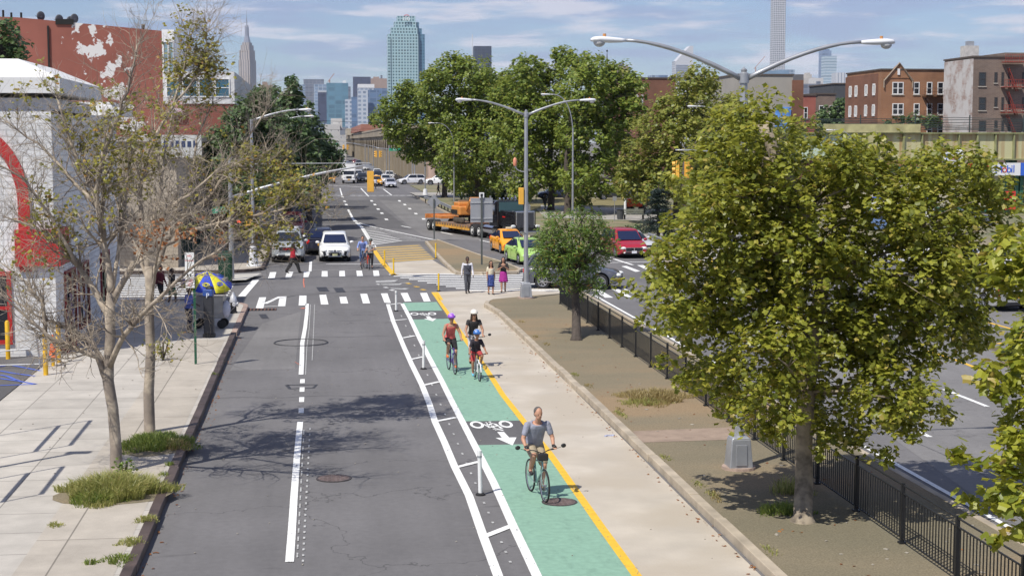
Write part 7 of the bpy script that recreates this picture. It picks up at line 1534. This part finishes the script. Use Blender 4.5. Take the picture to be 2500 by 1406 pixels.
# ---- bare, half-dead plane trees on the left sidewalk
def bare(label,base_px,Y,trunk,limbs,tr,seed,leafzones,LP,name='bare_tree'):
    rn=random.Random(seed); B=G(*base_px,.15); t=thing(name,label,'tree',tuple(B)); g=MB(); lf=MB(); br=MB(); V=lambda u,v,dy=0:(PY(u,v,Y+dy)-B)
    T=[V(u,v) for u,v in trunk]; k=len(T); g.tube([T[0]-Vector((0,0,.3)),T[0],T[0].lerp(T[1],.2)]+T[1:],[tr*1.5,tr*1.4,tr*1.05]+[tr*(1-.35*i/k)*rn.uniform(.92,1.08) for i in range(1,k)],10)
    cnt=[0]
    def twig(p,d,l,r,dep):
        n=4; pts=[p]; q_=p.copy(); dd=d.normalized()
        for i in range(n):
            dd=(dd+rvec(rn)*.38+Vector((0,0,.06))).normalized(); q_=q_+dd*l/n; pts.append(q_.copy())
        g.tube(pts,[r*(1-.6*i/n) for i in range(n+1)],4 if r>.012 else 3,cap=False); cnt[0]+=1
        W_=B+q_; u,v=topx(W_)
        if dep<=1:
            for (zu,zv,zr,pr,kind) in leafzones:
                if (u-zu)**2+(v-zv)**2<zr*zr and rn.random()<pr*LP:
                    for j in range(rn.randint(3,7)):
                        leaf(lf if kind==0 else br,pts[rn.randint(1,n)]+rvec(rn)*.12,Vector((rn.gauss(0,.6),rn.gauss(0,.6)-.3,.8)),rn.uniform(.07,.12),'maple',rn)
        if dep>0:
            for j in range(rn.randint(3,4)):
                i=rn.randint(1,n); ax=rvec(rn).normalized(); twig(pts[i],(dd*.6+ax*.85+Vector((0,-.0,.1))),l*rn.uniform(.5,.8),max(r*.5,.003),dep-1)
    for limb,r0,dyend,dens in limbs:
        n=len(limb); P=[]; 
        for i,(u,v) in enumerate(limb): P.append(V(u,v,dyend*(i/(n-1))**1.1))
        Q=[]
        for a,b_ in zip(P,P[1:]):
            for s in (0,.33,.66): Q.append(a.lerp(b_,s)+rvec(rn)*.03)
        Q.append(P[-1]); m_=len(Q); g.tube(Q,[r0*(1-.8*i/m_) for i in range(m_)],7)
        for i in range(int(m_*dens*2.0)):
            j=min(m_-1,int(rn.uniform(.22,1.0)*m_)); d=(Q[min(j+1,m_-1)]-Q[j-1]).normalized(); twig(Q[j],d*.6+rvec(rn)*.95+Vector((0,0,.12)),rn.uniform(.45,1.0),max(.009,r0*(1-.8*j/m_)*.42),2)
    g.build('trunk',BARKB,t,smooth='all'); 
    if lf.v: lf.build('crown',LF5,t)
    if br.v: br.build('dead_leaves',LF6,t)
def topx(w):
    d=w-Vector((0,0,H)); x=d.x*math.cos(YAW)-d.y*math.sin(YAW); y=d.x*math.sin(YAW)+d.y*math.cos(YAW); z=d.z
    f=y*math.cos(TH)-z*math.sin(TH); up=y*math.sin(TH)+z*math.cos(TH); return 1250+F*x/f,703-F*up/f
bare('nearest half-bare plane tree with peeling bark, standing in the grass tuft',(285,1172),33.6,[(285,1172),(283,1090),(276,1000),(264,930),(266,870),(270,820),(268,770),(272,715)],
 [([(268,780),(235,715),(190,650),(150,600),(95,560),(30,535)],.075,.8,1.4),([(272,720),(262,640),(250,570),(238,500),(205,420),(165,330),(140,240)],.085,.5,1.5),([(250,570),(235,470),(250,380),(290,280),(320,190),(335,110)],.06,-.7,1.4),
  ([(262,928),(235,872),(175,850),(110,815),(60,770),(-20,700)],.07,-.5,1.2),([(262,890),(225,835),(165,800),(90,770),(10,720)],.06,.9,1.2),([(110,815),(105,740),(60,690),(0,640)],.05,0,1.2),
  ([(273,740),(320,650),(365,570),(420,505),(480,460),(540,410)],.075,-.6,1.4),([(365,570),(390,480),(400,380),(420,280)],.045,.6,1.4),([(235,500),(160,420),(90,350),(20,300)],.045,.9,1.5),([(190,650),(120,520),(60,440),(-10,400)],.045,-.6,1.4),([(272,720),(300,560),(310,440),(330,330)],.05,1.2,1.5),([(268,900),(300,820),(370,745),(460,660),(560,590)],.07,-3.2,1.5),([(370,745),(380,640),(400,560)],.04,-2.6,1.5)],  # last two limbs added towards the camera to throw branch shadow on the road
 .135,91,[(300,380,90,.55,0),(250,280,90,.5,0),(450,120,80,.0,0),(200,330,80,.45,0),(120,560,90,.3,0),(380,300,100,.4,0),(60,640,70,.2,0),(60,200,90,.4,0),(380,590,60,.5,1),(200,480,120,.25,0)],.3)
bare('second half-bare plane tree on the sidewalk with yellowing leaves over the street',(366,1072),38.2,[(366,1072),(363,960),(368,860),(364,770),(366,710),(362,650)],
 [([(364,700),(400,600),(450,530),(520,470),(570,400),(610,330),(650,270)],.075,.6,1.5),([(400,600),(480,560),(560,540),(650,520),(730,500),(780,500)],.055,-.5,1.7),([(364,680),(350,590),(340,480),(360,370),(420,260),(450,170),(460,90)],.07,.3,1.5),([(420,260),(470,200),(500,130),(505,80)],.03,.2,2.2),
  ([(364,700),(340,620),(300,540),(270,450),(250,360)],.05,1.0,1.4),([(450,530),(470,430),(480,340),(520,250)],.045,.9,1.6),([(365,760),(410,790),(440,820)],.02,-.2,1.0),([(570,400),(640,420),(700,380)],.04,.8,1.8),([(560,540),(600,600),(660,590)],.03,0,1.5)],
 .13,95,[(450,110,90,.45,0),(500,190,70,.8,0),(700,500,110,.85,0),(640,420,90,.7,0),(600,560,80,.6,0),(420,220,80,.7,0),(350,400,90,.5,0),(520,350,90,.35,0),(420,620,80,.6,1),(500,600,70,.5,1),(440,480,90,.3,0),(370,870,80,.9,0)],.33)
# ---- grass and weeds
def grass(label,cx,cy,rx,ry,h,n,m,seed,z=.15,name='grass',round_=True):
    rn=random.Random(seed); mb=MB()
    for i in range(n):
        a=rn.uniform(0,6.28); s=math.sqrt(rn.random()) if round_ else math.sqrt(rn.random())
        s*=1+.28*math.sin(a*3+seed)+.18*math.sin(a*7+seed*2); x=cx+math.cos(a)*rx*s; y=cy+math.sin(a)*ry*s; hh=h*rn.uniform(.35,1.1)*max(.3,1-.55*s*s); d=Vector((rn.gauss(0,.5),rn.gauss(0,.5),0))+Vector((math.cos(a),math.sin(a),0))*s*.5; w=rn.uniform(.006,.012); sd=Vector((rn.uniform(-1,1),rn.uniform(-1,1),0)).normalized()*w
        p0=Vector((x,y,z)); p1=p0+Vector((0,0,hh*.6))+d*hh*.25; p2=p0+Vector((0,0,hh*.85))+d*hh*.75
        mb.add([p0-sd,p0+sd,p1+sd*.8,p1-sd*.8,p2],[(0,1,2,3),(3,2,4)])
    o=mb.build(name,m); tag(o,label,'grass',kind='stuff')
p=G(278,1205,.15); grass('thick tuft of long yellow-green grass round the nearest bare tree',p.x,p.y,1.0,.9,.55,4600,GRS,101)
p=G(205,1225,.15); grass('brighter grass at the left of the big tuft',p.x+.2,p.y,.5,.45,.30,900,GRS2,102)
p=G(372,1085,.15); grass('shaded grass round the second bare tree',p.x+.1,p.y,.85,1.1,.32,2600,GRS2,103); p=G(430,1090,.15); grass('dry grass edge by the kerb near the second bare tree',p.x,p.y,.35,.6,.25,500,GRSD,104)
for i,(u,v,r,n,m_,l) in enumerate([(358,1270,.22,260,GRS,'small weed tuft at the kerb below the big grass tuft'),(325,1325,.25,260,GRS,'flat weed patch at the kerb'),(290,1368,.28,320,GRS2,'bright green weed by the kerb near the bottom edge'),(222,1376,.12,90,GRS2,'tiny weed in a joint near the bottom edge'),(135,1284,.14,90,GRS,'weed in the joint of the pale sidewalk'),(523,915,.10,60,GRS2,'weed at the kerb beside the parking sign'),(415,1136,.1,60,GRS2,'weed at the kerb above the dark kerb step'),(400,1160,.12,70,GRS2,'weed on the kerb line')]):
    p=G(u,v,.15); grass(l,p.x,p.y,r,r*1.2,.14,n,m_,110+i)
p=G(1600,972,.15); grass('dry grass patch in the middle of the median',p.x,p.y,.95,1.1,.32,2300,GRSD,120); p=G(1570,985,.15); grass('greener blades along the near edge of the dry patch',p.x,p.y,.7,.5,.2,500,GRS,121)
rn=random.Random(130); mb=MB()
p=G(1910,1250,.15); grass('weeds at the foot of the big plane tree',p.x,p.y,.5,.35,.28,500,GRS2,122); p=G(1930,1200,.15); grass('taller weeds behind the plane trunk',p.x,p.y,.4,.4,.45,260,GRS,123)
for i in range(34):
    y=random.Random(i).uniform(20,62); grass('sparse weeds along the pale kerb of the median',7.62+random.Random(i+50).uniform(0,.2),y,.12,.4,.09,70,GRS if i%2 else GRSD,140+i) if i<14 else None
grass('ragged weeds along the near side of the park kerb',24.2,104.5,.4,2.2,.4,300,GRS2,160)
# seedling on the trunk foot and shoots on the second tree
sp=G(292,1172,.15); shrub('leafy sucker sprouting from the foot of the nearest bare tree',305,1168,9,45,LF4,171,.09,260,'sucker_shoot',.6)
shrub('leafy water shoots beside the second bare trunk',398,880,30,60,LF5,172,.09,60,'sucker_shoot',.3)
# ---------------- skyline, kilometres away
def twr(label,u0,u1,v0,Y,mat,dp=40,extra=(),name='tower',side=None,cat='skyscraper'):
    a=PY(u0,v0,Y); b_=PY(u1,v0,Y); t=thing(name,label,cat,(0,0,0),0); g=MB(); g.box(((a.x+b_.x)/2,Y+dp/2,a.z/2),(b_.x-a.x,dp,a.z)); g.build('shaft',mat,t)
    for i,(x0,x1,w0,w1,m_,nm) in enumerate(extra):
        c=PY(x0,w1,Y); d=PY(x1,w0,Y); g=MB(); g.box(((c.x+d.x)/2,Y+dp/2-(.6 if w1>v0+1 else 0),(c.z+d.z)/2),(d.x-c.x,dp if w1>v0+1 else dp*.8,d.z-c.z)); g.build(nm,m_,t)
    return t
TG=lambda n,w,g_,a=12,h=8,**k: towermat('tower_'+n,w,g_,a,h,**k)
# art-deco tower: lit ribbed face turned to the left, shaded flank at right
YE=5600; LS=towermat('limestone_ribs',(.46,.41,.37),(.20,.18,.19),9,8,.55,vert=1); LS2=M('limestone_flank',(.40,.36,.34),.8,0,.03,.01)
t=thing('stepped_deco_tower','tall limestone setback skyscraper with a needle spire on the left skyline','skyscraper',(0,0,0))
cu=PY(604,200,YE); ppm=3800/YE*1.0
def dk(v): return PY(604,v,YE).z
rotE=R(-52)
segs=[(230,148,56,62),(148,123,52,56),(123,113,46,50),(113,104,40,42)]
cE=Vector((cu.x,YE+20))
zb=0
ps=[(400,147,42,58,.0),(147,123,38,50,0),(123,111,33,40,0),(111,104,26,27,0)]
rot_=R(-20)
for v0,v1,hx,hy,_ in ps:
    g=MB(); z1=dk(v1); z0=max(0,dk(v0)) if v0<345 else 0
    g.box((0,0,(z0+z1)/2),(hx,hy,z1-z0)); o=g.build('setback',LS,t); o.location=(cE.x,cE.y,0); o.rotation_euler=(0,0,rot_)
g=MB(); g.lathe([(14,dk(104)),(12,dk(98)),(8,dk(88)),(7,dk(66)),(5,dk(62)),(2,dk(60))],n=8); o=g.build('mooring_mast',M('mast_metal',(.30,.31,.36),.4,.3,.1,.05),t); o.location=(cE.x,cE.y,0); o.rotation_euler=(0,0,rot_)
g=MB(); g.lathe([(1.8,dk(62)),(1.4,dk(44)),(.7,dk(42)),(.4,dk(24))],n=6); o=g.build('spire',M('spire_metal',(.28,.29,.33),.4,.3,0),t); o.location=(cE.x,cE.y,0)
# green glass bank tower
YC=2400; CG=towermat('green_glass_bays',(.37,.52,.55),(.06,.12,.15),4.4,4.6,.5,rough=.2,var=.6); CG2=towermat('blue_glass_bays',(.12,.24,.34),(.07,.14,.22),4.4,4.6,.4,rough=.15)
t=thing('green_glass_tower','green glass office tower with stepped shoulders and a citi sign on its crown','skyscraper',(0,0,0))
def bx_px(u0,u1,v0,v1,Y0_,Y1_,mat,nm):
    a=PY(u0,v1,Y0_); b_=PY(u1,v0,Y0_); g=MB(); z0=max(0,a.z) if v1<345 else 0; g.box(((a.x+b_.x)/2,(Y0_+Y1_)/2,(z0+b_.z)/2),(b_.x-a.x,Y1_-Y0_,b_.z-z0)); return g.build(nm,mat,t)
for i,(u0,u1,v0) in enumerate([(949,1021,84),(957,1019,68),(965,1016,54),(972,1014,40)]): bx_px(u0,u1,v0,400,YC+i*1.5-0,YC+42-i*3,CG,'setback')
for i,(u0,u1,v0) in enumerate([(1019,1037,84),(1016,1030,70),(1014,1023,55)]): bx_px(u0,u1,v0,400,YC+6+i,YC+38-i*2,CG2,'flank')
bx_px(949,953,90,400,YC-2,YC+20,CG,'corner_bay')
WL=M('letter_white',(.85,.85,.85),.5,0,0); a=PY(992,46,YC-.4); 
o=text('lettering','citi',9.5,WL,t,(a.x,YC-.5,a.z),(PI/2,0,0),.4); g=MB(); g.torus((a.x+.6,YC-1,a.z+1.0),4.3,.55,14,5,'Y',(R(35),R(145))); g.build('red_arc',M('arc_red',(.6,.05,.04),.5,0,0),t)
# dark slab right of it
twr('dark glass slab standing above the trees right of the green glass tower',1158,1200,113,4500,TG('dark',(.045,.055,.09),(.03,.04,.07)),40)
g=MB(); a=PY(1153,85,4600); g.tube([(a.x,4600,0),(a.x,4600,a.z)],1.2,5); t=thing('radio_mast','thin white mast left of the dark slab','mast',(0,0,0)); g.build('shaft',FRW,t)
# supertall grid tower, cut by the top of the frame
YP=5000; t=twr('slender white grid tower rising out of the top of the frame',1889,1919,-4,YP,towermat('white_grid',(.62,.62,.64),(.13,.15,.19),6.2,7.2,.42),34)
a=PY(1886,170,YP); g=MB(); 
# cluster between the dark trees and the green glass tower
B1=TG('steel_blue',(.16,.23,.36),(.11,.18,.30)); B2=TG('pale_blue',(.36,.43,.52),(.20,.27,.38),9,7); B3=TG('teal_blue',(.12,.24,.32),(.10,.21,.29),14,9); B4=TG('navy',(.055,.065,.12),(.045,.055,.10)); B5=TG('white_bays',(.50,.54,.60),(.22,.28,.38),8,7,mort=.5); B6=M('tan_tower',(.34,.24,.19),.8,0,.1,.02); B7=TG('grey',(.22,.23,.27),(.14,.16,.21))
for a_ in [
 ('dark grey flat-topped tower at the left of the central cluster',741,791,194,4900,B7,()),
 ('low blue block left of the flat-topped tower',728,745,207,4300,B2,()),
 ('dark blue slab behind the notched tower',770,800,212,4400,B4,()),
 ('pale blue tower with an open notch at its top',766,805,206,3500,B2,[(776,800,222,226,M('notch_white',(.45,.47,.5),.6),'lintel'),(777,797,226,300,B4,'recess')]),
 ('broad teal glass slab in the central cluster',797,850,203,3200,B3,[(837,845,197,203,FRW,'plant_room')]),
 ('grey-blue tower edge behind the teal slab',845,856,212,3900,B7,()),
 ('slim white gridded tower right of the teal slab',843,858,243,2700,B5,()),
 ('slim blue tower beside the white gridded one',858,875,237,2800,B1,()),
 ('navy rectangular tower behind the pale residential pair',862,905,188,5100,B4,()),
 ('pale residential tower with white crown band',874,912,206,2900,B5,[(874,914,206,215,FRW,'crown')]),
 ('curved blue residential tower in front of the viaduct',874,898,220,2600,B5,()),
 ('blue residential tower to the right of the curved one',893,925,220,2650,B1,()),
 ('tan setback tower with a dark water tank',906,948,192,4700,B6,[(912,926,188,192,B6,'crown'),(930,934,184,192,B7,'tank')]),
 ('blue-grey tower below the tan setback tower',912,950,216,3000,B1,()),
 ('brown stub tower between the tree tops left',632,665,208,4200,B6,[(640,652,200,208,B6,'tank')]),
 ('narrow dark tower left of the deco skyscraper',555,570,188,1800,B4,()),
 ('small grey block beside the deco skyscraper base',596,608,222,3800,FRW,()),
 ('low grey block left of the deco skyscraper',578,586,222,4500,B1,()),
 ('small stepped tower top above the park trees',1508,1535,162,5200,B6,[(1515,1524,152,162,B7,'crown')]),
 ('low blue-green block above the red brick roof',1590,1608,184,3600,B2,()),
 ('low steel blue block beside the blue-green one',1608,1630,184,3600,B1,()),
 ('faint blue roof between the park trees',1267,1295,165,3800,B1,()),
 ('white slab tower with a sloped shoulder behind the lamp arm',1648,1690,150,4700,TG('white_bands',(.56,.57,.6),(.34,.37,.42),4000,7,mort=.5),()),
 ('pale glass tower at the right skyline',2015,2043,137,4800,towermat('pale_glass_bands',(.50,.58,.64),(.28,.38,.46),4000,9,.5),()),
 ('blue tower under construction behind the pale glass tower',2008,2030,124,5300,TG('blue_lattice',(.25,.32,.46),(.2,.27,.4)),[(2016,2026,121,124,B1,'crane_deck')]),
 ('white striped block at the right skyline',2042,2066,178,4200,towermat('white_stripes',(.6,.61,.63),(.2,.23,.3),9,8,.9,vert=1),()),
 ('cream stepped art deco hotel top at the right',1962,1990,190,4600,M('cream_tower',(.52,.48,.43),.8,0,.1,.02),[(1969,1983,182,190,MT['cream_tower'],'step'),(1972,1979,178,182,MT['cream_tower'],'cupola')]),
 ('white low slab behind the cream hotel',1985,2010,191,4300,M('white_slab',(.6,.58,.56),.8,0,.05,.02),[(1992,2003,199,222,B7,'window_bay')]),
 ('grey water-tank block below the cream hotel',1960,2008,205,2600,B7,()),
 ('dark block at the foot of the grid tower',1935,1962,182,3000,M('dark_umber',(.10,.09,.09),.8),()),
 ('pale banded block at the foot of the grid tower',1902,1940,170,3600,B2,())]:
    twr(a_[0],a_[1],a_[2],a_[3],a_[4],a_[5],40,a_[6])
t=thing('wedge_tower','white tower with a slanted top behind the curved lamp arm','skyscraper',(0,0,0)); Y=4700; WS=M('wedge_white',(.56,.57,.60),.6,0,.03,.01)
a,b_,c,d=[PY(u,v,Y) for u,v in[(1648,152),(1682,152),(1684,113),(1692,113)]]; g=MB()
pts=[(a.x,a.z),(b_.x,a.z),(c.x,c.z),(d.x,d.z),(d.x,0),(a.x,0)]; pts=[(a.x,0),(d.x,0),(d.x,d.z),(c.x,c.z),(a.x,a.z)]; n=5
g.add([(x,Y-4,z) for x,z in pts]+[(x,Y+40,z) for x,z in pts],[tuple(range(n)),tuple(range(n,2*n))[::-1]]+[(i,n+i,n+(i+1)%n,(i+1)%n) for i in range(n)]); g.build('shaft',WS,t)
g=MB(); 
for v in range(160,200,4): e,f=PY(1650,v,Y-5),PY(1680,v,Y-5); g.box(((e.x+f.x)/2,Y-4.5,e.z),(f.x-e.x,1,2.2))
g.build('window_band',M('band_blue',(.25,.29,.36),.4),t)
for u,v0,v1,Y_,l in [(748,210,180,3300,'construction crane above the teal slab')]:
    a=PY(805,203,Y_); b_=PY(816,180,Y_); t=thing('tower_crane',l,'crane',(0,0,0)); g=MB(); g.tube([(a.x,Y_,a.z-20),(a.x,Y_,a.z+6)],1.0,4); g.build('mast',M('crane_red',(.4,.2,.15),.6),t); g=MB(); g.tube([(a.x-4,Y_,a.z+2),(b_.x,Y_,b_.z)],.8,4); g.build('jib',MT['crane_red'],t)
a=PY(1845,170,3500); b_=PY(1868,138,3500); t=thing('tower_crane','faint crane jib behind the grey stucco building','crane',(0,0,0)); g=MB(); g.tube([(a.x,3500,0),(a.x,3500,a.z+4)],1.0,4); g.build('mast',MT['crane_red'],t); g=MB(); g.tube([(a.x-4,3500,a.z+1),(b_.x,3500,b_.z)],.8,4); g.build('jib',MT['crane_red'],t)
q_=PY(1482,150,700); t=thing('church_steeple','dark church steeple tip rising from the park trees','steeple',(q_.x,700,0)); g=MB(); g.lathe([(1.7,0),(1.7,q_.z-12),(1.3,q_.z-10),(.05,q_.z+4.5)],n=8); g.build('spire',M('steeple_dark',(.10,.10,.11),.7),t); g=MB(); g.ell((0,0,q_.z+4.6),(.4,.4,.5),8,6); g.build('finial',UND,t)
# ---------------- wires, kerb dirt and small street things
t=thing('overhead_wire','thin overhead wires crossing the avenue above the far queue','wire',(0,0,0)); g=MB()
for (a,b_,s_) in [((-9,140,9.5),(24,150,9.2),.5),((-7,190,9),(20,200,9.3),.6)]: 
    a=Vector(a);b_=Vector(b_); g.tube([a.lerp(b_,i/8)-Vector((0,0,s_*math.sin(PI*i/8))) for i in range(9)],.02,4)
g.build('cable',UND,t)
rn=random.Random(77); lf=MB()
for i in range(420):
    side=rn.random()
    if side<.4: x,y=-3.05+abs(rn.gauss(0,.10)),rn.uniform(20,66); z=.02
    elif side<.7: x,y=7.25-abs(rn.gauss(0,.12)),rn.uniform(22,66); z=.03
    else: x,y=rn.uniform(7.7,12),rn.uniform(22,66); z=.165
    leaf(lf,Vector((x,y,z)),Vector((rn.gauss(0,.2),rn.gauss(0,.2),1)),rn.uniform(.04,.09),'maple',rn)
o=lf.build('fallen_leaves',LF6); tag(o,'fallen brown leaves gathered along the kerbs and on the median','leaves',kind='stuff')
# ---------------- the air between here and the towers
me=bpy.data.meshes.new('haze'); g=MB(); g.box((900,3150,249.5),(5600,6500,501)); me.from_pydata(g.v,[],g.f); hz=bpy.data.objects.new('haze',me); COL.objects.link(hz); hz['kind']='stuff'; hz['label']='pale blue summer air over the avenue and skyline'
hm=bpy.data.materials.new('haze_air'); hm.use_nodes=True; nt=hm.node_tree; nt.nodes.clear(); o_=nt.nodes.new('ShaderNodeOutputMaterial'); v_=nt.nodes.new('ShaderNodeVolumePrincipled'); v_.inputs['Color'].default_value=(.78,.87,1,1); v_.inputs['Density'].default_value=4.5e-5; v_.inputs['Anisotropy'].default_value=.2
nt.links.new(v_.outputs[0],o_.inputs['Volume']); me.materials.append(hm); hz.display_type='WIRE'
S.cycles.volume_bounces=0
